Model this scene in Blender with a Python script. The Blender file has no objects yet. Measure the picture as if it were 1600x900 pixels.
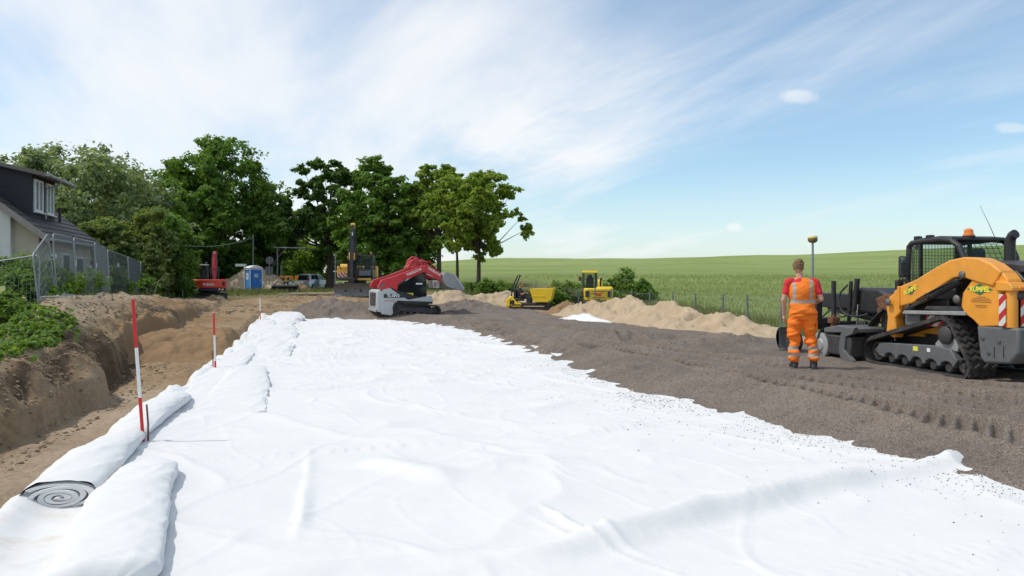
import bpy, bmesh, math, random
import numpy as np
from mathutils import Vector, Matrix, Quaternion

# ------------------------------------------------------------------ camera, world, sun, exposure
S = bpy.context.scene
COL = S.collection
CAM_H = 1.75
cam_d = bpy.data.cameras.new('camera'); cam = bpy.data.objects.new('camera', cam_d); COL.objects.link(cam)
cam_d.sensor_width = 36.0; cam_d.lens = 36.0 * 1150 / 1600
cam_d.shift_y = -20 / 1600
cam_d.clip_start = 0.1; cam_d.clip_end = 6000
cam.location = (0, 0, CAM_H); cam.rotation_euler = (math.pi / 2, 0, 0)
S.camera = cam
S.view_settings.view_transform = 'Standard'; S.view_settings.look = 'None'
S.view_settings.exposure = -0.38; S.view_settings.gamma = 1.0
S.render.engine = 'CYCLES'
S.cycles.max_bounces = 8; S.cycles.diffuse_bounces = 4; S.cycles.transmission_bounces = 6; S.cycles.transparent_max_bounces = 8

SUN_DIR = Vector((-0.985, -0.06, 0)).normalized() * math.cos(math.radians(57)) + Vector((0, 0, math.sin(math.radians(57))))
sun_d = bpy.data.lights.new('sun', 'SUN'); sun_d.energy = 3.15; sun_d.angle = math.radians(0.53); sun_d.color = (1.0, 0.955, 0.89)
sun = bpy.data.objects.new('sun', sun_d); COL.objects.link(sun)
sun.rotation_euler = SUN_DIR.to_track_quat('Z', 'Y').to_euler()

W = bpy.data.worlds.new("World"); S.world = W; W.use_nodes = True
nt = W.node_tree; nt.nodes.clear()
def nd(t, kind, **kw):
    n = t.nodes.new(kind)
    for k, v in kw.items(): setattr(n, k, v)
    return n
def build_world():
    L = nt.links.new
    out = nd(nt, 'ShaderNodeOutputWorld'); bg = nd(nt, 'ShaderNodeBackground'); bg.inputs[1].default_value = 0.15
    sky = nd(nt, 'ShaderNodeTexSky', sky_type='NISHITA'); sky.sun_disc = False
    sky.sun_elevation = math.radians(57); sky.sun_rotation = math.atan2(SUN_DIR.x, SUN_DIR.y)
    sky.air_density = 1.0; sky.dust_density = 0.7; sky.ozone_density = 2.0
    tc = nd(nt, 'ShaderNodeTexCoord'); sep = nd(nt, 'ShaderNodeSeparateXYZ'); L(tc.outputs['Generated'], sep.inputs[0])
    def mth(op, a, b=None, c=None, clamp=False):
        n = nd(nt, 'ShaderNodeMath', operation=op); n.use_clamp = clamp
        for i, q in enumerate((a, b, c)):
            if q is None: continue
            if isinstance(q, (int, float)): n.inputs[i].default_value = q
            else: L(q, n.inputs[i])
        return n.outputs[0]
    x, y, z = sep.outputs
    zz = mth('ADD', mth('MAXIMUM', z, 0.0), 0.12)
    cx = mth('DIVIDE', x, zz); cy = mth('DIVIDE', y, zz)
    cmb = nd(nt, 'ShaderNodeCombineXYZ'); L(cx, cmb.inputs[0]); L(cy, cmb.inputs[1])
    def noise(scale, rot, sc, detail, rough, dist, off=(0, 0, 0)):
        mp = nd(nt, 'ShaderNodeMapping', vector_type='TEXTURE'); L(cmb.outputs[0], mp.inputs[0])
        mp.inputs['Rotation'].default_value = (0, 0, rot); mp.inputs['Scale'].default_value = sc; mp.inputs['Location'].default_value = off
        n = nd(nt, 'ShaderNodeTexNoise'); L(mp.outputs[0], n.inputs['Vector'])
        n.inputs['Scale'].default_value = scale; n.inputs['Detail'].default_value = detail; n.inputs['Roughness'].default_value = rough; n.inputs['Distortion'].default_value = dist
        return n.outputs[0]
    def ramp(v, a, b):
        m = nd(nt, 'ShaderNodeMapRange', interpolation_type='SMOOTHSTEP'); L(v, m.inputs[0]); m.inputs[1].default_value = a; m.inputs[2].default_value = b
        return m.outputs[0]
    # thin cirrus drawn out into streaks, thicker towards the west of the view
    n1 = noise(0.9, -1.20, (2.2, 0.85, 1), 7, 0.55, 0.5, (3.1, 0.9, 0))
    n2 = noise(2.3, -1.05, (2.8, 0.8, 1), 8, 0.60, 0.8, (0.3, 5.2, 0))
    n3 = noise(0.42, 0.1, (1, 1, 1), 3, 0.5, 0.2, (7.3, 2.2, 0))
    west = ramp(mth('MULTIPLY', x, -1.0), -0.50, 0.45)
    base = mth('MULTIPLY_ADD', west, 0.30, mth('MULTIPLY_ADD', n2, 0.15, n1))
    base = mth('MULTIPLY_ADD', n3, 0.22, base)
    veil = ramp(base, 0.60, 1.18)
    low = ramp(z, 0.22, 0.0)
    # main streak fanning up to the right
    sx = mth('MULTIPLY_ADD', x, 1.0, mth('MULTIPLY', z, -2.2))
    band = mth('MULTIPLY', ramp(sx, -0.62, -0.36), ramp(sx, -0.06, -0.26))
    veil = mth('MULTIPLY_ADD', mth('MULTIPLY', band, ramp(mth('ADD', n1, mth('MULTIPLY', n2, .5)), 0.50, 0.98)), 0.50, veil)
    veil = mth('MAXIMUM', mth('MULTIPLY_ADD', veil, 0.82, 0.13), mth('MULTIPLY', low, 0.46))
    # two little cumulus puffs low on the right
    def puff(px, py, pz, r, sq):
        dx = mth('SUBTRACT', mth('DIVIDE', x, y), px); dz = mth('MULTIPLY', mth('SUBTRACT', mth('DIVIDE', z, y), pz), sq)
        d = mth('SQRT', mth('ADD', mth('MULTIPLY', dx, dx), mth('MULTIPLY', dz, dz)))
        d = mth('ADD', d, mth('MULTIPLY', mth('SUBTRACT', nfine, 0.5), r * 1.1))
        return mth('MULTIPLY', ramp(d, r, r * .35), mth('GREATER_THAN', y, 0.05))
    fn = nd(nt, 'ShaderNodeTexNoise'); L(tc.outputs['Generated'], fn.inputs['Vector']); fn.inputs['Scale'].default_value = 30; fn.inputs['Detail'].default_value = 5
    nfine = fn.outputs[0]
    for a in ((0.390, 0, 0.242, 0.030, 2.2), (0.302, 0, 0.065, 0.015, 1.8), (0.68, 0, 0.20, 0.030, 3.0)):
        veil = mth('MULTIPLY_ADD', puff(*a), 0.34, veil)
    veil = mth('MINIMUM', veil, 0.93)
    mx = nd(nt, 'ShaderNodeMix', data_type='RGBA'); L(veil, mx.inputs[0])
    tint = nd(nt, 'ShaderNodeMix', data_type='RGBA', blend_type='MULTIPLY'); tint.inputs[0].default_value = 1.0
    L(sky.outputs[0], tint.inputs[6]); tint.inputs[7].default_value = (1.08, 1.36, 1.40, 1)
    L(tint.outputs[2], mx.inputs[6]); mx.inputs[7].default_value = (8.4, 8.5, 8.65, 1)
    L(mx.outputs[2], bg.inputs[0]); L(bg.outputs[0], out.inputs[0])
build_world()

# ------------------------------------------------------------------ helpers
R = math.radians
def at(px, py, Y):                       # a point of the place from where it sits in the survey picture and its distance
    return Vector(((px - 800) / 1150 * Y, Y, CAM_H - (py - 430) / 1150 * Y))
def tag(o, label=None, cat=None, group=None, kind=None):
    if label: o['label'] = label
    if cat: o['category'] = cat
    if group: o['group'] = group
    if kind: o['kind'] = kind
    return o
def empty(name, loc=(0, 0, 0), rz=0.0, label=None, cat=None, group=None):
    o = bpy.data.objects.new(name, None); COL.objects.link(o); o.empty_display_size = .2
    o.location = loc; o.rotation_euler = (0, 0, rz)
    return tag(o, label, cat, group)
def copy_tree(o, parent=None):
    c = o.copy(); COL.objects.link(c); c.parent = parent
    for ch in list(o.children): copy_tree(ch, c)
    return c

def mesh_obj(name, v, f, mats, parent=None, smooth=None, mi=None):
    me = bpy.data.meshes.new(name)
    me.from_pydata([tuple(p) for p in v], [], [tuple(q) for q in f]); me.update()
    if not isinstance(mats, (list, tuple)): mats = [mats]
    for m in mats: me.materials.append(m)
    if mi is not None: me.polygons.foreach_set('material_index', np.array(mi, dtype=np.int32))
    if smooth is not None:
        me.polygons.foreach_set('use_smooth', [True] * len(me.polygons))
        if smooth < 180: me.set_sharp_from_angle(angle=R(smooth))
    o = bpy.data.objects.new(name, me); COL.objects.link(o)
    if parent is not None: o.parent = parent
    return o
def fast_mesh(name, co, quads, mat, parent=None, smooth=True, attrs=None):
    me = bpy.data.meshes.new(name); n = len(co); k = quads.shape[1]
    me.vertices.add(n); me.vertices.foreach_set('co', np.asarray(co, dtype=np.float32).ravel())
    me.loops.add(quads.size); me.loops.foreach_set('vertex_index', quads.astype(np.int32).ravel())
    me.polygons.add(len(quads)); me.polygons.foreach_set('loop_start', np.arange(0, quads.size, k, dtype=np.int32))
    me.polygons.foreach_set('use_smooth', np.full(len(quads), smooth))
    me.update(calc_edges=True); me.validate()
    for kname, arr in (attrs or {}).items():
        a = me.attributes.new(kname, 'FLOAT', 'POINT'); a.data.foreach_set('value', np.asarray(arr, dtype=np.float32).ravel())
    me.materials.append(mat)
    o = bpy.data.objects.new(name, me); COL.objects.link(o)
    if parent is not None: o.parent = parent
    return o
def grid_mesh(name, X, Y, Z, mat, parent=None, attrs=None):
    r, c = X.shape
    idx = np.arange(r * c).reshape(r, c)
    q = np.stack([idx[:-1, :-1], idx[:-1, 1:], idx[1:, 1:], idx[1:, :-1]], -1).reshape(-1, 4)
    return fast_mesh(name, np.stack([X, Y, Z], -1).reshape(-1, 3), q, mat, parent, True, attrs)

def vnoise(x, y, seed=0):
    x = np.asarray(x, dtype=np.float64); y = np.asarray(y, dtype=np.float64)
    xi = np.floor(x).astype(np.int64); yi = np.floor(y).astype(np.int64); fx = x - xi; fy = y - yi
    def h(a, b):
        n = (a * 374761393 + b * 668265263 + seed * 974711) & 0x7fffffff
        n = ((n ^ (n >> 13)) * 1274126177) & 0x7fffffff
        return ((n ^ (n >> 16)) & 0xffff) / 65535.0 * 2 - 1
    u = fx * fx * fx * (fx * (fx * 6 - 15) + 10); w = fy * fy * fy * (fy * (fy * 6 - 15) + 10)
    a = h(xi, yi); b = h(xi + 1, yi); c = h(xi, yi + 1); d = h(xi + 1, yi + 1)
    return (a * (1 - u) + b * u) * (1 - w) + (c * (1 - u) + d * u) * w
def fbm(x, y, oct=4, seed=0, gain=.5):
    s = 0; a = 1.0; t = 0
    for i in range(oct):
        s = s + a * vnoise(x * 2 ** i + 17.3 * i, y * 2 ** i + 9.1 * i, seed + i); t += a; a *= gain
    return s / t
def sstep(v, a, b):
    t = np.clip((np.asarray(v, dtype=np.float64) - a) / (b - a), 0, 1); return t * t * (3 - 2 * t)
def curve(pts):
    a = np.array(pts, dtype=np.float64)
    return lambda y: np.interp(y, a[:, 0], a[:, 1])

class MB:
    """collects simple solids into one mesh"""
    def __init__(s): s.v = []; s.f = []; s.m = []; s.cur = 0
    def add(s, v, f):
        b = len(s.v); s.v += [tuple(p) for p in v]; s.f += [tuple(i + b for i in q) for q in f]; s.m += [s.cur] * len(f); return s
    def mat(s, i): s.cur = i; return s
    def box(s, cx, cy, cz, sx, sy, sz, rot=None):
        v = [Vector((a * sx / 2, b * sy / 2, c * sz / 2)) for a in (-1, 1) for b in (-1, 1) for c in (-1, 1)]
        if rot is not None: v = [rot @ p for p in v]
        v = [p + Vector((cx, cy, cz)) for p in v]
        return s.add(v, [(0, 1, 3, 2), (4, 6, 7, 5), (0, 4, 5, 1), (2, 3, 7, 6), (0, 2, 6, 4), (1, 5, 7, 3)])
    def prism(s, prof, y0, y1, ax='y'):
        n = len(prof)
        def P(a, b, t):
            return (a, t, b) if ax == 'y' else ((t, a, b) if ax == 'x' else (a, b, t))
        v = [P(a, b, y0) for a, b in prof] + [P(a, b, y1) for a, b in prof]
        f = [tuple(range(n)), tuple(range(2 * n - 1, n - 1, -1))] + [(i, i + n, (i + 1) % n + n, (i + 1) % n) for i in range(n)]
        ar = sum(prof[i][0] * prof[(i + 1) % n][1] - prof[(i + 1) % n][0] * prof[i][1] for i in range(n))
        flip = (ar * (y1 - y0) > 0)
        if ax != 'y': flip = not flip
        if not flip: f = [q[::-1] for q in f]
        return s.add(v, f)
    def tube(s, pts, r, n=10, cap=True):
        pts = [Vector(p) for p in pts]; m = len(pts)
        rr = r if isinstance(r, (list, tuple)) else [r] * m
        v = []; f = []; prev = None
        for i, p in enumerate(pts):
            t = ((pts[min(i + 1, m - 1)] - pts[max(i - 1, 0)])).normalized()
            if prev is None:
                a = t.orthogonal().normalized()
            else:
                a = prev - t * prev.dot(t)
                a = a.normalized() if a.length > 1e-6 else t.orthogonal().normalized()
            prev = a; b = t.cross(a)
            for k in range(n):
                q = 2 * math.pi * k / n
                v.append(p + (a * math.cos(q) + b * math.sin(q)) * rr[i])
        for i in range(m - 1):
            for k in range(n):
                k2 = (k + 1) % n; f.append((i * n + k, i * n + k2, (i + 1) * n + k2, (i + 1) * n + k))
        if cap: f.append(tuple(range(n - 1, -1, -1))); f.append(tuple(range((m - 1) * n, m * n)))
        return s.add(v, f)
    def cyl(s, p0, p1, r, r1=None, n=18):
        return s.tube([p0, p1], [r, r if r1 is None else r1], n)
    def lathe(s, prof, c=(0, 0, 0), ax='z', n=20):
        v = []; f = []; m = len(prof)
        for r, h in prof:
            for k in range(n):
                q = 2 * math.pi * k / n; a = r * math.cos(q); b = r * math.sin(q)
                p = (a, b, h) if ax == 'z' else ((a, h, -b) if ax == 'y' else (h, a, b))
                v.append((p[0] + c[0], p[1] + c[1], p[2] + c[2]))
        for i in range(m - 1):
            for k in range(n):
                k2 = (k + 1) % n; f.append((i * n + k, i * n + k2, (i + 1) * n + k2, (i + 1) * n + k))
        f.append(tuple(range(n - 1, -1, -1))); f.append(tuple(range((m - 1) * n, m * n)))
        return s.add(v, f)
    def ball(s, c, r, sc=(1, 1, 1), n=12):
        prof = [(max(1e-4, math.sin(math.pi * i / n)) * r, -math.cos(math.pi * i / n) * r) for i in range(n + 1)]
        b = len(s.v); s.lathe(prof, (0, 0, 0), 'z', n + 4)
        for i in range(b, len(s.v)):
            p = s.v[i]; s.v[i] = (p[0] * sc[0] + c[0], p[1] * sc[1] + c[1], p[2] * sc[2] + c[2])
        return s
    def sheet(s, poly, thick):          # a flat polygon of 3-D points with real thickness
        P = [Vector(p) for p in poly]; nn = (P[1] - P[0]).cross(P[2] - P[0]).normalized() * thick; n = len(P)
        v = P + [p + nn for p in P]
        f = [tuple(range(n - 1, -1, -1)), tuple(range(n, 2 * n))] + [(i, (i + 1) % n, (i + 1) % n + n, i + n) for i in range(n)]
        return s.add(v, f)
    def build(s, name, mats, parent=None, bevel=0.0, smooth=35, seg=2):
        o = mesh_obj(name, s.v, s.f, mats, parent, smooth, s.m)
        if bevel > 0:
            b = o.modifiers.new('bevel', 'BEVEL'); b.width = bevel; b.segments = seg; b.limit_method = 'ANGLE'; b.angle_limit = R(40); b.harden_normals = False
        return o

def text_mesh(name, body, size, mat, parent, mw, thick=0.003, bold=0.0, shear=0.0):
    """writing as real raised letters; mw is the 4x4 that puts the text plane (x right, y up) on its surface"""
    c = bpy.data.curves.new(name, 'FONT'); c.body = body; c.size = size; c.align_x = 'CENTER'; c.align_y = 'CENTER'
    c.extrude = thick; c.offset = bold; c.shear = shear; c.resolution_u = 3
    t = bpy.data.objects.new(name, c); COL.objects.link(t)
    bpy.context.view_layer.update()
    me = bpy.data.meshes.new_from_object(t.evaluated_get(bpy.context.evaluated_depsgraph_get()))
    bpy.data.objects.remove(t); me.name = name
    me.transform(mw); me.materials.clear(); me.materials.append(mat)
    o = bpy.data.objects.new(name, me); COL.objects.link(o); o.parent = parent
    return o
def plane_frame(o, xdir, ydir):
    x = Vector(xdir).normalized(); y = Vector(ydir).normalized(); z = x.cross(y).normalized(); y = z.cross(x)
    m = Matrix(((x.x, y.x, z.x, o[0]), (x.y, y.y, z.y, o[1]), (x.z, y.z, z.z, o[2]), (0, 0, 0, 1)))
    return m

# ------------------------------------------------------------------ materials
def c4(c): return (c[0], c[1], c[2], 1.0)
def M(name, col, rough=.6, metal=0.0, var=.12, scale=6.0, bump=0.0, bscale=60.0, dirt=None, dirt_col=(.20, .16, .12), spec=.5, coat=0.0):
    m = bpy.data.materials.new(name); m.use_nodes = True; t = m.node_tree; L = t.links.new
    p = t.nodes['Principled BSDF']; p.inputs['Roughness'].default_value = rough; p.inputs['Metallic'].default_value = metal
    p.inputs['Specular IOR Level'].default_value = spec; p.inputs['Coat Weight'].default_value = coat
    tc = nd(t, 'ShaderNodeTexCoord')
    n = nd(t, 'ShaderNodeTexNoise'); n.inputs['Scale'].default_value = scale; n.inputs['Detail'].default_value = 6; n.inputs['Roughness'].default_value = .6
    L(tc.outputs['Object'], n.inputs['Vector'])
    mx = nd(t, 'ShaderNodeMix', data_type='RGBA'); mr = nd(t, 'ShaderNodeMapRange'); mr.inputs[1].default_value = .3; mr.inputs[2].default_value = .7
    L(n.outputs[0], mr.inputs[0]); L(mr.outputs[0], mx.inputs[0])
    mx.inputs[6].default_value = c4([q * (1 - var) for q in col]); mx.inputs[7].default_value = c4([min(1, q * (1 + var)) for q in col])
    o = mx.outputs[2]
    if dirt:
        n2 = nd(t, 'ShaderNodeTexNoise'); n2.inputs['Scale'].default_value = scale * .6; n2.inputs['Detail'].default_value = 9; n2.inputs['Roughness'].default_value = .7
        L(tc.outputs['Object'], n2.inputs['Vector'])
        r2 = nd(t, 'ShaderNodeMapRange'); r2.inputs[1].default_value = .62 - dirt * .3; r2.inputs[2].default_value = .95 - dirt * .3; r2.inputs[4].default_value = min(1, dirt * 1.6)
        L(n2.outputs[0], r2.inputs[0])
        m2 = nd(t, 'ShaderNodeMix', data_type='RGBA'); L(r2.outputs[0], m2.inputs[0]); L(o, m2.inputs[6]); m2.inputs[7].default_value = c4(dirt_col); o = m2.outputs[2]
        rr = nd(t, 'ShaderNodeMapRange'); L(r2.outputs[0], rr.inputs[0]); rr.inputs[3].default_value = rough; rr.inputs[4].default_value = .9
        L(rr.outputs[0], p.inputs['Roughness'])
    L(o, p.inputs['Base Color'])
    if bump:
        b = nd(t, 'ShaderNodeTexNoise'); b.inputs['Scale'].default_value = bscale; b.inputs['Detail'].default_value = 4
        L(tc.outputs['Object'], b.inputs['Vector'])
        bp = nd(t, 'ShaderNodeBump'); bp.inputs['Strength'].default_value = bump; bp.inputs['Distance'].default_value = .02
        L(b.outputs[0], bp.inputs['Height']); L(bp.outputs[0], p.inputs['Normal'])
    return m
def leaf_mat(name, c1, c2, trans=.48, rough=.55):
    m = bpy.data.materials.new(name); m.use_nodes = True; t = m.node_tree; L = t.links.new
    p = t.nodes['Principled BSDF']; p.inputs['Roughness'].default_value = rough; p.inputs['Specular IOR Level'].default_value = .3
    g = nd(t, 'ShaderNodeNewGeometry'); tc = nd(t, 'ShaderNodeTexCoord')
    n = nd(t, 'ShaderNodeTexNoise'); n.inputs['Scale'].default_value = .55; n.inputs['Detail'].default_value = 3; L(tc.outputs['Object'], n.inputs['Vector'])
    a = nd(t, 'ShaderNodeMath', operation='MULTIPLY_ADD'); L(g.outputs['Random Per Island'], a.inputs[0]); a.inputs[1].default_value = .6
    b = nd(t, 'ShaderNodeMapRange'); L(n.outputs[0], b.inputs[0]); b.inputs[1].default_value = .3; b.inputs[2].default_value = .7; b.inputs[4].default_value = .4
    L(b.outputs[0], a.inputs[2])
    mx = nd(t, 'ShaderNodeMix', data_type='RGBA'); L(a.outputs[0], mx.inputs[0]); mx.inputs[6].default_value = c4(c1); mx.inputs[7].default_value = c4(c2)
    L(mx.outputs[2], p.inputs['Base Color'])
    tr = nd(t, 'ShaderNodeBsdfTranslucent')
    hs = nd(t, 'ShaderNodeMix', data_type='RGBA', blend_type='MULTIPLY'); hs.inputs[0].default_value = 1; L(mx.outputs[2], hs.inputs[6]); hs.inputs[7].default_value = (1.25, 1.2, .55, 1)
    L(hs.outputs[2], tr.inputs[0])
    ms = nd(t, 'ShaderNodeMixShader'); ms.inputs[0].default_value = trans
    L(p.outputs[0], ms.inputs[1]); L(tr.outputs[0], ms.inputs[2]); L(ms.outputs[0], t.nodes['Material Output'].inputs[0])
    return m
def glass_mat(name, col=(.03, .045, .045), alpha=.10):
    m = bpy.data.materials.new(name); m.use_nodes = True; t = m.node_tree; L = t.links.new
    p = t.nodes['Principled BSDF']; p.inputs['Base Color'].default_value = c4(col); p.inputs['Roughness'].default_value = .06; p.inputs['Specular IOR Level'].default_value = .8
    tr = nd(t, 'ShaderNodeBsdfTransparent'); tr.inputs[0].default_value = (.93, .97, .96, 1)
    ms = nd(t, 'ShaderNodeMixShader'); ms.inputs[0].default_value = alpha
    L(tr.outputs[0], ms.inputs[1]); L(p.outputs[0], ms.inputs[2]); L(ms.outputs[0], t.nodes['Material Output'].inputs[0])
    return m
def stripe_mat(name, ca, cb, axis, width, slant=0.0, rough=.5, off=0.0):
    """bands of two paints; axis 0/1/2 in object space, slant adds the z share for diagonal hazard bars"""
    m = bpy.data.materials.new(name); m.use_nodes = True; t = m.node_tree; L = t.links.new
    p = t.nodes['Principled BSDF']; p.inputs['Roughness'].default_value = rough
    tc = nd(t, 'ShaderNodeTexCoord'); sp = nd(t, 'ShaderNodeSeparateXYZ'); L(tc.outputs['Object'], sp.inputs[0])
    a = nd(t, 'ShaderNodeMath', operation='MULTIPLY_ADD'); L(sp.outputs[2], a.inputs[0]); a.inputs[1].default_value = slant if axis != 2 else 0; L(sp.outputs[axis], a.inputs[2])
    b = nd(t, 'ShaderNodeMath', operation='MULTIPLY_ADD'); L(a.outputs[0], b.inputs[0]); b.inputs[1].default_value = 1 / (2 * width); b.inputs[2].default_value = off
    fr = nd(t, 'ShaderNodeMath', operation='FRACT'); L(b.outputs[0], fr.inputs[0])
    gt = nd(t, 'ShaderNodeMath', operation='GREATER_THAN'); L(fr.outputs[0], gt.inputs[0]); gt.inputs[1].default_value = .5
    n = nd(t, 'ShaderNodeTexNoise'); n.inputs['Scale'].default_value = 9; n.inputs['Detail'].default_value = 6; L(tc.outputs['Object'], n.inputs['Vector'])
    mx = nd(t, 'ShaderNodeMix', data_type='RGBA'); L(gt.outputs[0], mx.inputs[0]); mx.inputs[6].default_value = c4(ca); mx.inputs[7].default_value = c4(cb)
    m2 = nd(t, 'ShaderNodeMix', data_type='RGBA', blend_type='MULTIPLY'); m2.inputs[0].default_value = .35; L(mx.outputs[2], m2.inputs[6]); L(n.outputs[1], m2.inputs[7])
    L(m2.outputs[2], p.inputs['Base Color'])
    return m

MAT = dict(
    black=M('black_paint', (.022, .023, .025), .45, var=.25, scale=5, dirt=.35, dirt_col=(.10, .09, .08)),
    rubber=M('rubber', (.035, .033, .032), .85, var=.3, scale=9, bump=.3, dirt=.5, dirt_col=(.13, .11, .10)),
    steel=M('worn_steel', (.16, .16, .16), .5, .6, var=.25, scale=7, dirt=.4, dirt_col=(.16, .12, .09)),
    dark_steel=M('dark_steel', (.06, .06, .062), .55, .3, var=.25, scale=7, dirt=.4, dirt_col=(.12, .10, .085)),
    chrome=M('chrome', (.7, .7, .72), .15, 1.0, var=.05),
    galv=M('galvanised', (.26, .28, .30), .5, .55, var=.18, scale=14),
    orange=M('orange_machine_paint', (.80, .33, .035), .42, var=.10, scale=3, dirt=.32, dirt_col=(.40, .22, .08), coat=.2),
    yellow=M('yellow_machine_paint', (.86, .58, .02), .4, var=.06, scale=3, dirt=.22, dirt_col=(.40, .28, .10)),
    amber=M('amber_machine_paint', (.80, .45, .06), .4, var=.08, scale=3, dirt=.3, dirt_col=(.30, .22, .12)),
    red=M('red_machine_paint', (.52, .025, .03), .38, var=.08, scale=3, dirt=.22, dirt_col=(.30, .12, .09), coat=.2),
    redo=M('orange_red_machine_paint', (.72, .045, .012), .35, var=.06, scale=3, dirt=.15, dirt_col=(.35, .14, .08), coat=.3),
    white=M('white_machine_paint', (.43, .45, .46), .4, var=.05, scale=3, dirt=.25, dirt_col=(.38, .34, .29)),
    white_clean=M('white_paint', (.78, .78, .77), .5, var=.04),
    grey=M('grey_paint', (.12, .125, .13), .5, var=.15, dirt=.35, dirt_col=(.15, .13, .11)),
    lgrey=M('light_grey_paint', (.30, .31, .31), .5, var=.12, dirt=.35, dirt_col=(.22, .18, .14)),
    glass=glass_mat('cab_glass'),
    dglass=glass_mat('dark_glass', (.015, .02, .022), .85),
    beacon=M('amber_lens', (.85, .22, .01), .25, var=.1, coat=.5),
    rust=M('rusty_iron', (.16, .07, .035), .85, var=.4, scale=14, bump=.4),
    redpaint=M('signal_red', (.62, .02, .025), .5, var=.1),
    wood=M('weathered_wood', (.42, .32, .20), .8, var=.25, scale=5, bump=.2),
    concrete=M('concrete', (.36, .33, .30), .9, var=.15, scale=8, bump=.3),
)
# ------------------------------------------------------------------ the lie of the land (metres, camera at the origin looking along +Y)
xL = curve([(-4, -1.5), (3, -3.1), (5.44, -3.78), (7.74, -4.4), (10.3, -5.0), (13.4, -5.7), (20, -7.4), (28.7, -10.0), (34, -11.6)])      # left edge of the roadbed
xG = curve([(-4, 11.5), (3, 6.0), (6.0, 4.25), (8.75, 2.9), (10.3, 2.15), (12.6, 1.42), (15.5, .67), (20, -.7), (25.2, -2.4), (34, -5.6)])    # where the gravel starts
xT = curve([(-4, -4.6), (5, -5.7), (9.6, -6.7), (12.3, -7.3), (15.2, -7.9), (20, -9.3), (30, -12.6), (38, -15), (120, -45)])                # toe of the bank
zC = curve([(0, .1), (5, .2), (9, .28), (11, .36), (13, .52), (15, .86), (17, 1.08), (19, 1.12), (22, 1.02), (30, .72), (38, .35), (45, .15), (60, .2)])   # crest of the bank
zGard = curve([(0, .1), (10, .2), (16, .35), (19, .5), (22, .85), (30, .75), (43, .4), (60, .25), (200, .3)])
zFloor = curve([(0, -.55), (13, -.5), (14.8, -.48), (15.6, -.40), (17.2, -.02), (19, .10), (24, .18), (30, .16), (45, .0), (55, .42), (65, .28), (90, .1), (300, .3)])
xF = lambda y: 6.83 - .16 * (np.asarray(y, dtype=np.float64) - 18.7)                                                                         # field fence
zRight = curve([(0, -.1), (18, -.2), (26, -.3), (34, -.3), (43, -.42), (50, -.3), (58, .2), (66, .3), (300, .3)])
def ground_h(x, y):
    x = np.asarray(x, dtype=np.float64); y = np.asarray(y, dtype=np.float64)
    n1 = fbm(x * .7, y * .7, 4, 3); n2 = fbm(x * 2.6, y * 2.6, 4, 9)
    toe = xT(y) + .35 * vnoise(y * .55, y * 0 + 2, 5) + .12 * vnoise(y * 2.1, y * 0 + 4, 6)
    w = np.interp(y, [0, 8, 12, 18, 40], [.5, .5, .8, 1.9, 2.2])
    s = toe - x
    fl = zFloor(y) + .03 * n2 + .05 * n1
    # sandy ramp the digger left in the trench
    fl = fl + .12 * np.exp(-((x + 8.2) / 1.5) ** 2 - ((y - 18.6) / 2.6) ** 2) * (1 + .25 * n2)
    face = np.clip(s / w, 0, 1); cut = .46 + .10 * vnoise(y * .9, y * 0 + 7, 23); prof = cut * sstep(face, -.03, .13) + (1 - cut) * (.65 * np.clip((face - .11) / .80, 0, 1) + .35 * sstep(face, .1, .98)); prof = np.clip(prof, 0, 1)
    prof = prof * sstep(s, -.02, .10)
    crest = zC(y) + .16 * n1 + .05 * n2
    back = zGard(y) + .05 * n1
    left = np.where(s > 0, fl * (1 - prof) + crest * prof, fl)
    gully = vnoise(y * 1.7 + .6 * s, s * .35, 21) * .11 * np.exp(-((face - .55) / .33) ** 2) * (s > 0)
    onb = sstep(s, .02, .3) * sstep(s, w + 1.6, w + .6)
    rid = 1 - np.abs(vnoise((y + .7 * s) * 2.6, s * .7, 25)) * 2; clod = np.abs(vnoise(x * 5.5, y * 5.5, 26)) * .9 + np.abs(vnoise(x * 11, y * 11, 27)) * .5 + np.maximum(vnoise(x * 2.7, y * 2.7, 28), 0)
    left = left + gully + onb * (.06 * n2 + .07 * rid * np.exp(-((face - .45) / .4) ** 2) + .07 * clod)
    left = left + .018 * np.abs(vnoise(x * 6, y * 6, 29)) * sstep(-s, 0, .4)
    left = left + (back - crest) * sstep(s, w + .15, w + 1.5 + .8 * sstep(y, 19, 22))
    bed = -.06 + 0 * x
    far = sstep(y, 29, 36)
    rough = .09 * n1 + .04 * n2
    mid = bed * (1 - far) + (zFloor(y) + rough) * far
    right = zRight(y) + .04 * n1
    z = np.where(x < xL(y) + .12, left, mid)
    e = sstep(x - (xL(y)), -.16, .14); z = np.where((x > xL(y) - .2) & (x < xL(y) + .16), left * (1 - e) + mid * e, z)
    z = np.where(y > 30, np.where(s > -1.5, left, left * (1 - sstep(-s, 1.5, 4)) + mid * sstep(-s, 1.5, 4)), z)
    rr = sstep(x - xF(y), -2.2, -.6)
    z = z * (1 - rr) + right * rr
    # sandy earth pushed up round the far edge of the works
    for (px, py, r, h) in ((-4.6, 36, 2.6, .55), (-1.6, 38, 2.4, .5), (-15.5, 44, 3.0, .25), (-11, 47, 4.0, .18), (.4, 41, 2.5, .2)):
        z = z + h * np.exp(-((x - px) / r) ** 2 - ((y - py) / (r * .7)) ** 2) * (1 + .3 * n2)
    return z
def gz(x, y): return float(ground_h(np.array([x]), np.array([y]))[0])

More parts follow.
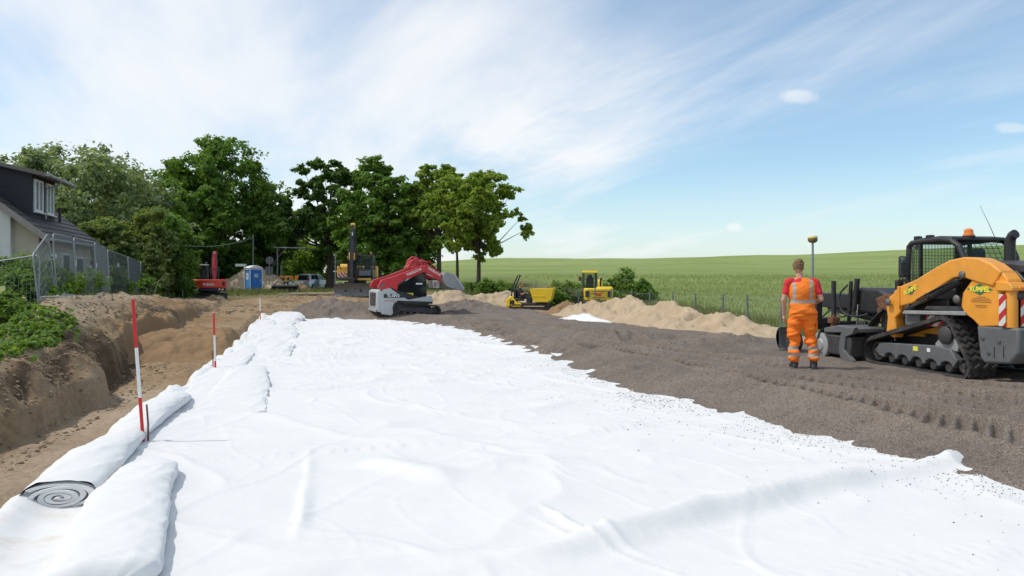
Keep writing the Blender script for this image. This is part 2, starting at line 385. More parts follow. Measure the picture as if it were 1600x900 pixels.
# signed distance into the gravel
def gravel_d(x, y):
    d1 = (x - xG(y)) * .93
    d2 = (x + 2.4) * .588 + (y - 25.4) * .809
    d = np.maximum(d1, d2)
    d = np.minimum(d, (x + 9.6 + .3 * (y - 30)) * .8)
    return d
xR = curve([(-4, 16), (6, 14), (12, 11.4), (15, 9.2), (17.2, 6.75), (22, 4.3), (26.5, 2.25), (30, 1.3), (36, .9), (40, .5)])
def gravel_h(x, y):
    x = np.asarray(x, dtype=np.float64); y = np.asarray(y, dtype=np.float64)
    n1 = fbm(x * .9, y * .9, 4, 31); n2 = fbm(x * 3.1, y * 3.1, 4, 37); n3 = vnoise(x * 7, y * 7, 41)
    # fingers of gravel spilling over the fabric
    u = x * -.33 + y * .94
    d = gravel_d(x, y) + .10 * n2 + .16 * vnoise(u * 2.3, u * 0, 43) + .22 * n1 + .05 * vnoise(u * 6.1, u * 0, 44)
    top = sstep(d, -.25, 1.15)
    z = -.13 + .14 * sstep(d, -.5, 0.02) + (.22 + .035 * n1) * top + .014 * n2 * top + .010 * n3 * top
    z = z - .05 * sstep(y, 29, 36)
    # loose windrow along the spreading edge
    z = z + .03 * np.exp(-((d - 1.25) / .5) ** 2) * (1 + .5 * n1)
    for (px, py, rx, ry, h) in ((-6.9, 30.2, 2.3, 1.3, .34), (-8.0, 31.0, 1.3, 1.0, .16), (-2.15, 31.6, 1.25, .9, .42), (-1.2, 31.2, 1.0, .7, .18), (-5.2, 31.6, 1.6, .9, .22),
                                (2.3, 17.0, .9, .35, .15), (3.1, 16.7, .6, .3, .11), (4.3, 16.4, .9, .4, .15), (4.9, 15.9, .7, .32, .12), (1.6, 17.5, .6, .3, .10), (3.7, 15.6, .8, .25, .07)):
        ca, sa = .94, -.3
        dx = (x - px); dy = (y - py); a = dx * ca + dy * sa * .3; b = dy
        z = z + (1.5 if py < 20 else 1.0) * h * np.exp(-(a / rx) ** 2 - (b / ry) ** 2) * (1 + .45 * n2 + .3 * n1)
    # ruts with cleat prints, running with the road
    def rut(x0, y0, x1, y1, wd, dep, pitch, amp, bend=0.0):
        L = math.hypot(x1 - x0, y1 - y0); tx, ty = (x1 - x0) / L, (y1 - y0) / L
        al = (x - x0) * tx + (y - y0) * ty; ac = (x - x0) * ty - (y - y0) * tx + bend * (al - L / 2) ** 2 / L + .05 * vnoise(al * .8, al * 0, 51)
        band = sstep(np.abs(ac), wd * .5 + .05, wd * .5 - .03) * sstep(al, -.5, .6) * sstep(al, L + .8, L - .4)
        berm = np.exp(-((np.abs(ac) - wd * .58) / .07) ** 2) * sstep(al, -.5, .6) * sstep(al, L + .8, L - .4)
        cle = np.sin((al - .75 * ac) * math.pi / pitch); cle = np.sign(cle) * np.abs(cle) ** .4 * (.8 + .35 * vnoise(al * 2.3, ac * 4, 53))
        fade = 1.55 + .8 * np.clip(n1 * 2 + .5, 0, 1)
        return (-dep * band + dep * .7 * berm + amp * cle * band) * fade
    z = z + rut(4.9, 6.6, 1.7, 16.2, .46, .03, .095, .019, .05) + rut(7.2, 6.4, 3.0, 15.6, .46, .03, .095, .019, .05)
    z = z + rut(6.7, 5.8, 4.2, 11.0, .46, .02, .095, .015, -.06) + rut(9.0, 5.6, 6.4, 10.4, .46, .02, .095, .017, 0) + rut(1.2, 15.5, -2.0, 27.0, .5, .03, .2, .012, .03) + rut(3.0, 15.5, .2, 26.0, .5, .03, .2, .012, .03)
    k = np.exp(-((x - 4.75) / .55) ** 4 - ((y - 12.0) / .7) ** 4); z = z * (1 - k) + (.235 + .008 * n2) * k          # trodden flat where the worker stands
    # outer edges dive under the sand and the verge
    z = z - .9 * sstep(x - xR(y), -.3, .9)
    z = z - .9 * sstep(y, 34, 37.5) - .5 * sstep(-(x + 9.6 + .3 * (y - 30)), -.8, .6) * sstep(y, 27, 29)
    return z

# fabric: creases laid out by hand plus soft crossing wrinkles
FOLDS = [(4.0, 6.68, 1.37, 5.3, .13, .11), (1.37, 5.3, .2, 4.55, .085, .14), (.2, 4.55, -1.6, 4.15, .05, .16),
         (.25, 5.35, .8, 4.65, .022, .04), (-1.95, 6.9, -1.45, 4.9, .022, .06), (-1.3, 6.75, -.6, 6.2, .06, .22), (-.3, 6.6, .6, 6.9, .035, .12),
         (.2, 5.1, 1.0, 4.3, .02, .02), (-2.6, 9.2, .6, 9.9, .03, .10), (-1.2, 8.1, 1.8, 8.6, .03, .08), (-3.8, 12.0, -.4, 12.6, .035, .10), (1.9, 4.35, 4.2, 5.1, .012, .02),
         (-4.8, 15.0, .3, 16.0, .05, .16), (-6.0, 18.4, -1.2, 19.2, .07, .20), (-5.2, 16.8, -.2, 17.6, .04, .14), (-7.1, 21.2, -2.0, 21.6, .06, .2), (-7.6, 23.8, -2.6, 24.2, .05, .2),
         (-8.0, 26.2, -3.4, 26.4, .06, .18), (-6.4, 20.0, -2.9, 20.6, .05, .12), (-3.3, 10.6, -1.4, 10.9, .03, .08), (-.2, 11.2, 1.5, 11.6, .03, .07), (-4.2, 13.6, -.8, 14.0, .035, .1), (-.9, 13.4, 1.0, 13.9, .03, .07)]
def fabric_h(x, y):
    u = x * .96 + y * .28; v = -x * .28 + y * .96
    wob = vnoise(u * .8, v * .6, 61) * .35
    far = np.clip((y - 4) / 16, 0, 1)
    a = vnoise(u * .35 + 2, (v + wob) * 1.5, 63); b = vnoise(u * .5, (v + wob) * 3.4 + .2 * u, 65)
    z = .030 * (1 - np.abs(a)) ** 5 * (.6 + far * 1.8) + .013 * (1 - np.abs(b)) ** 6 * (.6 + far * 1.6) + .016 * fbm(x * .8, y * .8, 3, 67)
    c = vnoise((u + .7 * v) * .9 + wob, (v - .6 * u) * .35, 69); z = z + .024 * (1 - np.abs(c)) ** 9
    z = z + .0035 * fbm(x * 5, y * 5, 3, 68)
    for k, v0 in enumerate((3.35, 7.4, 11.6, 15.8, 20.0, 24.0)):            # strips lapped over one another
        q = v - v0 - .05 * vnoise(u * .9, u * 0 + k, 75) - .02 * vnoise(u * 3.1, u * 0 + k, 76) - .04 * (u - 1)
        z = z + (.010 + .012 * np.maximum(vnoise(u * 1.1, u * 0 + 3 * k, 77), 0)) * sstep(q, -.004, .012) * sstep(q, .6, .2)
    t1 = vnoise((u + .35 * v) * 1.7 + wob, (v - .3 * u) * .8 + k, 78); z = z + .009 * np.maximum(0, 1 - np.abs(t1) * 9) * (.5 + far)
    t2 = vnoise((u - .8 * v) * .8, (v + .5 * u) * .5 + 9, 79); z = z + .012 * np.maximum(0, 1 - np.abs(t2) * 14)
    for (x0, y0, x1, y1, h, wd) in FOLDS:
        L = math.hypot(x1 - x0, y1 - y0); tx, ty = (x1 - x0) / L, (y1 - y0) / L
        al = (x - x0) * tx + (y - y0) * ty; ac = (x - x0) * ty - (y - y0) * tx
        ac = ac + .06 * vnoise(al * 1.1 + x0, al * 0, 71) * min(1, L) + .015 * vnoise(al * 5, al * 0 + y0, 72)
        hh = 1.35 * h * (.75 + .4 * vnoise(al * 1.3, al * 0 + x0 * 3, 73))
        env = sstep(al, -.15 * L - .1, .15 * L) * sstep(al, 1.15 * L + .1, .8 * L)
        z = z + hh * np.where(ac > 0, np.exp(-(ac / (wd * .55)) ** 2), np.exp(-(ac / wd) ** 2)) * env
    return z

def mask_ground(x, y):
    """1 = turf and weeds, 0 = bare sand and soil"""
    s = xT(y) - x; n = fbm(x * .8, y * .8, 4, 81)
    w = np.interp(y, [0, 8, 12, 18, 40], [.5, .5, .8, 1.9, 2.2])
    g = sstep(s + .7 * n, w + .1, w + 1.4) * sstep(y, 60, 52) + 0 * x
    heap = np.exp(-((y - 18) / 4.5) ** 2) * sstep(s, w + 1.6, w + .7); g = g * (1 - heap)
    g = np.maximum(g, sstep(x - xF(y) + .6 * n, -1.0, .2))
    g = np.maximum(g, sstep(y + 5 * n, 54, 62)); g = np.maximum(g, sstep(s, 6, 9))
    g = np.maximum(g, sstep(x + .14 * (y - 40) + 4, 1, 3) * sstep(y + 3 * n, 44, 50))
    g = np.maximum(g, .9 * np.exp(-((x + 19.5) / 4) ** 2 - ((y - 55) / 6) ** 2))
    return np.clip(g, 0, 1)

def soil_mat():
    m = bpy.data.materials.new('bare_soil_and_turf'); m.use_nodes = True; t = m.node_tree; L = t.links.new
    p = t.nodes['Principled BSDF']; p.inputs['Roughness'].default_value = .95; p.inputs['Specular IOR Level'].default_value = .15
    tc = nd(t, 'ShaderNodeTexCoord')
    def noise(sc, det=6, ro=.6, off=None):
        n = nd(t, 'ShaderNodeTexNoise'); n.inputs['Scale'].default_value = sc; n.inputs['Detail'].default_value = det; n.inputs['Roughness'].default_value = ro
        L(tc.outputs['Object'], n.inputs['Vector']); return n.outputs[0]
    def mr(v, a, b, lo=0, hi=1):
        n = nd(t, 'ShaderNodeMapRange'); L(v, n.inputs[0]); n.inputs[1].default_value = a; n.inputs[2].default_value = b; n.inputs[3].default_value = lo; n.inputs[4].default_value = hi; return n.outputs[0]
    def mix(f, a, b):
        n = nd(t, 'ShaderNodeMix', data_type='RGBA')
        L(f, n.inputs[0])
        for i, q in ((6, a), (7, b)):
            if isinstance(q, tuple): n.inputs[i].default_value = c4(q)
            else: L(q, n.inputs[i])
        return n.outputs[2]
    at1 = nd(t, 'ShaderNodeAttribute', attribute_name='turf'); at2 = nd(t, 'ShaderNodeAttribute', attribute_name='dark_tone'); at3 = nd(t, 'ShaderNodeAttribute', attribute_name='floor')
    sand = mix(mr(noise(1.1, 8, .65), .35, .65), (.30, .205, .118), (.43, .31, .185))
    sand = mix(mr(noise(9, 8, .7), .42, .72), sand, (.20, .135, .08))
    pale = mix(mr(noise(.6, 6, .6), .35, .65), (.36, .275, .185), (.48, .375, .26)); pale = mix(mr(noise(14, 8, .7), .45, .75), pale, (.24, .175, .115))
    sand = mix(at3.outputs['Fac'], sand, pale)
    dtone = mix(mr(noise(3, 8, .7), .35, .65), (.068, .047, .030), (.150, .106, .068))
    dtone = mix(mr(noise(22, 6, .7), .55, .75), dtone, (.19, .135, .085))
    soil = mix(at2.outputs['Fac'], sand, dtone)
    turf = mix(mr(noise(2.2, 8, .7), .35, .65), (.045, .085, .018), (.12, .16, .04))
    turf = mix(mr(noise(.5, 5, .6), .5, .7), turf, (.16, .16, .07))
    L(mix(at1.outputs['Fac'], soil, turf), p.inputs['Base Color'])
    bp = nd(t, 'ShaderNodeBump'); bp.inputs['Strength'].default_value = .9; bp.inputs['Distance'].default_value = .06
    a = nd(t, 'ShaderNodeMath', operation='MULTIPLY_ADD'); L(noise(26, 8, .75), a.inputs[0]); a.inputs[1].default_value = .45; L(noise(7, 8, .65), a.inputs[2]); L(a.outputs[0], bp.inputs['Height'])
    L(bp.outputs[0], p.inputs['Normal'])
    return m
MAT['soil'] = soil_mat()
def gravel_mat():
    m = bpy.data.materials.new('dark_gravel'); m.use_nodes = True; t = m.node_tree; L = t.links.new
    p = t.nodes['Principled BSDF']; p.inputs['Roughness'].default_value = .9; p.inputs['Specular IOR Level'].default_value = .25
    tc = nd(t, 'ShaderNodeTexCoord')
    v = nd(t, 'ShaderNodeTexVoronoi'); v.inputs['Scale'].default_value = 85; L(tc.outputs['Object'], v.inputs['Vector'])
    v2 = nd(t, 'ShaderNodeTexVoronoi'); v2.inputs['Scale'].default_value = 130; L(tc.outputs['Object'], v2.inputs['Vector'])
    n = nd(t, 'ShaderNodeTexNoise'); n.inputs['Scale'].default_value = .8; n.inputs['Detail'].default_value = 7; n.inputs['Roughness'].default_value = .65; L(tc.outputs['Object'], n.inputs['Vector'])
    cr = nd(t, 'ShaderNodeValToRGB'); e = cr.color_ramp.elements
    e[0].position = .0; e[0].color = (.108, .088, .072, 1); e[1].position = 1; e[1].color = (.35, .29, .24, 1)
    q = cr.color_ramp.elements.new(.55); q.color = (.195, .159, .130, 1)
    sp = nd(t, 'ShaderNodeSeparateColor'); L(v.outputs['Color'], sp.inputs[0]); sp2 = nd(t, 'ShaderNodeSeparateColor'); L(v2.outputs['Color'], sp2.inputs[0])
    av = nd(t, 'ShaderNodeMath', operation='MULTIPLY_ADD'); L(sp.outputs[0], av.inputs[0]); av.inputs[1].default_value = .5
    hf = nd(t, 'ShaderNodeMath', operation='MULTIPLY'); L(sp2.outputs[1], hf.inputs[0]); hf.inputs[1].default_value = .5; L(hf.outputs[0], av.inputs[2]); L(av.outputs[0], cr.inputs[0])
    mr = nd(t, 'ShaderNodeMapRange'); L(n.outputs[0], mr.inputs[0]); mr.inputs[1].default_value = .3; mr.inputs[2].default_value = .7; mr.inputs[3].default_value = .72; mr.inputs[4].default_value = 1.15
    mx = nd(t, 'ShaderNodeMix', data_type='RGBA', blend_type='MULTIPLY'); mx.inputs[0].default_value = 1; L(cr.outputs[0], mx.inputs[6]); L(mr.outputs[0], mx.inputs[7]); L(mx.outputs[2], p.inputs['Base Color'])
    bp = nd(t, 'ShaderNodeBump'); bp.inputs['Strength'].default_value = .6; bp.inputs['Distance'].default_value = .016; bp.invert = True
    L(v.outputs['Distance'], bp.inputs['Height']); L(bp.outputs[0], p.inputs['Normal'])
    return m
MAT['gravel'] = gravel_mat()
def fabric_mat(name='white_geotextile', stain=True):
    m = bpy.data.materials.new(name); m.use_nodes = True; t = m.node_tree; L = t.links.new
    p = t.nodes['Principled BSDF']; p.inputs['Roughness'].default_value = .8; p.inputs['Specular IOR Level'].default_value = .25
    p.inputs['Sheen Weight'].default_value = .15
    tc = nd(t, 'ShaderNodeTexCoord')
    n = nd(t, 'ShaderNodeTexNoise'); n.inputs['Scale'].default_value = 1.3; n.inputs['Detail'].default_value = 7; n.inputs['Roughness'].default_value = .6; L(tc.outputs['Object'], n.inputs['Vector'])
    mx = nd(t, 'ShaderNodeMix', data_type='RGBA'); L(n.outputs[0], mx.inputs[0]); mx.inputs[6].default_value = (.70, .695, .675, 1); mx.inputs[7].default_value = (.78, .775, .755, 1); o = mx.outputs[2]
    if stain:
        n2 = nd(t, 'ShaderNodeTexNoise'); n2.inputs['Scale'].default_value = 3.0; n2.inputs['Detail'].default_value = 8; n2.inputs['Roughness'].default_value = .7; L(tc.outputs['Object'], n2.inputs['Vector'])
        sp = nd(t, 'ShaderNodeSeparateXYZ'); L(tc.outputs['Object'], sp.inputs[0])
        near = nd(t, 'ShaderNodeMapRange'); L(sp.outputs[0], near.inputs[0]); near.inputs[1].default_value = -2.3; near.inputs[2].default_value = -3.0; near.inputs[3].default_value = 0; near.inputs[4].default_value = .22
        near2 = nd(t, 'ShaderNodeMapRange'); L(sp.outputs[1], near2.inputs[0]); near2.inputs[1].default_value = 7; near2.inputs[2].default_value = 5
        k = nd(t, 'ShaderNodeMath', operation='MULTIPLY'); L(near.outputs[0], k.inputs[0]); L(near2.outputs[0], k.inputs[1])
        ad = nd(t, 'ShaderNodeMath', operation='ADD'); L(k.outputs[0], ad.inputs[0]); L(n2.outputs[0], ad.inputs[1])
        r = nd(t, 'ShaderNodeMapRange'); L(ad.outputs[0], r.inputs[0]); r.inputs[1].default_value = .72; r.inputs[2].default_value = .92; r.inputs[4].default_value = .55
        m2 = nd(t, 'ShaderNodeMix', data_type='RGBA'); L(r.outputs[0], m2.inputs[0]); L(o, m2.inputs[6]); m2.inputs[7].default_value = (.62, .50, .38, 1); o = m2.outputs[2]
    L(o, p.inputs['Base Color'])
    b = nd(t, 'ShaderNodeTexNoise'); b.inputs['Scale'].default_value = 130; b.inputs['Detail'].default_value = 3; L(tc.outputs['Object'], b.inputs['Vector'])
    b2 = nd(t, 'ShaderNodeTexNoise'); b2.inputs['Scale'].default_value = 9; b2.inputs['Detail'].default_value = 5; L(tc.outputs['Object'], b2.inputs['Vector'])
    ad = nd(t, 'ShaderNodeMath', operation='MULTIPLY_ADD'); L(b.outputs[0], ad.inputs[0]); ad.inputs[1].default_value = .12; L(b2.outputs[0], ad.inputs[2])
    bp = nd(t, 'ShaderNodeBump'); bp.inputs['Strength'].default_value = .35; bp.inputs['Distance'].default_value = .015; L(ad.outputs[0], bp.inputs['Height']); L(bp.outputs[0], p.inputs['Normal'])
    return m
MAT['fabric'] = fabric_mat(); MAT['fabric_roll'] = fabric_mat('white_geotextile_roll', False)

def geo(a, b, n, ratio_from):            # n samples from a to b, growing geometrically
    k = np.arange(n) / (n - 1); g = (b - a)
    q = ratio_from
    return a + g * (q ** k - 1) / (q - 1)
def build_land():
    ys = np.concatenate([np.linspace(-30, 1, 12)[:-1], geo(1, 60, 760, 14), np.array([61, 62.5, 64, 66, 68, 71, 75, 80, 88, 100, 120, 150, 200, 300, 500, 900, 1600, 3000])])
    cols = []
    xs = np.concatenate([-np.array([3000, 1500, 800, 400, 200, 120, 80, 60, 50, 42, 36, 32, 29]), np.linspace(-27, -16, 70)[:-1], np.linspace(-16, -4, 300), np.linspace(-4, 9, 60)[1:], np.array([10, 12, 15, 20, 28, 40, 70, 150, 400, 1000, 3000])])
    X, Y = np.meshgrid(xs, ys)
    Z = ground_h(X, Y)
    lead = sstep(X - xF(Y), 0.5, 3.0); Z = Z - lead * .5          # the crop field's own sheet lies over this
    turf = mask_ground(X, Y)
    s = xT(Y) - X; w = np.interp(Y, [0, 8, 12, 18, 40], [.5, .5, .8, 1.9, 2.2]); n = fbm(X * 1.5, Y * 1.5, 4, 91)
    dtone = sstep(s + .3 * n, .0, .12) * sstep(s / w + .45 * n, .62, .28) * sstep(Y, 36, 22)  # darker tone over the lower part of the bank face, fading out further back
    dtone = np.maximum(dtone, .85 * sstep(s, .3, .8) * sstep(Y + n, 11.6, 10.2))
    dtone = np.maximum(dtone, .55 * sstep(n, .15, .5) * sstep(Y, 34, 40))
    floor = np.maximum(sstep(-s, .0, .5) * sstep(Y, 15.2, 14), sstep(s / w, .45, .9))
    o = grid_mesh('ground', X, Y, Z, MAT['soil'], None, dict(turf=turf, dark_tone=dtone, floor=np.clip(floor, 0, 1)))
    tag(o, kind='structure')
    # gravel bed
    ys = np.concatenate([np.linspace(-2.5, 5, 25)[:-1], geo(5, 38.5, 900, 9)])
    t = geo(0, 14, 420, 3)
    T, Y = np.meshgrid(t, ys)
    x0 = np.where(Y < 24, xG(Y) - .9, xG(24) - .9 - (Y - 24) * 1.9); x0 = np.maximum(x0, -10.8 - .3 * (Y - 30))
    wid = np.maximum(xR(Y) + 1.2 - x0, 2.0)
    X = x0 + T / 14 * wid
    Z = gravel_h(X, Y)
    tag(grid_mesh('gravel', X, Y, Z, MAT['gravel']), kind='structure')
build_land()

def build_fabric():
    ys = geo(-2.0, 31.5, 620, 14)
    sx = np.linspace(0, 1, 420)
    SX, Y = np.meshgrid(sx, ys)
    x0 = xL(Y) - .12 + .08 * vnoise(Y * 1.2, Y * 0, 101); x1 = np.minimum(xG(Y) + 1.3, 9)
    X = x0 + SX * (x1 - x0)
    Z = fabric_h(X, Y) + .012
    e = (X - x0); Z = Z - .5 * sstep(e, .24, 0.0) + .05 * np.exp(-((e - .3) / .16) ** 2) * (1 + vnoise(Y * 1.5, Y * 0, 103))
    # the flap at the end of the long fold stands up out of the gravel
    Z = Z + .085 * np.exp(-((X - 4.0) / .15) ** 2 - ((Y - 6.66 - .48 * (X - 4.0)) / .05) ** 2)
    # at the far end the sheet runs in under the gravel
    o = grid_mesh('geotextile_sheet', X, Y, Z, MAT['fabric'])
    tag(o, 'large wrinkled white geotextile sheet spread over the roadbed beside the dark gravel', 'geotextile')
build_fabric()
# ------------------------------------------------------------------ crop field on the hill
def field_mat():
    m = bpy.data.materials.new('green_crop'); m.use_nodes = True; t = m.node_tree; L = t.links.new
    p = t.nodes['Principled BSDF']; p.inputs['Roughness'].default_value = .9; p.inputs['Specular IOR Level'].default_value = .1
    tc = nd(t, 'ShaderNodeTexCoord')
    def noise(sc, det, ro, scl=(1, 1, 1)):
        mp = nd(t, 'ShaderNodeMapping'); L(tc.outputs['Object'], mp.inputs[0]); mp.inputs['Scale'].default_value = scl
        n = nd(t, 'ShaderNodeTexNoise'); n.inputs['Scale'].default_value = sc; n.inputs['Detail'].default_value = det; n.inputs['Roughness'].default_value = ro
        L(mp.outputs[0], n.inputs['Vector']); return n.outputs[0]
    def mr(v, a, b, hi=1.0):
        n = nd(t, 'ShaderNodeMapRange'); L(v, n.inputs[0]); n.inputs[1].default_value = a; n.inputs[2].default_value = b; n.inputs[4].default_value = hi; return n.outputs[0]
    def mix(f, a, b):
        n = nd(t, 'ShaderNodeMix', data_type='RGBA'); L(f, n.inputs[0])
        for i, q in ((6, a), (7, b)):
            if isinstance(q, tuple): n.inputs[i].default_value = c4(q)
            else: L(q, n.inputs[i])
        return n.outputs[2]
    c = mix(mr(noise(.03, 6, .6, (.5, 1.4, 1)), .35, .65), (.235, .305, .085), (.315, .385, .135))
    c = mix(mr(noise(.35, 8, .7, (.5, 1, 1)), .42, .72, .8), c, (.35, .40, .165))
    c = mix(mr(noise(.06, 6, .65, (.25, 1.6, 1)), .55, .72, .75), c, (.14, .25, .055))
    a = nd(t, 'ShaderNodeAttribute', attribute_name='verge')
    v = mix(mr(noise(1.2, 8, .7), .35, .65), (.12, .145, .04), (.25, .235, .10))
    L(mix(a.outputs['Fac'], c, v), p.inputs['Base Color'])
    bp = nd(t, 'ShaderNodeBump'); bp.inputs['Strength'].default_value = 1.0; bp.inputs['Distance'].default_value = .35
    L(noise(2.2, 9, .8), bp.inputs['Height']); L(bp.outputs[0], p.inputs['Normal'])
    return m
MAT['field'] = field_mat()
def field_edge(y): return np.maximum(xF(y) - .1 - 1.2 * np.maximum(np.asarray(y) - 56, 0), -60)
def field_h(x, y):
    zc = 7.4 + 4.9 * sstep(x, 40, 210) - 1.0 * sstep(x, 10, -60)
    yc = 255 + 18 * fbm(x * .01, y * 0, 2, 7)
    t = np.clip((y - 24) / (yc - 24), 0, 4)
    s = np.where(t < .86, t * 1.04, .8944 + .1056 * np.sin(np.clip((t - .86) / .14, 0, 1) * math.pi / 2))
    s = np.where(t > 1, np.maximum(1 - .35 * (t - 1) ** 2, .2), s)
    base = zRight(np.minimum(y, 44))
    f_ = base + (zc + .3) * s + .10 * fbm(x * .25, y * .25, 3, 5) + .5 * sstep(y, 30, 120) * fbm(x * .03, y * .03, 2, 15)
    g_ = ground_h(x, y); bl = sstep((x - field_edge(y)) / (6 + 39 * sstep(y, 48, 74)), 0, 1)
    return g_ + .03 + (f_ - g_) * bl
def build_field():
    ys = np.concatenate([np.linspace(-20, 8, 8)[:-1], geo(8, 300, 330, 26), np.array([330, 380, 450, 560, 800])])
    t = geo(0, 520, 230, 260)
    T, Y = np.meshgrid(t, ys)
    X = field_edge(Y) + T
    Z = field_h(X, Y); Z = np.where(T < .6, Z - .06 * (1 - T / .6), Z)
    n = fbm(X * .5, Y * .5, 3, 19)
    verge = np.maximum(sstep(X - xF(Y) + 1.2 * n, 5.5, 3.5), 0) * sstep(Y, 90, 70)
    o = grid_mesh('field', X, Y, Z, MAT['field'], None, dict(verge=verge)); tag(o, kind='structure')
build_field()

def road():
    pts = [(-13.0, 53), (-15.5, 60), (-18.5, 70), (-21.3, 79), (-25, 92), (-33, 118), (-48, 160)]
    v = []; f = []
    for i, (x, y) in enumerate(pts):
        a = Vector(pts[max(i - 1, 0)]); b = Vector(pts[min(i + 1, len(pts) - 1)]); d = (b - a).normalized(); nn = Vector((d.y, -d.x))
        for k in (-1, -.5, 0, .5, 1):
            q = Vector((x, y)) + nn * k * 3.6; z = max(gz(q.x, q.y), gz(x, y)) + .06
            v.append((q.x, q.y, z))
    for i in range(len(pts) - 1):
        for k in range(4): f.append((i * 5 + k, i * 5 + k + 1, (i + 1) * 5 + k + 1, (i + 1) * 5 + k))
    m = M('old_asphalt', (.16, .155, .15), .9, var=.2, scale=3, bump=.3, dirt=.4, dirt_col=(.30, .25, .19))
    tag(mesh_obj('road', v, f, m, None, 180), kind='structure')
road()

# ------------------------------------------------------------------ vegetation
LEAF = dict(
    dark=leaf_mat('dark_leaves', (.050, .118, .026), (.135, .240, .050)),
    mid=leaf_mat('green_leaves', (.080, .175, .032), (.215, .350, .066)),
    bright=leaf_mat('bright_leaves', (.145, .232, .035), (.340, .450, .082)),
    willow=leaf_mat('willow_leaves', (.165, .230, .105), (.340, .410, .235)),
    olive=leaf_mat('olive_leaves', (.125, .180, .050), (.260, .330, .105)),
    weed=leaf_mat('weed_leaves', (.090, .175, .028), (.210, .330, .068)),
)
BARK = M('bark', (.075, .060, .045), .95, var=.35, scale=8, bump=.6, bscale=20)
BIRCH = M('birch_bark', (.42, .40, .36), .9, var=.4, scale=6, bump=.3)
def leaves_mesh(rng, cen, rad, count, size, up=.5, aspect=1.5):
    """count leaf blades round each clump centre; cen (n,3), rad (n,3)"""
    n = len(cen); k = rng.integers(0, n, count)
    sub = rng.normal(size=(n, 7, 3)); sub /= np.linalg.norm(sub, axis=2)[:, :, None]; sub *= (rng.random((n, 7, 1)) ** .5) * 1.05
    j = rng.integers(0, 7, count)
    d = rng.normal(size=(count, 3)); d /= np.linalg.norm(d, axis=1)[:, None]
    r = rng.random(count) ** .5 * (.30 + .38 * rng.random(count))
    off = sub[k, j] + d * r[:, None]; p = cen[k] + off * rad[k]; d = off / np.maximum(np.linalg.norm(off, axis=1), .05)[:, None]
    nor = d * .6 + rng.normal(size=(count, 3)) * .55 + np.array([0, 0, up]); nor /= np.linalg.norm(nor, axis=1)[:, None]
    t = np.cross(nor, rng.normal(size=(count, 3))); t /= np.linalg.norm(t, axis=1)[:, None]
    b = np.cross(nor, t)
    s = size * (.6 + .8 * rng.random(count))[:, None]
    a1 = p + t * s * aspect * .5; a2 = p + b * s * .42 + nor * s * .08; a3 = p - t * s * aspect * .5; a4 = p - b * s * .42 + nor * s * .08
    co = np.stack([a1, a2, a3, a4], 1).reshape(-1, 3)
    return co, np.arange(count * 4).reshape(-1, 4)
def tree(name, base, h, rx, label, cat='tree', kind='mid', clumps=60, leaves=14000, size=.30, crown_from=.25, seed=1, group=None, bark=None, trunk_r=None, shape='oval', lean=0.0, gaps=.0, ry=None, clump_r=.24, droop=0.0, low=None):
    """a tapered trunk with limbs that reach the leaf clumps of an uneven crown"""
    rng = np.random.default_rng(seed); root = empty(name, base, 0, label, cat, group)
    clumps = int(clumps * 1.9); clump_r *= .74; leaves = int(leaves * 1.7); size *= .76
    ry = ry or rx; z0 = h * crown_from; cz = (z0 + h) / 2; rz = (h - z0) / 2
    C = []
    while len(C) < clumps:
        d = rng.normal(size=3); d /= np.linalg.norm(d); r = rng.random() ** .38
        zz = d[2] * r
        wd = 1.0
        if shape == 'egg': wd = .62 + .38 * (1 - max(zz, -.2)) if zz > -.2 else 1.0
        if shape == 'cone': wd = max(.12, .62 - .55 * zz)
        if shape == 'dome': wd = 1.0 if zz < .2 else 1.0
        lump = 1 + .22 * math.sin(3.1 * math.atan2(d[1], d[0]) + seed) + .16 * math.sin(5.3 * d[2] + 2.1 * seed + 4 * d[0])
        p = np.array([d[0] * r * rx * wd * lump, d[1] * r * ry * wd * lump, cz + zz * rz * (.96 + .10 * math.sin(seed + 4 * d[0] + 2.6 * d[1]))])
        if gaps and vnoise(p[0] * .42 + seed, p[2] * .42 + p[1] * .3, seed) < -1 + gaps * 2 * .55: continue
        p[2] = min(max(p[2], z0 * .9), h - .15); C.append(p)
    C = np.array(C); C[:, 0] += lean * (C[:, 2] / h)
    base_r = clump_r * (rx + rz) / 2
    rad = (base_r * (.55 + .75 * rng.random(clumps)))[:, None] * np.array([1.05, 1.05, .72])
    if droop: rad[:, 2] *= 1 + droop; C[:, 2] -= droop * .3
    over = np.maximum(C[:, 2] + rad[:, 2] - h * 1.0, 0); C[:, 2] -= over
    co, q = leaves_mesh(rng, C, rad, leaves, size)
    fast_mesh('crown', co, q, LEAF[kind], root, False)
    mb = MB(); tr = trunk_r or h * .022
    top = np.array([lean * .6, 0, z0 + (h - z0) * .72]); path = []
    for i in range(8):
        k = i / 7; path.append((top[0] * k + .12 * math.sin(seed + k * 5) * k, .1 * math.cos(seed * 2 + k * 4) * k, top[2] * k))
    mb.tube([(0, 0, -.3)] + path, [tr * 1.5] + [tr * (1.25 if i == 0 else 1) * (1 - .82 * i / 7) for i in range(8)], 9)
    for i in [j for j in rng.permutation(clumps) if C[j][2] > z0 + (h - z0) * .30][:24]:
        c = C[i]; k = min(max((c[2] - h * .25) / top[2] * .8, min(.9, (z0 + .08 * h) / top[2])), .92); a = np.array([top[0] * k, 0, top[2] * k]); r0 = tr * (1 - .82 * k) * .55
        m1 = a * .55 + c * .45 + np.array([0, 0, -.06 * h * .5]) + rng.normal(size=3) * .12
        mb.tube([a, m1, c], [r0, r0 * .6, r0 * .15], 6)
    mb.build('trunk', bark or BARK, root, smooth=60)
    return root
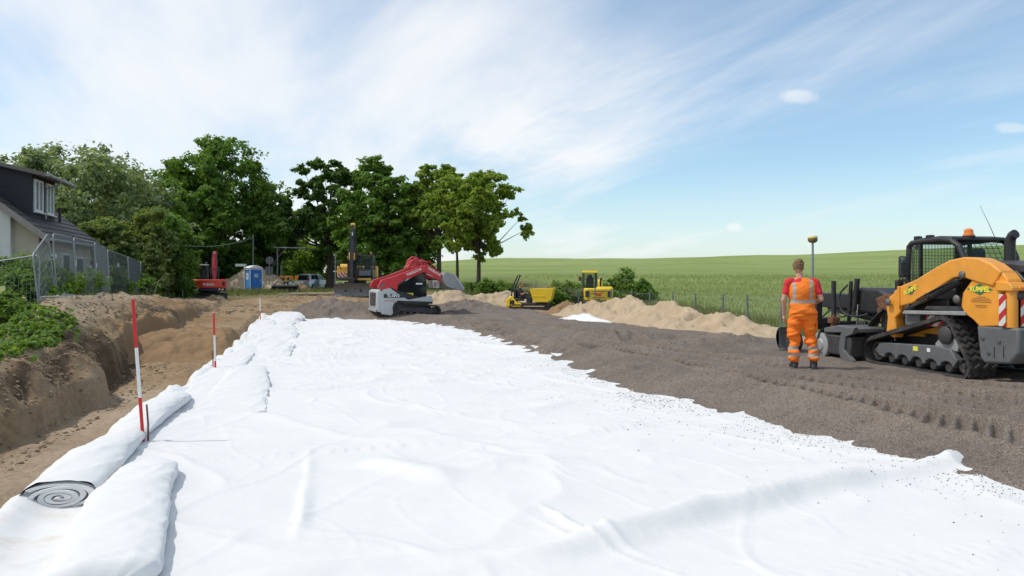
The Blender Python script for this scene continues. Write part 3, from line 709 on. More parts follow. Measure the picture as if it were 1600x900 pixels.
def bush(name, base, h, rx, label, cat='bush', kind='mid', clumps=16, leaves=3000, size=.14, seed=1, group=None, ry=None, clump_r=.42, stems=6):
    rng = np.random.default_rng(seed); root = empty(name, base, 0, label, cat, group); ry = ry or rx
    C = []
    for i in range(clumps):
        a = rng.random() * 6.283; r = rng.random() ** .5; z = rng.random()
        w = 1 - .5 * z * z
        C.append((math.cos(a) * r * rx * w, math.sin(a) * r * ry * w, h * (.12 + .74 * z * (1 - .25 * r))))
    C = np.array(C); rad = (clump_r * min(rx, h) * (.55 + .6 * rng.random(clumps)))[:, None] * np.array([1, 1, .8])
    C[:, 2] = np.minimum(C[:, 2], h - rad[:, 2] * .6)
    co, q = leaves_mesh(rng, C, rad, leaves, size, .6)
    co[:, 2] = np.maximum(co[:, 2], -.05)
    fast_mesh('foliage', co, q, LEAF[kind], root, False)
    mb = MB()
    for i in range(min(stems, clumps)):
        c = C[i]; mb.tube([(c[0] * .1, c[1] * .1, -.1), (c[0] * .5, c[1] * .5, c[2] * .55), c], [.03, .02, .008], 5)
    mb.build('stem', BARK, root, smooth=60)
    return root
def base_at(px, Y, dz=0.0):
    x = (px - 800) / 1150 * Y; return (x, Y, gz(x, Y) + dz)

tree('willow_tree', base_at(95, 54), 11.3, 7.0, 'broad pale green willow behind the house with drooping grey green foliage', 'tree', 'willow', 120, 30000, .30, .12, 4, shape='dome', clump_r=.26, droop=.25)
tree('willow_tree', base_at(205, 58), 9.3, 3.4, 'smaller pale willow filling the gap left of the dark maple', 'tree', 'willow', 60, 13000, .28, .12, 14, clump_r=.28)
tree('maple_tree', base_at(336, 76), 15.9, 7.0, 'tall dense dark green maple behind the red excavator', 'tree', 'mid', 130, 34000, .34, .10, 7, shape='egg', clump_r=.22)
tree('lime_tree', base_at(420, 82), 11.8, 2.6, 'narrow dark green tree right of the dense maple, above the blue toilet', 'tree', 'dark', 60, 14000, .32, .12, 8, shape='egg', clump_r=.25)
tree('birch_tree', base_at(440, 84), 11.0, 2.4, 'thin drooping birch with sky showing through at the road gap', 'tree', 'willow', 34, 5000, .26, .3, 23, bark=BIRCH, gaps=.3, clump_r=.2, droop=.7, trunk_r=.13)
tree('oak_tree', base_at(516, 78), 14.2, 4.6, 'tall dark oak with ragged open crown behind the yellow excavator', 'tree', 'dark', 74, 22000, .34, .22, 9, gaps=.45, clump_r=.19, trunk_r=.42)
tree('ash_tree', base_at(592, 72), 12.9, 4.0, 'dense green ash left of the twin bright trees', 'tree', 'mid', 110, 30000, .32, .10, 10, shape='egg', clump_r=.22)
tree('lime_tree', base_at(686, 71), 12.7, 3.1, 'taller lime with bare dark trunk behind the red loader bucket', 'tree', 'bright', 66, 16000, .30, .28, 11, shape='oval', clump_r=.22, trunk_r=.28)
tree('lime_tree', base_at(655, 76), 11.3, 2.4, 'slim dark lime in the gap between ash and bright trees', 'tree', 'mid', 40, 9000, .30, .25, 16, shape='egg', clump_r=.26)
tree('field_maple_tree', base_at(748, 58), 9.9, 3.7, 'rightmost bright green maple at the field edge with visible trunk', 'tree', 'bright', 84, 19000, .27, .27, 12, shape='dome', clump_r=.19, trunk_r=.2, gaps=.3, lean=-.15)
tree('young_tree', base_at(714, 62), 7.4, 1.7, 'small tree with slim dark trunk left of the rightmost maple', 'tree', 'mid', 26, 5000, .26, .42, 13, clump_r=.26, trunk_r=.17)
for i, (px, Y, h, r, k, lab) in enumerate([
    (478, 92, 6.6, 3.2, 'bright', 'light green shrubby tree beside the road behind the parked car'),
    (452, 112, 10.5, 4.5, 'mid', 'far tree closing the view down the road'),
    (540, 98, 8.0, 5.0, 'mid', 'far bushy tree behind the yellow excavator cab'),
    (628, 92, 6.8, 4.2, 'dark', 'dark bushy tree low behind the red loader'),
    (400, 96, 7.0, 4.5, 'dark', 'dark bushy tree behind the portable toilet'),
    (318, 76, 6.0, 4.0, 'dark', 'dark low tree in the shade behind the red excavator'),
    (250, 70, 6.0, 3.6, 'dark', 'dark low tree behind the garden shrubs')]):
    tree('background_tree', base_at(px, Y), h, r, lab, 'tree', k, 46, 9000, .36, .03, 40 + i, clump_r=.36)
tree('hazel_shrub', base_at(222, 42), 5.3, 1.9, 'olive garden shrub tree above the far fence panels', 'shrub', 'olive', 44, 11000, .19, .05, 31, clump_r=.3)
tree('hazel_shrub', base_at(262, 44), 5.0, 1.6, 'green garden shrub next to the dark maple', 'shrub', 'mid', 40, 9000, .19, .04, 32, clump_r=.32)
tree('hazel_shrub', base_at(176, 40), 4.6, 1.5, 'green garden shrub close to the house roof', 'shrub', 'olive', 36, 8000, .18, .04, 33, clump_r=.32)
tree('garden_conifer', base_at(238, 39), 3.7, 1.0, 'brownish conifer in the garden behind the last fence panel', 'shrub', 'olive', 34, 6000, .14, .04, 34, shape='cone', clump_r=.3)
# ------------------------------------------------------------------ house at the left edge
def house():
    O = Vector((-18.25, 29.0, 0)); rz = math.atan2(.28, .96)      # local x to the right along the gable, y back along the eave
    zb = .62
    h = empty('house', (O.x, O.y, zb), rz, 'white rendered house with steep dark tiled roof and black slate dormer at the left edge', 'house')
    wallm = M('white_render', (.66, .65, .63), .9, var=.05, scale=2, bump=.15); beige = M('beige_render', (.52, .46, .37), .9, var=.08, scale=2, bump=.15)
    slate = M('black_slate', (.018, .021, .03), .6, var=.3, scale=12, bump=.4, bscale=25)
    tile = bpy.data.materials.new('dark_roof_tiles'); tile.use_nodes = True; t = tile.node_tree; L = t.links.new; p = t.nodes['Principled BSDF']; p.inputs['Roughness'].default_value = .6
    tc = nd(t, 'ShaderNodeTexCoord'); br = nd(t, 'ShaderNodeTexBrick'); L(tc.outputs['UV'], br.inputs['Vector'])
    br.inputs['Color1'].default_value = (.020, .019, .021, 1); br.inputs['Color2'].default_value = (.042, .037, .037, 1); br.inputs['Mortar'].default_value = (.012, .011, .012, 1)
    br.inputs['Scale'].default_value = 1; br.inputs['Brick Width'].default_value = .30; br.inputs['Row Height'].default_value = .34; br.inputs['Mortar Size'].default_value = .022
    n = nd(t, 'ShaderNodeTexNoise'); n.inputs['Scale'].default_value = 3; n.inputs['Detail'].default_value = 6; L(tc.outputs['Object'], n.inputs['Vector'])
    mx = nd(t, 'ShaderNodeMix', data_type='RGBA', blend_type='OVERLAY'); mx.inputs[0].default_value = .6; L(br.outputs[0], mx.inputs[6]); L(n.outputs[0], mx.inputs[7]); L(mx.outputs[2], p.inputs['Base Color'])
    bp = nd(t, 'ShaderNodeBump'); bp.inputs['Distance'].default_value = .05; bp.inputs['Strength'].default_value = .9; L(br.outputs['Fac'], bp.inputs['Height']); bp.invert = True; L(bp.outputs[0], p.inputs['Normal'])
    sl = .80; ez = 2.62; half = 5.2                                # roof slope, eave height above the plot, half width to the ridge
    rz_ = lambda x: ez + (-x) * sl
    ln = 8.2
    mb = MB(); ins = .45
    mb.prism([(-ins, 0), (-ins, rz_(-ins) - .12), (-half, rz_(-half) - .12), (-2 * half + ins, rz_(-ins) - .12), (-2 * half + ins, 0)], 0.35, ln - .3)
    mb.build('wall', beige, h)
    mb = MB(); mb.prism([(-1.35, -.02), (-1.35, rz_(-1.35) - .14), (-half, rz_(-half) - .14), (-2 * half + ins, rz_(-ins) - .14), (-2 * half + ins, -.02)], .10, .36)
    mb.build('gable_wall', wallm, h)
    # roof: two slopes as slabs
    v = []; f = []; uv = []
    L_ = half * math.hypot(1, sl); th = .16
    mb = MB()
    mb.prism([(0, ez), (-half, rz_(-half)), (-half, rz_(-half) - th * 1.3), (0, ez - th * 1.3)], -.1, ln); 
    mb.prism([(-2 * half, ez), (-half - .002, rz_(-half)), (-half - .002, rz_(-half) - th * 1.3), (-2 * half, ez - th * 1.3)], -.1, ln)
    ro = mb.build('roof', tile, h); me = ro.data; ul = me.uv_layers.new(name='UV')
    for lp in me.loops:
        c = me.vertices[lp.vertex_index].co; ul.data[lp.index].uv = (c.y, (c.x) * math.hypot(1, sl))
    mb = MB()                                                     # tiles laid in courses: low steps on the slope
    k = math.hypot(1, sl)
    for i in range(14):
        a = i * .34 / k * 1.08; x0, x1 = -a, -a - .40 / k
        if -x1 > half: break
        mb.prism([(x0 + .03, rz_(x0 + .03) + .048), (x1, rz_(x1) + .012), (x1, rz_(x1) + .004), (x0 + .03, rz_(x0 + .03) + .005)], -.12, ln + .02)
    cs = mb.build('tile_course', tile, ro)
    ul = cs.data.uv_layers.new(name='UV')
    for lp in cs.data.loops:
        c = cs.data.vertices[lp.vertex_index].co; ul.data[lp.index].uv = (c.y, c.x * k)
    tag(cs, kind='stuff') if False else None
    MB().prism([(.02, ez + .03), (-half, rz_(-half) + .03), (-half, rz_(-half) - .24), (.02, ez - .24)], -.16, -.11).build('verge_board', M('pale_board', (.30, .27, .24), .8), h)
    mb = MB(); mb.tube([(.07, -.1, ez - .08), (.07, ln, ez - .10)], .065, 10); mb.build('gutter', MAT['lgrey'], h)
    # dormer
    d0, d1 = 1.7, 4.7; dx = -1.1; dt = rz_(dx) + 1.85; 
    mb = MB(); bx = -(dt - ez) / sl
    mb.prism([(dx, rz_(dx) - .1), (dx, dt), (bx - .4, dt + .5), (bx - .4, rz_(bx) - .3)], d0, d1)
    dm = mb.build('dormer', slate, h)
    mb = MB(); mb.prism([(dx + .62, dt - .18), (-half - .5, dt + 1.0 - .02), (-half - .5, dt + 1.16), (dx + .62, dt - .02)], d0 - .35, d1 + .45)
    mb.build('dormer_roof', M('dormer_felt', (.17, .155, .145), .85, var=.15), dm, .01)
    mb = MB(); mb.tube([(dx + .68, d0 - .35, dt - .10), (dx + .68, d1 + .45, dt - .14)], .07, 10)
    mb.tube([(dx + .66, d0 + 1.5, dt - .14), (dx + .6, d0 + 1.5, dt - .32), (dx + .12, d0 + 1.42, dt - .5), (dx + .10, d0 + 1.40, rz_(dx) + .05)], .045, 10)
    mb.build('downpipe', MAT['lgrey'], dm)
    wf = MAT['white_clean']; gl = M('window_glass', (.10, .13, .15), .08, var=.2, scale=1.2, spec=.8); cur = M('net_curtain', (.55, .56, .56), .9, var=.1)
    for (a, b) in ((d0 + .20, d0 + 1.22), (d0 + 1.70, d0 + 2.65)):
        z0, z1 = rz_(dx) + .28, dt - .22
        w = MB()
        for (y0, y1, q0, q1) in ((a, b, z0, z0 + .09), (a, b, z1 - .09, z1), (a, a + .09, z0 + .09, z1 - .09), (b - .09, b, z0 + .09, z1 - .09), ((a + b) / 2 - .05, (a + b) / 2 + .05, z0 + .09, z1 - .09)):
            w.box(dx + .03, (y0 + y1) / 2, (q0 + q1) / 2, .10, y1 - y0, q1 - q0)
        w.box(dx + .09, (a + b) / 2, z0 - .03, .16, b - a + .12, .05)
        wo = w.build('window', wf, dm, .006)
        g = MB(); m_ = (a + b) / 2
        g.box(dx + .02, (a + .09 + m_ - .05) / 2, (z0 + z1) / 2, .02, m_ - a - .14, z1 - z0 - .18); g.box(dx + .02, (m_ + .05 + b - .09) / 2, (z0 + z1) / 2, .02, b - m_ - .14, z1 - z0 - .18)
        # the panes belong to the dormer's windows
        g.build('pane', gl, dm)
    for (x, y) in ((-2.35, .75), (-1.15, 5.6)):
        m2 = MB(); m2.cyl((x, y, rz_(x) - .1), (x, y, rz_(x) + .62), .06); m2.cyl((x, y, rz_(x) + .62), (x, y, rz_(x) + .70), .085); m2.build('vent_pipe', MAT['black'], ro)
    # long side under the eave: door and windows in the shade
    for (y0, y1, z0, z1) in ((1.4, 2.3, .9, 2.0), (3.2, 4.2, .1, 2.1), (5.2, 6.4, .9, 2.0)):
        w = MB(); w.box(-ins + .03, (y0 + y1) / 2, (z0 + z1) / 2, .08, y1 - y0, z1 - z0); wo = w.build('window' if z0 > .5 else 'door', wf, h, .006)
        MB().box(-ins + .075, (y0 + y1) / 2, (z0 + z1) / 2, .03, y1 - y0 - .2, z1 - z0 - .2).build('pane', gl, wo)
    MB().box(-ins - .46, .33, 1.1, .5, .05, 1.3).build('shutter', M('brown_shutter', (.22, .17, .12), .7), h)
house()

# ------------------------------------------------------------------ mobile site fence, panel by panel
MESHM = M('fence_wire', (.17, .185, .195), .5, .5, var=.1)
def fence_panel(p0, p1, z0, z1, label, hgt=2.0, lean=0.0, wires=True, step=.11, roundc=True):
    """p0,p1: plan positions of the two uprights, z0,z1 their feet"""
    a = Vector((p0[0], p0[1], z0)); b = Vector((p1[0], p1[1], z1)); ctr = a
    root = empty('site_fence', a, 0, label, 'mesh fence', 'mobile mesh fence panels along the garden')
    b = b - a; a = Vector((0, 0, 0)); d = b.normalized(); nn = Vector((-b.y, b.x, 0)).normalized()
    up = (Vector((0, 0, 1)) + nn * lean).normalized()
    up = (up - d * up.dot(d) * .0)
    r = .021
    def P(s, h): return a + b * s + up * h
    mb = MB(); L = b.length; c = .12
    mb.tube([P(0, 0), P(0, hgt - c), P(c * .3 / L, hgt - c * .3), P(c / L, hgt), P(1 - c / L, hgt), P(1 - c * .3 / L, hgt - c * .3), P(1, hgt - c), P(1, 0)], r, 8)
    mb.build('frame', MAT['galv'], root, smooth=60)
    w = MB()
    n = max(2, int(L / step))
    for i in range(1, n): w.tube([P(i / n, .18), P(i / n, hgt)], .0046, 4, False)
    for k in range(1, 8): w.tube([P(0, .18 + k * (hgt - .2) / 8), P(1, .18 + k * (hgt - .2) / 8)], .005, 4, False)
    w.tube([P(0, .18), P(1, .18)], .012, 6, False)
    w.build('wire_mesh', MESHM, root, smooth=60)
    return root, P
foot_m = M('fence_foot_concrete', (.30, .28, .26), .95, var=.2, scale=6, bump=.4)
def fence_foot(x, y, z, rz, label):
    mb = MB(); mb.prism([(-.36, 0), (.36, 0), (.33, .13), (-.33, .13)], -.11, .11)
    o = mb.build('concrete_block', foot_m, None, .015); o.location = (x, y, z); o.rotation_euler = (0, 0, rz)
    tag(o, label, 'concrete block', 'concrete feet of the mobile fence'); return o
def fz(px, Y, py): return CAM_H - (py - 430) / 1150 * Y
posts = [((-15.6, 18.6), -.30), ((-12.15, 19.0), .26), ((-13.0, 21.0), .92), ((-13.9, 23.5), .93), ((-14.93, 26.5), .90), ((-16.4, 30.0), .77), ((-17.65, 34.0), .58), ((-19.1, 38.0), .41), ((-20.4, 42.5), .38)]
flabs = ['nearest mesh fence panel, in front of the rose bushes at the left edge', 'narrow steep mesh fence panel with rounded top corner beside the tilted near one', 'mesh fence panel above the concrete block, second after the bend',
         'mesh fence panel in front of the house eave', 'mesh fence panel with dense screen in front of the porch', 'mesh fence panel in front of the olive shrub', 'mesh fence panel before the cut branches', 'last mesh fence panel, nearest the red excavator']
FP = []
for i in range(8):
    (p0, z0), (p1, z1) = posts[i], posts[i + 1]
    e = .05
    q0 = (p0[0] + (p1[0] - p0[0]) * e * .5, p0[1] + (p1[1] - p0[1]) * e * .5); q1 = (p1[0] - (p1[0] - p0[0]) * e * .5, p1[1] - (p1[1] - p0[1]) * e * .5)
    r_, P_ = fence_panel(q0, q1, z0 + .02, z1 + .02, flabs[i], lean=.05 if i != 1 else .1, step=.06 if i in (4, 6) else .10)
    FP.append((r_, P_))
# clips and tags tied to the mesh
for k, (i, s, h, c, lab) in enumerate([(0, .72, 1.25, (.75, .72, .30), 'pale yellow tag tied to the nearest fence panel'), (2, .06, 1.35, (.8, .8, .78), 'white rag tied to the fence upright above the concrete block'), (3, .04, 1.2, (.8, .8, .78), 'white clamp on the fence upright before the eave'),
                                       (4, .04, 1.2, (.8, .8, .78), 'white clamp on the fence upright before the porch'), (5, .5, 1.5, (.75, .75, .72), 'small white tag on the fence in front of the olive shrub')]):
    r_, P_ = FP[i]; q = r_.location + P_(s, h)
    mb = MB(); rng = random.Random(k); w, hh = (.15, .11) if i == 0 else (.045, .09)
    mb.sheet([(-w, -.03, -hh), (w, -.03, -hh * .8), (w * .9, -.03, hh), (0, -.04, hh * .8), (-w * .8, -.03, hh)], .006)
    o = mb.build('fence_tag', M('tag_%d' % k, c, .6), None); o.location = q; tag(o, lab, 'tag')
fence_foot(-12.0, 20.8, gz(-12.0, 20.8) + .0, .15, 'concrete fence foot on the sandy bank under the bent fence corner')
fence_foot(-11.25, 18.2, gz(-11.25, 18.2) + .0, .3, 'concrete fence foot lower down beside the weeds')
o = MB().tube([(-8.55, 12.1, gz(-8.5, 12.1) - .02), (-8.95, 12.35, gz(-8.5, 12.1) + .95)], .024, 8).tube([(-8.55, 12.1, gz(-8.5, 12.1) + .08), (-9.6, 12.3, gz(-9.6, 12.3) + .28)], .02, 8).build('fence_brace', MAT['galv'], None, smooth=60)
tag(o, 'leaning galvanised brace standing in the weeds at the left edge', 'fence brace')
o = MB().tube([(-11.9, 20.6, gz(-11.9, 20.6) + .15), (-11.2, 18.35, gz(-11.2, 18.35) + .12)], .03, 8).build('fence_strut', MAT['galv'], None, smooth=60)
tag(o, 'loose grey tube lying between the two concrete fence feet', 'tube')

# garden behind the fence
bush('rose_bush', base_at(22, 21.6), 1.65, 1.5, 'clipped green bush behind the nearest fence panel', 'bush', 'weed', 30, 9000, .085, 51, ry=1.2)
bush('rose_bush', base_at(14, 20.4), 1.15, 1.25, 'low dark rose bush with pink blooms behind the nearest fence panel', 'bush', 'mid', 26, 7000, .08, 52, ry=.9)
bush('rose_bush', base_at(78, 22.5), 1.5, .9, 'green bush between the bent fence corner and the house wall', 'bush', 'weed', 20, 5000, .085, 53)
bush('rose_bush', base_at(-6, 17.6), 1.0, .9, 'dense low green bush in front of the nearest fence panel', 'bush', 'weed', 20, 6000, .08, 71)
bush('rose_bush', base_at(52, 20.3), 1.2, .8, 'dark green bush beside the foot of the tilted fence', 'bush', 'mid', 20, 6000, .08, 72, ry=.6)
bush('garden_bush', base_at(118, 26.5), 1.1, 1.2, 'low green bush under the house eave behind the fence', 'bush', 'weed', 22, 5000, .09, 54)
bush('garden_bush', base_at(140, 30.5), 1.7, .9, 'olive bush behind the fence before the porch', 'bush', 'olive', 20, 4500, .10, 55)
bush('garden_bush', base_at(176, 34), 1.7, 1.1, 'green bush behind the dense fence panels', 'bush', 'mid', 22, 5000, .11, 56)
bush('garden_bush', base_at(205, 38), 1.6, 1.3, 'dark green bush behind the last fence panels', 'bush', 'mid', 22, 5000, .12, 57)
bush('garden_bush', base_at(268, 46), 2.6, 1.8, 'leafy bush left of the red excavator', 'bush', 'mid', 26, 7000, .14, 58)
bush('garden_bush', base_at(292, 47), 1.5, 1.2, 'low bush touching the red excavator cab', 'bush', 'weed', 18, 4000, .13, 59)
blm = M('pink_petals', (.78, .42, .42), .7, var=.2); bw = M('pale_petals', (.82, .76, .72), .7, var=.1)
rng = random.Random(5)
for k, (px, py, Y, m, lab) in enumerate([(37, 465, 19.5, blm, 'large pink rose bloom on the dark bush'), (52, 486, 19.4, bw, 'pale rose bloom low on the dark bush'), (44, 478, 19.4, bw, 'pale rose bloom under the pink one'), (57, 512, 19.3, bw, 'white bloom near the foot of the fence upright'), (285, 421, 46, blm, 'pale pink blossom head left of the red excavator')]):
    mb = MB(); rr = .055 * Y / 17
    for j in range(9):
        a = j * 2.4; q = rr * (.25 + .08 * j); mb.ball((math.cos(a) * q * .8, math.sin(a) * q * .8, q * .25 - j * rr * .06), rr * .45, (1, 1, .55), 6)
    o = mb.build('rose_bloom', m, None, smooth=80); o.location = at(px, py, Y); tag(o, lab, 'flower')
# cut branches and roots
def sticks(name, spots, lab, cat, mat, r=.012):
    mb = MB(); b0 = Vector(spots[0][0])
    for line in spots: mb.tube([Vector(p) - b0 for p in line], [r * (1.2 - .8 * i / max(1, len(line) - 1)) for i in range(len(line))], 6)
    o = mb.build(name, mat, None, smooth=70); o.location = b0; tag(o, lab, cat); return o
rng = random.Random(12)
cut = []
for i in range(16):
    b = at(218 + rng.random() * 22, 462, 37 + rng.random() * 2); d = Vector((rng.uniform(-1, 1), rng.uniform(-.5, .5), rng.uniform(.1, 1.1)))
    cut.append([b + Vector((0, 0, -.2)), b + d * .6 + Vector((0, 0, .15)), b + d * 1.3])
sticks('cut_branches', cut, 'heap of bare cut branches behind the last fence panels', 'branches', M('dry_branch', (.40, .36, .30), .8), .022)
def on_ground(x, y, dz=0): return (x, y, gz(x, y) + dz)
sticks('wooden_batten', [[on_ground(-8.15, 12.0, .04), on_ground(-7.35, 12.6, .05)]], 'pale wooden batten lying at the weedy edge of the bank', 'batten', MAT['wood'], .022)
sticks('wooden_offcut', [[on_ground(-11.35, 29.3, .06), on_ground(-11.2, 29.9, .16)]], 'small pale wood offcut on the far end of the bank', 'offcut', MAT['wood'], .07)
rt = []
for i in range(60):
    y = rng.uniform(8.5, 13.2); x = float(xT(np.array([y]))[0]) - rng.uniform(.1, .9); p = Vector(on_ground(x, y, .01)); d = Vector((rng.uniform(.0, .25), rng.uniform(-.3, .3), rng.uniform(-.25, .1)))
    rt.append([p, p + d * .5 + Vector((.06, 0, .02)), p + d + Vector((.05, 0, -.05))])
o = sticks('roots', rt, 'torn roots hanging from the cut bank', 'roots', M('root', (.26, .19, .13), .9), .006); o['kind'] = 'stuff'
o = MB().tube([on_ground(-8.05, 13.3, -.1), on_ground(-8.03, 13.3, .08), on_ground(-8.0, 13.32, .2)], [.11, .09, .07], 9).build('tree_stump', M('stump', (.10, .065, .045), .95, bump=.6), None, smooth=60); tag(o, 'small dark stump on the bank below the concrete fence foot', 'stump')

# ground cover: weeds on the near bank, grass in the verge and along the field
def blades(name, pts, h, mat, seed, wid=.012):
    rng = np.random.default_rng(seed); n = len(pts); a = rng.random(n) * 6.283
    hh = h * (.5 + rng.random(n)); t = np.stack([np.cos(a), np.sin(a), 0 * a], 1) * wid * (.6 + rng.random(n))[:, None]
    ln = np.stack([rng.normal(size=n), rng.normal(size=n), 0 * a], 1) * .28 * hh[:, None]; up = np.stack([0 * a, 0 * a, hh], 1)
    co = np.stack([pts - t, pts + t, pts + up + ln * 1.0 + t * .12, pts + up + ln - t * .12], 1).reshape(-1, 3)
    return fast_mesh(name, co, np.arange(n * 4).reshape(-1, 4), mat, None, False)
rs = np.random.default_rng(77)
def scatter(n, x0, x1, y0, y1, cond, hf=ground_h):
    x = rs.uniform(x0, x1, n); y = rs.uniform(y0, y1, n); k = cond(x, y); x = x[k]; y = y[k]
    return np.stack([x, y, hf(x, y) - .01], 1)
def wcond(x, y):
    s = xT(y) - x; n = fbm(x * 1.1, y * 1.1, 3, 131); return (s > .45 + .35 * n) & (n > -.22) & (y < 17.5) & (y > 7.5) & (x < -.62 * y + .4)
P = scatter(6500, -16, -6, 7, 16, wcond)
co, q = leaves_mesh(np.random.default_rng(3), P + np.array([0, 0, .10]), np.full((len(P), 3), .09) * np.array([1, 1, .8]), 46000, .075, .8, 1.25)
o = fast_mesh('weeds', co, q, LEAF['weed'], None, False); tag(o, 'low leafy green weeds covering the bank edge at the left', 'weeds', kind='stuff')
gm = leaf_mat('grass_blades', (.11, .145, .04), (.24, .25, .10), .3, .7)
def vcond(x, y):
    s = x - xF(y); n = fbm(x * .6, y * .6, 3, 141); return (s > -1.4 + .6 * n) & (s < 5.2) 
vx = rs.uniform(-1.6, 5.4, 26000); vy = 9 + 36 * rs.random(26000) ** 1.4; px = xF(vy) + vx
hz = np.where(vx > .6, field_h(px, vy), ground_h(px, vy)); k = (vx > -1.0 + .5 * fbm(px * .6, vy * .6, 3, 141)) & (px > xR(vy) + .3)
Pv = np.stack([px, vy, hz - .02], 1)[k]
o = blades('verge_grass', Pv, .26, gm, 5, .010); tag(o, 'rough seeding grass along the field fence', 'grass', kind='stuff')
def tcond(x, y): return mask_ground(x, y) > .55
Pt = np.concatenate([scatter(9000, -30, -8, 44, 66, tcond), scatter(5000, -4, 6, 44, 62, tcond), scatter(5000, -24, -12, 18, 44, tcond)])
o = blades('rough_grass', Pt, .30, gm, 6, .03); tag(o, 'tufts of rough grass round the garden and road edge', 'grass', kind='stuff')
# crop: standing stems read as a rough nap near the fence
cx = rs.uniform(4.5, 60, 60000); cy = 16 + 70 * rs.random(60000) ** 1.5; cxx = xF(cy) + cx
crop = leaf_mat('crop_blades', (.19, .245, .065), (.30, .345, .13), .3, .8)
o = blades('crop', np.stack([cxx, cy, field_h(cxx, cy) - .05], 1), .20, crop, 8, .02); tag(o, 'green cereal crop standing in the field behind the fence', 'crop', kind='stuff')

# bushes and weeds by the field fence
for i, (px, Y, h, r, k, sd, lab) in enumerate([
    (885, 43, 1.9, 1.5, 'olive', 61, 'wild olive bush between the dumper and the yellow excavator'),
    (868, 39, 1.3, .9, 'weed', 62, 'green bush just right of the yellow dumper skip'),
    (905, 46, 1.7, 1.2, 'mid', 63, 'bush half hidden behind the yellow excavator'),
    (975, 45, 1.9, 1.5, 'weed', 64, 'bright green bush right of the yellow excavator'),
    (1003, 43, 1.4, .9, 'mid', 65, 'small bush above the sand pile crest'),
    (770, 52, 1.3, 1.6, 'mid', 66, 'low dark bush under the rightmost maple'),
    (798, 54, 1.0, 1.3, 'olive', 67, 'low bush at the field edge behind the dumper roll bar'),
    (745, 57, .9, 1.3, 'weed', 68, 'weeds round the foot of the rightmost maple')]):
    bush('wild_bush', base_at(px, Y) if px < 860 else ((px - 800) / 1150 * Y, Y, max(gz((px - 800) / 1150 * Y, Y), float(field_h(np.array([(px - 800) / 1150 * Y]), np.array([Y]))[0])) - .05), h, r, lab, 'bush', k, 20, 5000, .12, sd)

# ------------------------------------------------------------------ field fence of steel stakes and wire netting
PG = M('green_grey_stake', (.20, .24, .22), .5, .3)
fl = ['yellow', 'white']; FPTS = []
yy = [18.7, 20.4, 22.1, 24.0, 26.0, 28.2, 30.6, 33.2, 36.0, 39.2, 42.8, 46.8, 51.2]
names = ['beside the worker', 'second from the worker', 'third from the worker', 'above the right end of the sand pile', 'above the low middle of the sand pile', 'above the shoulder of the sand pile', 'above the crest of the sand pile', 'in front of the bright green bush',
         'beside the yellow excavator', 'behind the wild olive bush', 'right of the dumper skip', 'behind the dumper roll bar', 'at the far end below the rightmost maple']
for i, y in enumerate(yy):
    x = float(xF(y)); z = gz(x, y); h = 1.42
    mb = MB(); mb.box(0, 0, h / 2 - .1, .045, .035, h + .2); mb.box(0, 0, h + .005, .055, .045, .02)
    for k in range(4): mb.box(-.025, 0, .3 + k * .33, .015, .05, .03)
    o = mb.build('fence_stake', PG, None); o.location = (x, y, z); o.rotation_euler = (R(random.Random(i).uniform(-2, 2)), R(random.Random(i + 50).uniform(-2, 2)), .1)
    tag(o, 'slim green steel fence stake ' + names[i], 'fence stake', 'stakes of the field fence'); FPTS.append(Vector((x, y, z)))
x0 = float(xF(15.0)); FPTS = [Vector((float(xF(13.0)), 13.0, gz(float(xF(13.0)), 13.0)))] + FPTS
mb = MB()
for a, b in zip(FPTS[:-1], FPTS[1:]):
    L = (b - a).length
    for h in (.08, .28, .48, .68, .88, 1.08, 1.36):
        m_ = (a + b) / 2; mb.tube([a + Vector((0, 0, h)), m_ + Vector((0, 0, h - .03)), b + Vector((0, 0, h))], .006 if h > 1.3 else .0022, 4, False)
    n = int(L / .18)
    for k in range(1, n):
        p = a.lerp(b, k / n); mb.tube([p + Vector((0, 0, .08)), p + Vector((0, 0, 1.34))], .0018, 3, False)
o = mb.build('wire_netting', M('netting', (.34, .37, .34), .5, .4), None); tag(o, 'thin wire netting strung along the field fence stakes', 'wire netting')
tagc = [M('yellow_tag', (.85, .72, .02), .5), M('white_tag', (.82, .82, .80), .5)]
for k, (i, s, h, c, lab) in enumerate([(0, .93, .62, 0, 'yellow tag on the field fence beside the worker'), (2, .40, .74, 1, 'white tag on the field fence, second from the worker'), (3, .3, .78, 1, 'white tag on the field fence above the sand pile right end'), (4, .2, .9, 0, 'yellow tag on the field fence above the sand pile'), (6, .6, .75, 1, 'white tag on the field fence near the sand pile crest'), (9, .5, .6, 1, 'white tag on the netting right of the dumper'), (12, .3, 1.0, 1, 'white tag on the fence behind the dumper roll bar')]):
    a, b = FPTS[i], FPTS[i + 1]; p = a.lerp(b, s) + Vector((0, -.02, h)); q = .05 if i < 6 else .08
    mb = MB(); mb.sheet([(-q, -.01, -q * .7), (q, -.01, -q * .8), (q * 1.05, -.01, q * .6), (0, -.018, q * .75), (-q, -.01, q * .7)], .005)
    o = mb.build('fence_tag', tagc[c], None); o.location = p; tag(o, lab, 'tag')
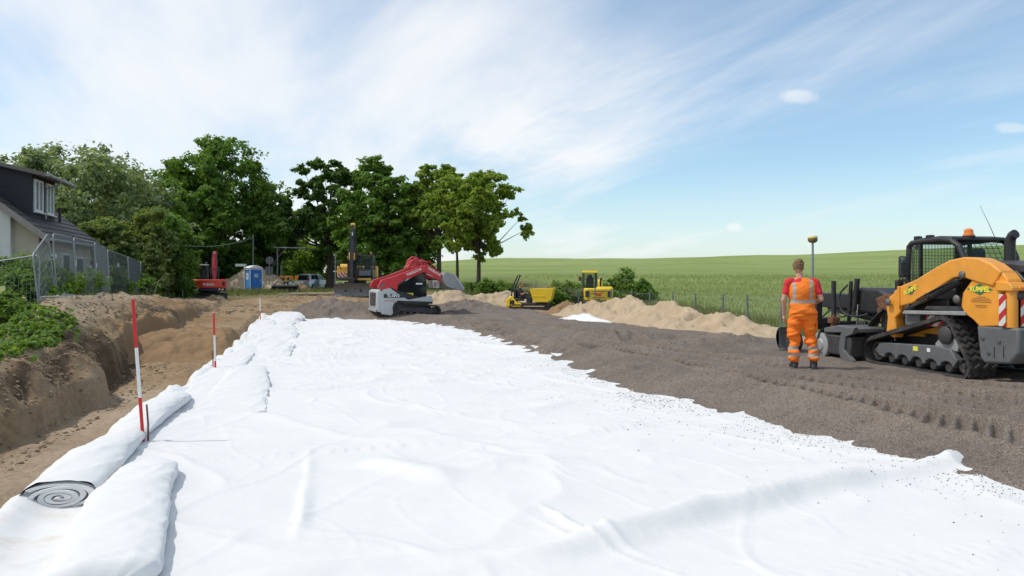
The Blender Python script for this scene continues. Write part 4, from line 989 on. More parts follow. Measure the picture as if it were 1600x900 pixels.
# ------------------------------------------------------------------ sand heaps
def heap(name, cx, cy, lx, ly, rot, prof, label, mat, base_f, seed, n=110, cat='sand heap', rough=1.0):
    """a loose tipped pile: prof(a,b) gives the height over local axes in -1..1"""
    a = np.linspace(-1.15, 1.15, n); A, B = np.meshgrid(a, a)
    ca, sa = math.cos(rot), math.sin(rot); X = cx + A * lx * ca - B * ly * sa; Y = cy + A * lx * sa + B * ly * ca
    hgt = prof(A, B, X, Y)
    n1 = fbm(X * .9, Y * .9, 4, seed); n2 = fbm(X * 2.4, Y * 2.4, 4, seed + 5); k = np.clip(hgt * 2.2, 0, 1)
    rg = 1 - np.abs(fbm(X * 1.5, Y * 1.5, 3, seed + 7)) * 2
    Z = base_f(X, Y) - .10 + hgt * (1 + .14 * n1 * rough) + k * (.09 * n1 + .08 * n2 + .17 * (rg - .5) + .05 * np.abs(vnoise(X * 5, Y * 5, seed + 9)) + .03 * vnoise(X * 11, Y * 11, seed + 10)) * rough
    o = grid_mesh(name, X - cx, Y - cy, Z, mat); o.location = (cx, cy, 0); tag(o, label, cat); return o
def sand_mat(name, a, b, c):
    m = M(name, a, .95, var=.12, scale=1.4, bump=.9, bscale=16, dirt=.45, dirt_col=b, spec=.1); return m
SAND = sand_mat('pale_sand', (.45, .35, .235), (.33, .245, .155), 0); BROWN = sand_mat('brown_sand', (.27, .175, .095), (.19, .12, .062), 0)
rid = curve([(-1.2, 0), (-1.0, .05), (-.88, .28), (-.76, .52), (-.62, .62), (-.5, .70), (-.36, .86), (-.2, 1.05), (-.08, 1.0), (.04, .93), (.16, .80), (.3, .76), (.42, .68), (.6, .64), (.75, .50), (.9, .30), (1.0, .12), (1.1, 0), (1.2, 0)])
def sp(A, B, X, Y):
    r = rid(A); w = .45 + .32 * r + .12 * vnoise(A * 6, A * 0, 3); c = -.05 + .12 * vnoise(A * 4, A * 0 + 3, 5)
    d = np.abs(B - c) / w
    lobes = 1 + .28 * vnoise(A * 5.5 + B, B * 1.5, 8)
    return r * np.clip(1 - d, 0, 1) ** .85 * lobes * 1.0 * sstep(np.abs(A), 1.12, .98)
p0 = Vector((1.9, 31.0)); p1 = Vector((7.15, 17.4)); mid = (p0 + p1) / 2; dv = p1 - p0
heap('sand_pile', mid.x + .25, mid.y + .3, dv.length / 2, 2.3, math.atan2(dv.y, dv.x), sp, 'long pale sand ridge between the dark gravel and the field fence', SAND, lambda x, y: .10 - .45 * sstep(x - xR(y), .6, 2.2), 201, 230)
def cone(A, B, X, Y): 
    r = np.sqrt(A * A + B * B) * (1 + .15 * vnoise(np.arctan2(B, A) * 1.5, A * 0, 11)); return 1.0 * np.clip(1 - r, 0, 1) ** .85
heap('sand_heap', -25.2, 72.0, 4.0, 3.2, .1, lambda a, b, x, y: cone(a, b, x, y) * 2.6, 'conical pale sand heap behind the blue portable toilet', SAND, ground_h, 211, 70)
heap('earth_heap', -18.9, 66.0, 1.25, 1.0, .1, lambda a, b, x, y: cone(a, b, x, y) * .75, 'small reddish sand heap in front of the silver car', BROWN, ground_h, 213, 40)
heap('sand_heap', -2.6, 34.6, 2.6, 1.6, .2, lambda a, b, x, y: cone(a, b, x, y) * .80, 'pale sand heap just under the red loader bucket', SAND, ground_h, 214, 80)
heap('sand_heap', -.3, 37.5, 2.2, 1.3, -.1, lambda a, b, x, y: cone(a, b, x, y) * .60, 'pale sand heap left of the yellow dumper', SAND, ground_h, 215, 70)
heap('sand_heap', 2.45, 32.5, 1.5, 1.2, .0, lambda a, b, x, y: cone(a, b, x, y) * .62, 'low brown sand heap between the dumper and the sand ridge', BROWN, ground_h, 216, 60)
heap('earth_heap', -10.9, 25.5, 2.3, 3.2, .25, lambda a, b, x, y: cone(a, b, x, y) * .22, 'tracked brown sand ramp at the end of the trench', BROWN, ground_h, 217, 90)
heap('earth_heap', -8.0, 18.2, 1.55, 2.9, .26, lambda a, b, x, y: np.clip(1.25 * (1 - np.abs(a) ** 2.2) * np.clip(1 - np.abs(b) ** 2.4, 0, 1), 0, 1) * .24 * sstep(b, -1.0, -.4), 'moist brown sand plug tipped into the trench behind the tall striped pole', BROWN, ground_h, 218, 120)

# loose stones
def stones(name, pts, smin, smax, mat, seed, kind='stuff', label=None, cat='stones'):
    rng = np.random.default_rng(seed); n = len(pts)
    ico = np.array([(0, 0, 1), (.894, 0, .447), (.276, .851, .447), (-.724, .526, .447), (-.724, -.526, .447), (.276, -.851, .447), (.724, .526, -.447), (-.276, .851, -.447), (-.894, 0, -.447), (-.276, -.851, -.447), (.724, -.526, -.447), (0, 0, -1)])
    F = np.array([(0, 1, 2), (0, 2, 3), (0, 3, 4), (0, 4, 5), (0, 5, 1), (1, 6, 2), (2, 7, 3), (3, 8, 4), (4, 9, 5), (5, 10, 1), (2, 6, 7), (3, 7, 8), (4, 8, 9), (5, 9, 10), (1, 10, 6), (6, 11, 7), (7, 11, 8), (8, 11, 9), (9, 11, 10), (10, 11, 6)])
    s = (smin + (smax - smin) * rng.random(n) ** 2)[:, None, None]
    q = ico[None] * (.7 + .6 * rng.random((n, 12, 1))) * np.concatenate([1 + .4 * rng.random((n, 1, 2)), np.full((n, 1, 1), .75)], 2) * s
    co = (pts[:, None, :] + q).reshape(-1, 3); f = (F[None] + np.arange(n)[:, None, None] * 12).reshape(-1, 3)
    o = fast_mesh(name, co, f, mat, None, False)
    tag(o, label, cat, kind=kind); return o
STONE = bpy.data.materials.new('dark_stone'); STONE.use_nodes = True
def _stone():
    t = STONE.node_tree; L = t.links.new; p = t.nodes['Principled BSDF']; p.inputs['Roughness'].default_value = .85
    g = nd(t, 'ShaderNodeNewGeometry'); cr = nd(t, 'ShaderNodeValToRGB'); e = cr.color_ramp.elements; e[0].color = (.065, .055, .050, 1); e[1].color = (.33, .285, .255, 1)
    q = e.new(.6); q.color = (.15, .125, .112, 1); L(g.outputs['Random Per Island'], cr.inputs[0]); L(cr.outputs[0], p.inputs['Base Color'])
_stone()
CLOD = bpy.data.materials.new('soil_clod'); CLOD.use_nodes = True
def _clod(m, a, b):
    t = m.node_tree; L = t.links.new; p = t.nodes['Principled BSDF']; p.inputs['Roughness'].default_value = .95; p.inputs['Specular IOR Level'].default_value = .1
    g = nd(t, 'ShaderNodeNewGeometry'); mx = nd(t, 'ShaderNodeMix', data_type='RGBA'); L(g.outputs['Random Per Island'], mx.inputs[0]); mx.inputs[6].default_value = c4(a); mx.inputs[7].default_value = c4(b); L(mx.outputs[2], p.inputs['Base Color'])
_clod(CLOD, (.13, .09, .058), (.34, .255, .165))
def clods(n, seed):
    rng = np.random.default_rng(seed); y = 7 + 26 * rng.random(n) ** 1.5; s = -.7 + 4.2 * rng.random(n) ** 1.4; x = xT(y) - s
    k = (mask_ground(x, y) < .5) & ((s > -.05) | (rng.random(n) < .35)); x = x[k]; y = y[k]; return np.stack([x, y, ground_h(x, y)], 1)
stones('soil_clods', clods(14000, 3), .005, .034, CLOD, 21, label='crumbly clods of soil lying on the cut bank and trench edge', cat='soil clods')
def farclods(n, seed):
    rng = np.random.default_rng(seed); y = 31 + 24 * rng.random(n); x = -17 + 19 * rng.random(n); k = fbm(x * .5, y * .5, 3, 161) > .0; x = x[k]; y = y[k]; return np.stack([x, y, ground_h(x, y)], 1)
stones('earth_crumbs', farclods(5000, 4), .01, .075, CLOD, 22, label='rough crumbs of earth strewn over the ground beyond the geotextile', cat='soil clods')
def gravel_scatter(n, seed):
    rng = np.random.default_rng(seed); y = 5 + 13 * rng.random(n) ** 2.0; x = xG(y) - .3 + 11 * rng.random(n) ** 1.2
    k = (gravel_d(x, y) > -.1) & (x < xR(y)); x = x[k]; y = y[k]; z = gravel_h(x, y); k = z > fabric_h(x, y) - .01
    return np.stack([x, y, z], 1)[k]
stones('loose_gravel', gravel_scatter(42000, 5), .004, .009, STONE, 6, label='loose dark stones lying on the gravel bed', cat='gravel')
def specks(n, seed):
    rng = np.random.default_rng(seed); y = 4.3 + 11 * rng.random(n) ** 1.5; d = rng.exponential(.42, n) + .02; x = xG(y) - d
    k = fbm(x * 1.6, y * 1.6, 3, 151) > -.05 - .5 * (rng.random(n) < .12); x = x[k]; y = y[k]
    return np.stack([x, y, fabric_h(x, y) + .014], 1)
stones('scattered_stones', specks(2600, 9), .0028, .0075, STONE, 10, label='dark stones spilled on the white geotextile', cat='stones')
m = 12; rng_ = np.random.default_rng(33)
cl = np.stack([2.0 + rng_.normal(size=160) * .38, 10.0 + rng_.normal(size=160) * .33], 1)
stones('spilled_stones', np.stack([cl[:, 0], cl[:, 1], fabric_h(cl[:, 0], cl[:, 1]) + .014], 1), .004, .009, STONE, 12, label='patch of spilled stones near the gravel edge on the geotextile', cat='stones')

# ------------------------------------------------------------------ geotextile rolls along the left edge
def roll(path, widths, heights, label, seed, spiral=False, round_end=True, name='geotextile_roll', n=64, wr=.012):
    """a flattened roll: path of ground points (x,y,z), full widths and heights along it"""
    path = [Vector(p) for p in path]; m = 170
    ts = np.linspace(0, 1, m); L = np.linspace(0, 1, len(path))
    def ip(arr, t): return np.interp(t, L, arr)
    px = ip([p.x for p in path], ts); py = ip([p.y for p in path], ts); pz = ip([p.z for p in path], ts)
    for _ in range(6):
        for a in (px, py, pz): a[1:-1] = (a[:-2] + a[1:-1] * 2 + a[2:]) / 4
    w = ip(widths, ts); h = ip(heights, ts)
    o0 = Vector((px[0], py[0], pz[0])); v = []; f = []
    e0 = np.clip(ts / .035, 0, 1) if not spiral else np.ones(m); e1 = np.clip((1 - ts) / .13, 0, 1)
    k0 = np.sqrt(1 - (1 - e0) ** 2); k1 = np.sqrt(1 - (1 - e1) ** 2); k = np.maximum(k0 * k1, .02)
    for i in range(m):
        a = Vector((px[max(i - 1, 0)], py[max(i - 1, 0)], 0)); b = Vector((px[min(i + 1, m - 1)], py[min(i + 1, m - 1)], 0)); d = (b - a).normalized(); s = Vector((d.y, -d.x, 0))
        for j in range(n):
            q = 2 * math.pi * j / n; c, sn = math.cos(q), math.sin(q)
            cx = math.copysign(abs(c) ** .8, c); cz = math.copysign(abs(sn) ** .9, sn)
            lump = 1 + .05 * float(vnoise(ts[i] * 9 + seed, q * .9, seed)) + .03 * float(vnoise(ts[i] * 26, q * 2.2, seed + 1))
            cr = wr * max(0, float(vnoise(ts[i] * 14 + q * 1.5, q * 1.3 + seed, seed + 2)))
            cr += wr * .8 * (1 - abs(float(vnoise(ts[i] * 7 + q * .7, q * 1.1 + ts[i] * 3, seed + 6)))) ** 6 + wr * .5 * float(vnoise(ts[i] * 40, q * 5, seed + 8)) * .4
            zz = h[i] * k[i] * .5 * (1 + cz * lump) + cr * (sn > 0)
            p = Vector((px[i], py[i], pz[i])) + s * (w[i] * .5 * k[i] * cx * lump) + Vector((0, 0, zz))
            v.append(p - o0)
    for i in range(m - 1):
        for j in range(n):
            j2 = (j + 1) % n; f.append((i * n + j, i * n + j2, (i + 1) * n + j2, (i + 1) * n + j))
    f.append(tuple(range((m - 1) * n, m * n)))
    if not spiral: f.append(tuple(range(n - 1, -1, -1)))
    root = mesh_obj(name, v, f, MAT['fabric_roll'], None, 60); root.location = o0
    tag(root, label, 'geotextile roll', 'rolled geotextile along the left edge of the roadbed')
    if spiral:                                                    # the wound layers seen in the open end
        d = Vector((px[3] - px[0], py[3] - py[0], 0)).normalized(); s = Vector((d.y, -d.x, 0)); mb = MB(); turns = 4.4; N = 150
        inner = M('roll_end_grey', (.55, .55, .55), .9, var=.15)
        vv = []; ff = []
        for i in range(N):
            q = i / (N - 1) * turns * 2 * math.pi; rr = .06 + .93 * i / (N - 1)
            wob = 1 + .05 * math.sin(q * 2.3) ; 
            for (dr, dd) in ((0, -.02), (0, .07), (-.165, .07), (-.165, -.02)):
                r2 = rr + dr
                X = math.cos(q) * r2 * w[0] * .5 * wob + .05 * w[0] * (1 - rr); Z = (.5 + .5 * math.sin(q) * r2 * wob) * h[0]
                vv.append(s * X + d * (dd - .03 * (1 - rr) + .012 * math.sin(q * 1.7)) + Vector((0, 0, Z)))
        for i in range(N - 1):
            for a in range(4):
                b = (a + 1) % 4; ff.append((i * 4 + a, i * 4 + b, (i + 1) * 4 + b, (i + 1) * 4 + a))
        mesh_obj('wound_layer', vv, ff, MAT['fabric_roll'], root, 60)
        vv = [s * (math.cos(2 * math.pi * j / 30) * w[0] * .49) + d * .035 + Vector((0, 0, h[0] * .5 * (1 + .97 * math.sin(2 * math.pi * j / 30)))) for j in range(30)]
        mesh_obj('core', vv, [tuple(range(30))], inner, root, 180)
    return root
def G(px, py, z=0.0):
    Y = (CAM_H - z) * 1150 / (py - 430); return ((px - 800) / 1150 * Y, Y, z)
roll([G(158, 935, .0), G(200, 800, .0), G(243, 738, .0)], [.60, .56, .42], [.17, .19, .17], 'flattened white geotextile roll lying in front, nearest the camera', 3)
roll([G(92, 798, .0), G(150, 738, .0), G(196, 694, .01), G(240, 655, .01), G(290, 624, .02)], [.52, .50, .36, .44, .36], [.21, .23, .15, .20, .19], 'white geotextile roll with its spiral end open, along the trench edge', 5, spiral=True)
roll([G(352, 650, .0), G(368, 628, .0), G(380, 606, .0), G(390, 578, .0)], [.9, .85, .75, .62], [.02, .07, .13, .16], 'plump white geotextile roll beside the middle striped pole', 7, wr=.014)
roll([G(296, 640, .0), G(330, 605, .0), G(362, 572, .0), G(398, 532, .0)], [.5, .6, .6, .6], [.04, .09, .10, .10], 'bulging white geotextile fold left of the plump roll', 8, wr=.014)
roll([G(412, 566, .0), G(424, 545, .0), G(434, 526, .0), G(442, 512, .0)], [.9, 1.1, 1.1, .8], [.02, .10, .17, .17], 'crumpled white geotextile roll further along the edge', 9, wr=.035)
roll([G(398, 546, .0), G(405, 530, .0), G(411, 514, .0), G(418, 505, .0)], [.5, .7, .8, .6], [.03, .10, .18, .20], 'small crumpled geotextile bundle by the far striped pole', 11, wr=.035)
roll([G(432, 512, .0), G(446, 503, .0), G(452, 497, .05)], [1.0, 1.4, .9], [.08, .24, .26], 'farthest crumpled geotextile bundle against the dark gravel', 13, wr=.05)
# right-hand flap of the fabric that shows again beyond the gravel
v = [at(868, 500, 25.6), at(958, 506, 23.4), at(912, 490, 25.6)]
n = 14; V = []; F = []
for i in range(n + 1):
    for j in range(n + 1 - i):
        a, b = i / n, j / n; p = v[0] * (1 - a - b) + v[1] * a + v[2] * b
        V.append(p + Vector((0, 0, .03 + .04 * float(vnoise(a * 5, b * 5, 4)))) )
ix = {}
c = 0
for i in range(n + 1):
    for j in range(n + 1 - i): ix[(i, j)] = c; c += 1
for i in range(n):
    for j in range(n - i):
        F.append((ix[(i, j)], ix[(i + 1, j)], ix[(i, j + 1)]))
        if j < n - i - 1: F.append((ix[(i + 1, j)], ix[(i + 1, j + 1)], ix[(i, j + 1)]))
o = mesh_obj('geotextile_flap', V, F, MAT['fabric_roll'], None, 60); md = o.modifiers.new('thick', 'SOLIDIFY'); md.thickness = .02
tag(o, 'white triangular geotextile flap at the foot of the sand ridge', 'geotextile')

# ------------------------------------------------------------------ striped ranging poles
def ranging_pole(base, h, bands, tilt, label, r=.017, stake=None):
    root = empty('ranging_pole', base, 0, label, 'ranging pole', 'red and white striped ranging poles')
    mats = [MAT['redpaint'], MAT['white_clean']]; mb = MB(); z = 0
    d = Vector((math.sin(tilt), 0, math.cos(tilt)))
    tot = sum(b[1] for b in bands)
    for (c, ln) in bands:
        ln = ln / tot * h; mb.mat(c); mb.cyl(d * z, d * (z + ln), r, n=12); z += ln
    mb.build('pole', mats, root)
    MB().lathe([(.001, 0), (r * .9, .0), (r * 1.05, .015), (r * .6, .03), (.001, .032)], (d.x * z, 0, d.z * z), n=12).build('cap', MAT['wood'], root)
    return root
b1 = G(225, 693, .0)
ranging_pole((b1[0], b1[1], -.1), 1.60, [(0, .60), (1, .54), (0, .52)], -.072, 'tall red and white ranging pole nearest the camera on the trench edge')
b2 = G(337, 582, .0); ranging_pole((b2[0], b2[1], -.1), 1.16, [(0, .30), (1, .45), (0, .38)], -.03, 'red and white ranging pole beside the plump geotextile roll')
b3 = G(407, 508, .0); ranging_pole((b3[0], b3[1], -.1), 1.05, [(0, .55), (1, .45)], -.02, 'farthest red and white ranging pole beside the crumpled bundles')
for (b, h, lab) in ((b1, .40, 'short rusty stake driven in beside the tall ranging pole'), (b2, .38, 'short rusty stake driven in beside the middle ranging pole')):
    o = MB().tube([(0, 0, -.2), (.0, 0, h * .5), (-.015, 0, h)], .010, 8).build('iron_stake', MAT['rust'], None, smooth=60); o.location = (b[0] + (.028 if b is b1 else -.06), b[1] + .03, b[2]); tag(o, lab, 'stake')

# ------------------------------------------------------------------ things along the road in the distance
def toilet():
    X, Y = -23.2, 66.0; z = gz(X, Y)
    root = empty('portable_toilet', (X, Y, z), R(45), 'blue portable toilet cabin with white roof beside the sand heap', 'portable toilet')
    blue = M('blue_plastic', (.025, .15, .52), .45, var=.1); lb = M('blue_plastic_panel', (.05, .24, .62), .45, var=.1)
    mb = MB(); w = .56
    mb.box(0, 0, 1.04, 1.10, 1.10, 2.02); mb.build('cabin', blue, root, .02)
    mb = MB()
    for a in (-1, 1):
        for b in (-1, 1): mb.box(a * .555, b * .555, 1.04, .05, .05, 2.04)
    for a in (-1, 1):
        mb.box(a * .556, 0, 2.0, .04, 1.06, .08); mb.box(0, a * .556, 2.0, 1.06, .04, .08)
    mb.build('corner_trim', MAT['white_clean'], root)
    mb = MB(); mb.prism([(-.62, 2.07), (.62, 2.07), (.60, 2.13), (.28, 2.27), (0, 2.33), (-.28, 2.27), (-.60, 2.13)], -.62, .62); mb.build('roof', MAT['white_clean'], root, .015)
    d = MB().box(0, -.565, 1.0, .86, .03, 1.84).build('door', blue, root, .01)
    MB().box(.0, -.585, 1.42, .34, .012, .30).build('sign', MAT['white_clean'], d); mm = MAT['grey']
    sg = MB()
    for k in range(3): sg.box(-.08 + .08 * k, -.594, 1.47, .055, .008, .10)
    sg.box(0, -.594, 1.345, .27, .008, .035); sg.build('sign_marks', mm, d)
    MB().box(.36, -.59, 1.0, .05, .03, .12).build('handle', MAT['white_clean'], d)
    s = MB().box(-.567, -.03, 1.35, .012, .40, .55).build('notice', MAT['white_clean'], root)
    q = MB(); q.box(-.577, .0, 1.42, .008, .14, .22); q.box(-.577, .0, 1.20, .008, .26, .04); q.build('notice_marks', lb, s)
    MB().box(-.562, 0, .95, .02, .9, 1.6).build('side_panel', lb, root, .01)
    MB().box(0, 0, .03, 1.2, 1.2, .10).build('skid_base', MAT['grey'], root)
toilet()
def pole(name, px, Y, py_top, r, label, cat, mat, extra=None):
    x, y, z = base_at(px, Y); top = at(px, py_top, Y).z - z
    root = empty(name, (x, y, z), 0, label, cat); MB().cyl((0, 0, -.2), (0, 0, top), r, r * .8, 12).build('mast', mat, root)
    if extra: extra(root, top)
    return root
pole('flag_mast', 395.5, 72, 368, .07, 'tall bare grey mast standing behind the portable toilet', 'mast', MAT['galv'], lambda r, t: MB().ball((0, 0, t), .09).build('cap', MAT['galv'], r))
def arm(r, t):
    mb = MB(); mb.tube([(-.35, 0, t - .05), (2.9, -.3, t - .12)], .07, 8); mb.build('cross_arm', MAT['galv'], r)
    mb = MB(); mb.tube([(0, 0, t - 1.1), (.9, -.08, t - .12)], .04, 8); mb.tube([(0, 0, t - 1.1), (-.5, 0, t - 1.9)], .03, 8); mb.build('brace', MAT['galv'], r)
    mb = MB(); mb.box(0, -.12, t - 3.3, .26, .2, .8); mb.build('signal_box', MAT['grey'], r)
pole('signal_gantry', 433.5, 74, 386, .08, 'grey traffic gantry with a long cross arm over the road', 'gantry', MAT['galv'], arm)
def disc(r, t):
    MB().cyl((0, .05, t - .3), (0, .08, t - .3), .38, n=24).build('round_sign', MAT['grey'], r); MB().box(-.05, .06, t - 1.3, .75, .03, .75).build('square_sign', MAT['grey'], r, .01)
pole('road_sign', 421, 70, 402, .04, 'road sign seen from behind, left of the traffic gantry', 'road sign', MAT['galv'], disc)
pole('marker_post', 524, 66, 398, .06, 'slim pale post in front of the dark oak trunk', 'post', MAT['galv'], lambda r, t: MB().box(0, 0, t, .14, .14, .10).build('cap', MAT['galv'], r))
def nameplate(r, t):
    MB().box(-.42, -.03, t - .08, .95, .03, .22).build('name_plate', MAT['white_clean'], r, .005)
pole('street_name_sign', 384, 64, 413, .035, 'white street name sign on a post left of the portable toilet roof', 'street sign', MAT['galv'], nameplate)
pole('garden_post', 285.5, 45, 430, .04, 'weathered grey post left of the red excavator', 'post', MAT['lgrey'], lambda r, t: MB().box(0, 0, t, .10, .10, .06).build('cap', MAT['lgrey'], r))
def cable(name, pts, r, label):
    P = []; 
    for a, b in zip(pts[:-1], pts[1:]):
        for k in range(12): P.append(a.lerp(b, k / 12) - Vector((0, 0, .35 * math.sin(math.pi * k / 12))))
    P.append(pts[-1]); o = MB().tube([p - pts[0] for p in P], r, 5).build(name, MAT['lgrey'], None, smooth=70); o.location = pts[0]; tag(o, label, 'cable')
cable('overhead_cable', [at(288, 384, 66), at(395, 372, 72)], .03, 'grey overhead cable sagging across the dark maple')
cable('overhead_cable', [at(475, 387, 73.7), at(535, 385, 82)], .03, 'overhead cable from the gantry arm to the dark oak')
# barrier with warning lamps
x, y, z = base_at(447, 73)
bar = empty('road_barrier', (x, y, z), 0, 'white road barrier boards closing the road below the orange lamps', 'barrier')
MB().box(0, 0, .85, 3.3, .04, .30).build('board', stripe_mat('barrier_stripes', (.75, .75, .74), (.70, .68, .66), 0, .30, 1.0), bar, .004)
mb = MB()
for k in range(-1, 2): mb.box(k * 1.4, .04, .5, .05, .05, 1.0); mb.box(k * 1.4, .04, .05, .25, .8, .10)
mb.build('stand', MAT['galv'], bar)
MB().box(0, .0, .38, 3.3, .035, .26).build('lower_board', MAT['white_clean'], bar, .004)
for k, px in enumerate((430, 438, 446.5, 455, 463)):
    X = (px - 800) / 1150 * 73; l = empty('warning_lamp', (X, y, z + 1.002), 0, ['leftmost', 'second', 'middle', 'fourth', 'rightmost'][k] + ' orange warning lamp in the row on the white road barrier', 'warning lamp', 'orange warning lamps on the barrier')
    MB().box(0, 0, .10, .22, .12, .20).build('housing', MAT['yellow'], l, .02)
    MB().cyl((0, -.09, .33), (0, .09, .33), .19, n=20).build('lens', MAT['beacon'], l, .03)
# grading bucket left lying by the road
x, y, z = base_at(446, 58)
bk = empty('grading_bucket', (x, y, z), R(8), 'wide dark grading bucket lying on the earth in front of the barrier', 'excavator bucket')
mb = MB(); pr = [(-.1, .02), (.55, .0), (.62, .06), (.35, .45), (.05, .62), (-.25, .60), (-.28, .5), (.02, .45), (.18, .3), (.1, .1), (-.1, .07)]
mb.prism([(p[0], p[1]) for p in pr], -.95, .95, 'x'); mb.build('shell', MAT['dark_steel'], bk, .01)
for s in (-1, 1): MB().prism([(-.1, .02), (.6, .02), (.40, .45), (.05, .62), (-.28, .58)], s * .95, s * 1.02, 'x').build('cheek_plate', MAT['dark_steel'], bk, .006)
mb = MB()
for s in (-.14, .14): mb.prism([(.15, .55), (.45, .45), (.45, .75), (.25, .95), (.05, .85)], s - .03, s + .03, 'x')
mb.cyl((-.2, .2, .82), (.2, .2, .82), .06); mb.build('hitch', MAT['black'], bk, .006)
mb = MB(); mb.tube([(-.2, .1, .7), (-.55, .0, .95), (-1.25, -.2, .15), (-1.5, -.25, .05)], .05, 8); mb.tube([(.1, .1, .8), (.45, 0, 1.05), (.62, -.1, .78)], .06, 8); mb.build('hydraulic_arm', MAT['black'], bk, smooth=60)

# parked car
def car():
    X, Y = (489 - 800) / 1150 * 78, 78.0; z = max(gz(X, Y), .05) + .07
    root = empty('parked_car', (X, Y, z), R(90 - 17), 'silver compact van parked on the road beyond the works', 'car')
    sil = M('silver_car_paint', (.50, .52, .54), .3, .5, var=.03, coat=.6)
    side = [(-2.02, .30), (-2.06, .62), (-2.0, .95), (-1.92, 1.0), (-1.72, 1.52), (-1.55, 1.60), (-.2, 1.62), (.25, 1.55), (.95, 1.02), (1.75, .90), (2.02, .70), (2.06, .32), (1.75, .22), (-1.75, .22)]
    bm = bmesh.new(); 
    mb = MB(); n = len(side)
    rings = [(-.84, .965, .0), (-.80, 1.0, .02), (.80, 1.0, .02), (.84, .965, .0)]
    V = []
    for (y, s, _) in rings:
        for (a, b) in side:
            tum = max(0, (b - .95)) * .22; yy = y * (1 - tum)
            V.append((a * (s if abs(a) > 1.6 else 1), yy, b if s == 1 else .22 + (b - .22) * .985))
    f = [tuple(range(n - 1, -1, -1)), tuple(range(3 * n, 4 * n))]
    for r in range(3):
        for k in range(n): f.append((r * n + k, r * n + (k + 1) % n, (r + 1) * n + (k + 1) % n, (r + 1) * n + k))
    mesh_obj('body', V, f, sil, root, 30)
    g = MAT['dglass']
    for s in (-1, 1):
        mb = MB(); y = s * .745
        for poly in ([(-1.62, 1.05), (-.95, 1.05), (-.95, 1.50), (-1.52, 1.50)], [(-.88, 1.05), (.0, 1.05), (.0, 1.50), (-.88, 1.50)], [(.07, 1.05), (.80, 1.05), (.22, 1.49), (.07, 1.50)]):
            pts = [(a, s * (.84 * (1 - (b - .95) * .22) + .004), b) for a, b in poly]
            if s > 0: pts = pts[::-1]
            mb.sheet(pts, -.012 if False else .006)
        mb.build('side_glass', g, root)
        for x in (-1.28, 1.30):
            w = MB(); w.lathe([(.001, -.10), (.30, -.10), (.315, -.06), (.315, .06), (.30, .10), (.001, .10)], (x, s * .80, .315), 'y', 26); wo = w.build('wheel', MAT['rubber'], root, smooth=40)
            MB().lathe([(.001, -.012), (.20, -.012), (.21, .0), (.20, .012), (.001, .012)], (x, s * .905, .315), 'y', 20).build('rim', MAT['galv'], wo)
        MB().box(-1.98, s * .70, .98, .10, .14, .42).build('tail_light', M('tail_red%d' % s, (.45, .012, .012), .2, coat=.5), root, .02)
        MB().ball((.62, s * .96, 1.06), .10, (.6, 1, .8)).build('mirror', sil, root)
    MB().sheet([(-1.985, .62, 1.03), (-1.985, -.62, 1.03), (-1.775, -.56, 1.49), (-1.775, .56, 1.49)], -.02).build('rear_glass', g, root)
    MB().box(-2.08, 0, .45, .06, 1.5, .22).build('bumper', sil, root, .02)
    MB().box(-2.085, 0, .74, .02, .52, .11).build('number_plate', MAT['white_clean'], root)
car()
# ------------------------------------------------------------------ machines (local x forward, y left, z up)
def hull_path(circles, n=160):
    pts = []
    for (x, z, r) in circles:
        for k in range(48): q = 2 * math.pi * k / 48; pts.append((x + r * math.cos(q), z + r * math.sin(q)))
    pts = sorted(set((round(a, 5), round(b, 5)) for a, b in pts))
    def half(P):
        h = []
        for p in P:
            while len(h) >= 2 and (h[-1][0] - h[-2][0]) * (p[1] - h[-2][1]) - (h[-1][1] - h[-2][1]) * (p[0] - h[-2][0]) <= 0: h.pop()
            h.append(p)
        return h
    a = half(pts); b = half(pts[::-1]); H = a[:-1] + b[:-1]; H.append(H[0])
    d = [0]
    for p, q in zip(H[:-1], H[1:]): d.append(d[-1] + math.hypot(q[0] - p[0], q[1] - p[1]))
    ts = np.linspace(0, d[-1], n + 1)[:-1]
    return np.interp(ts, d, [p[0] for p in H]), np.interp(ts, d, [p[1] for p in H]), d[-1]
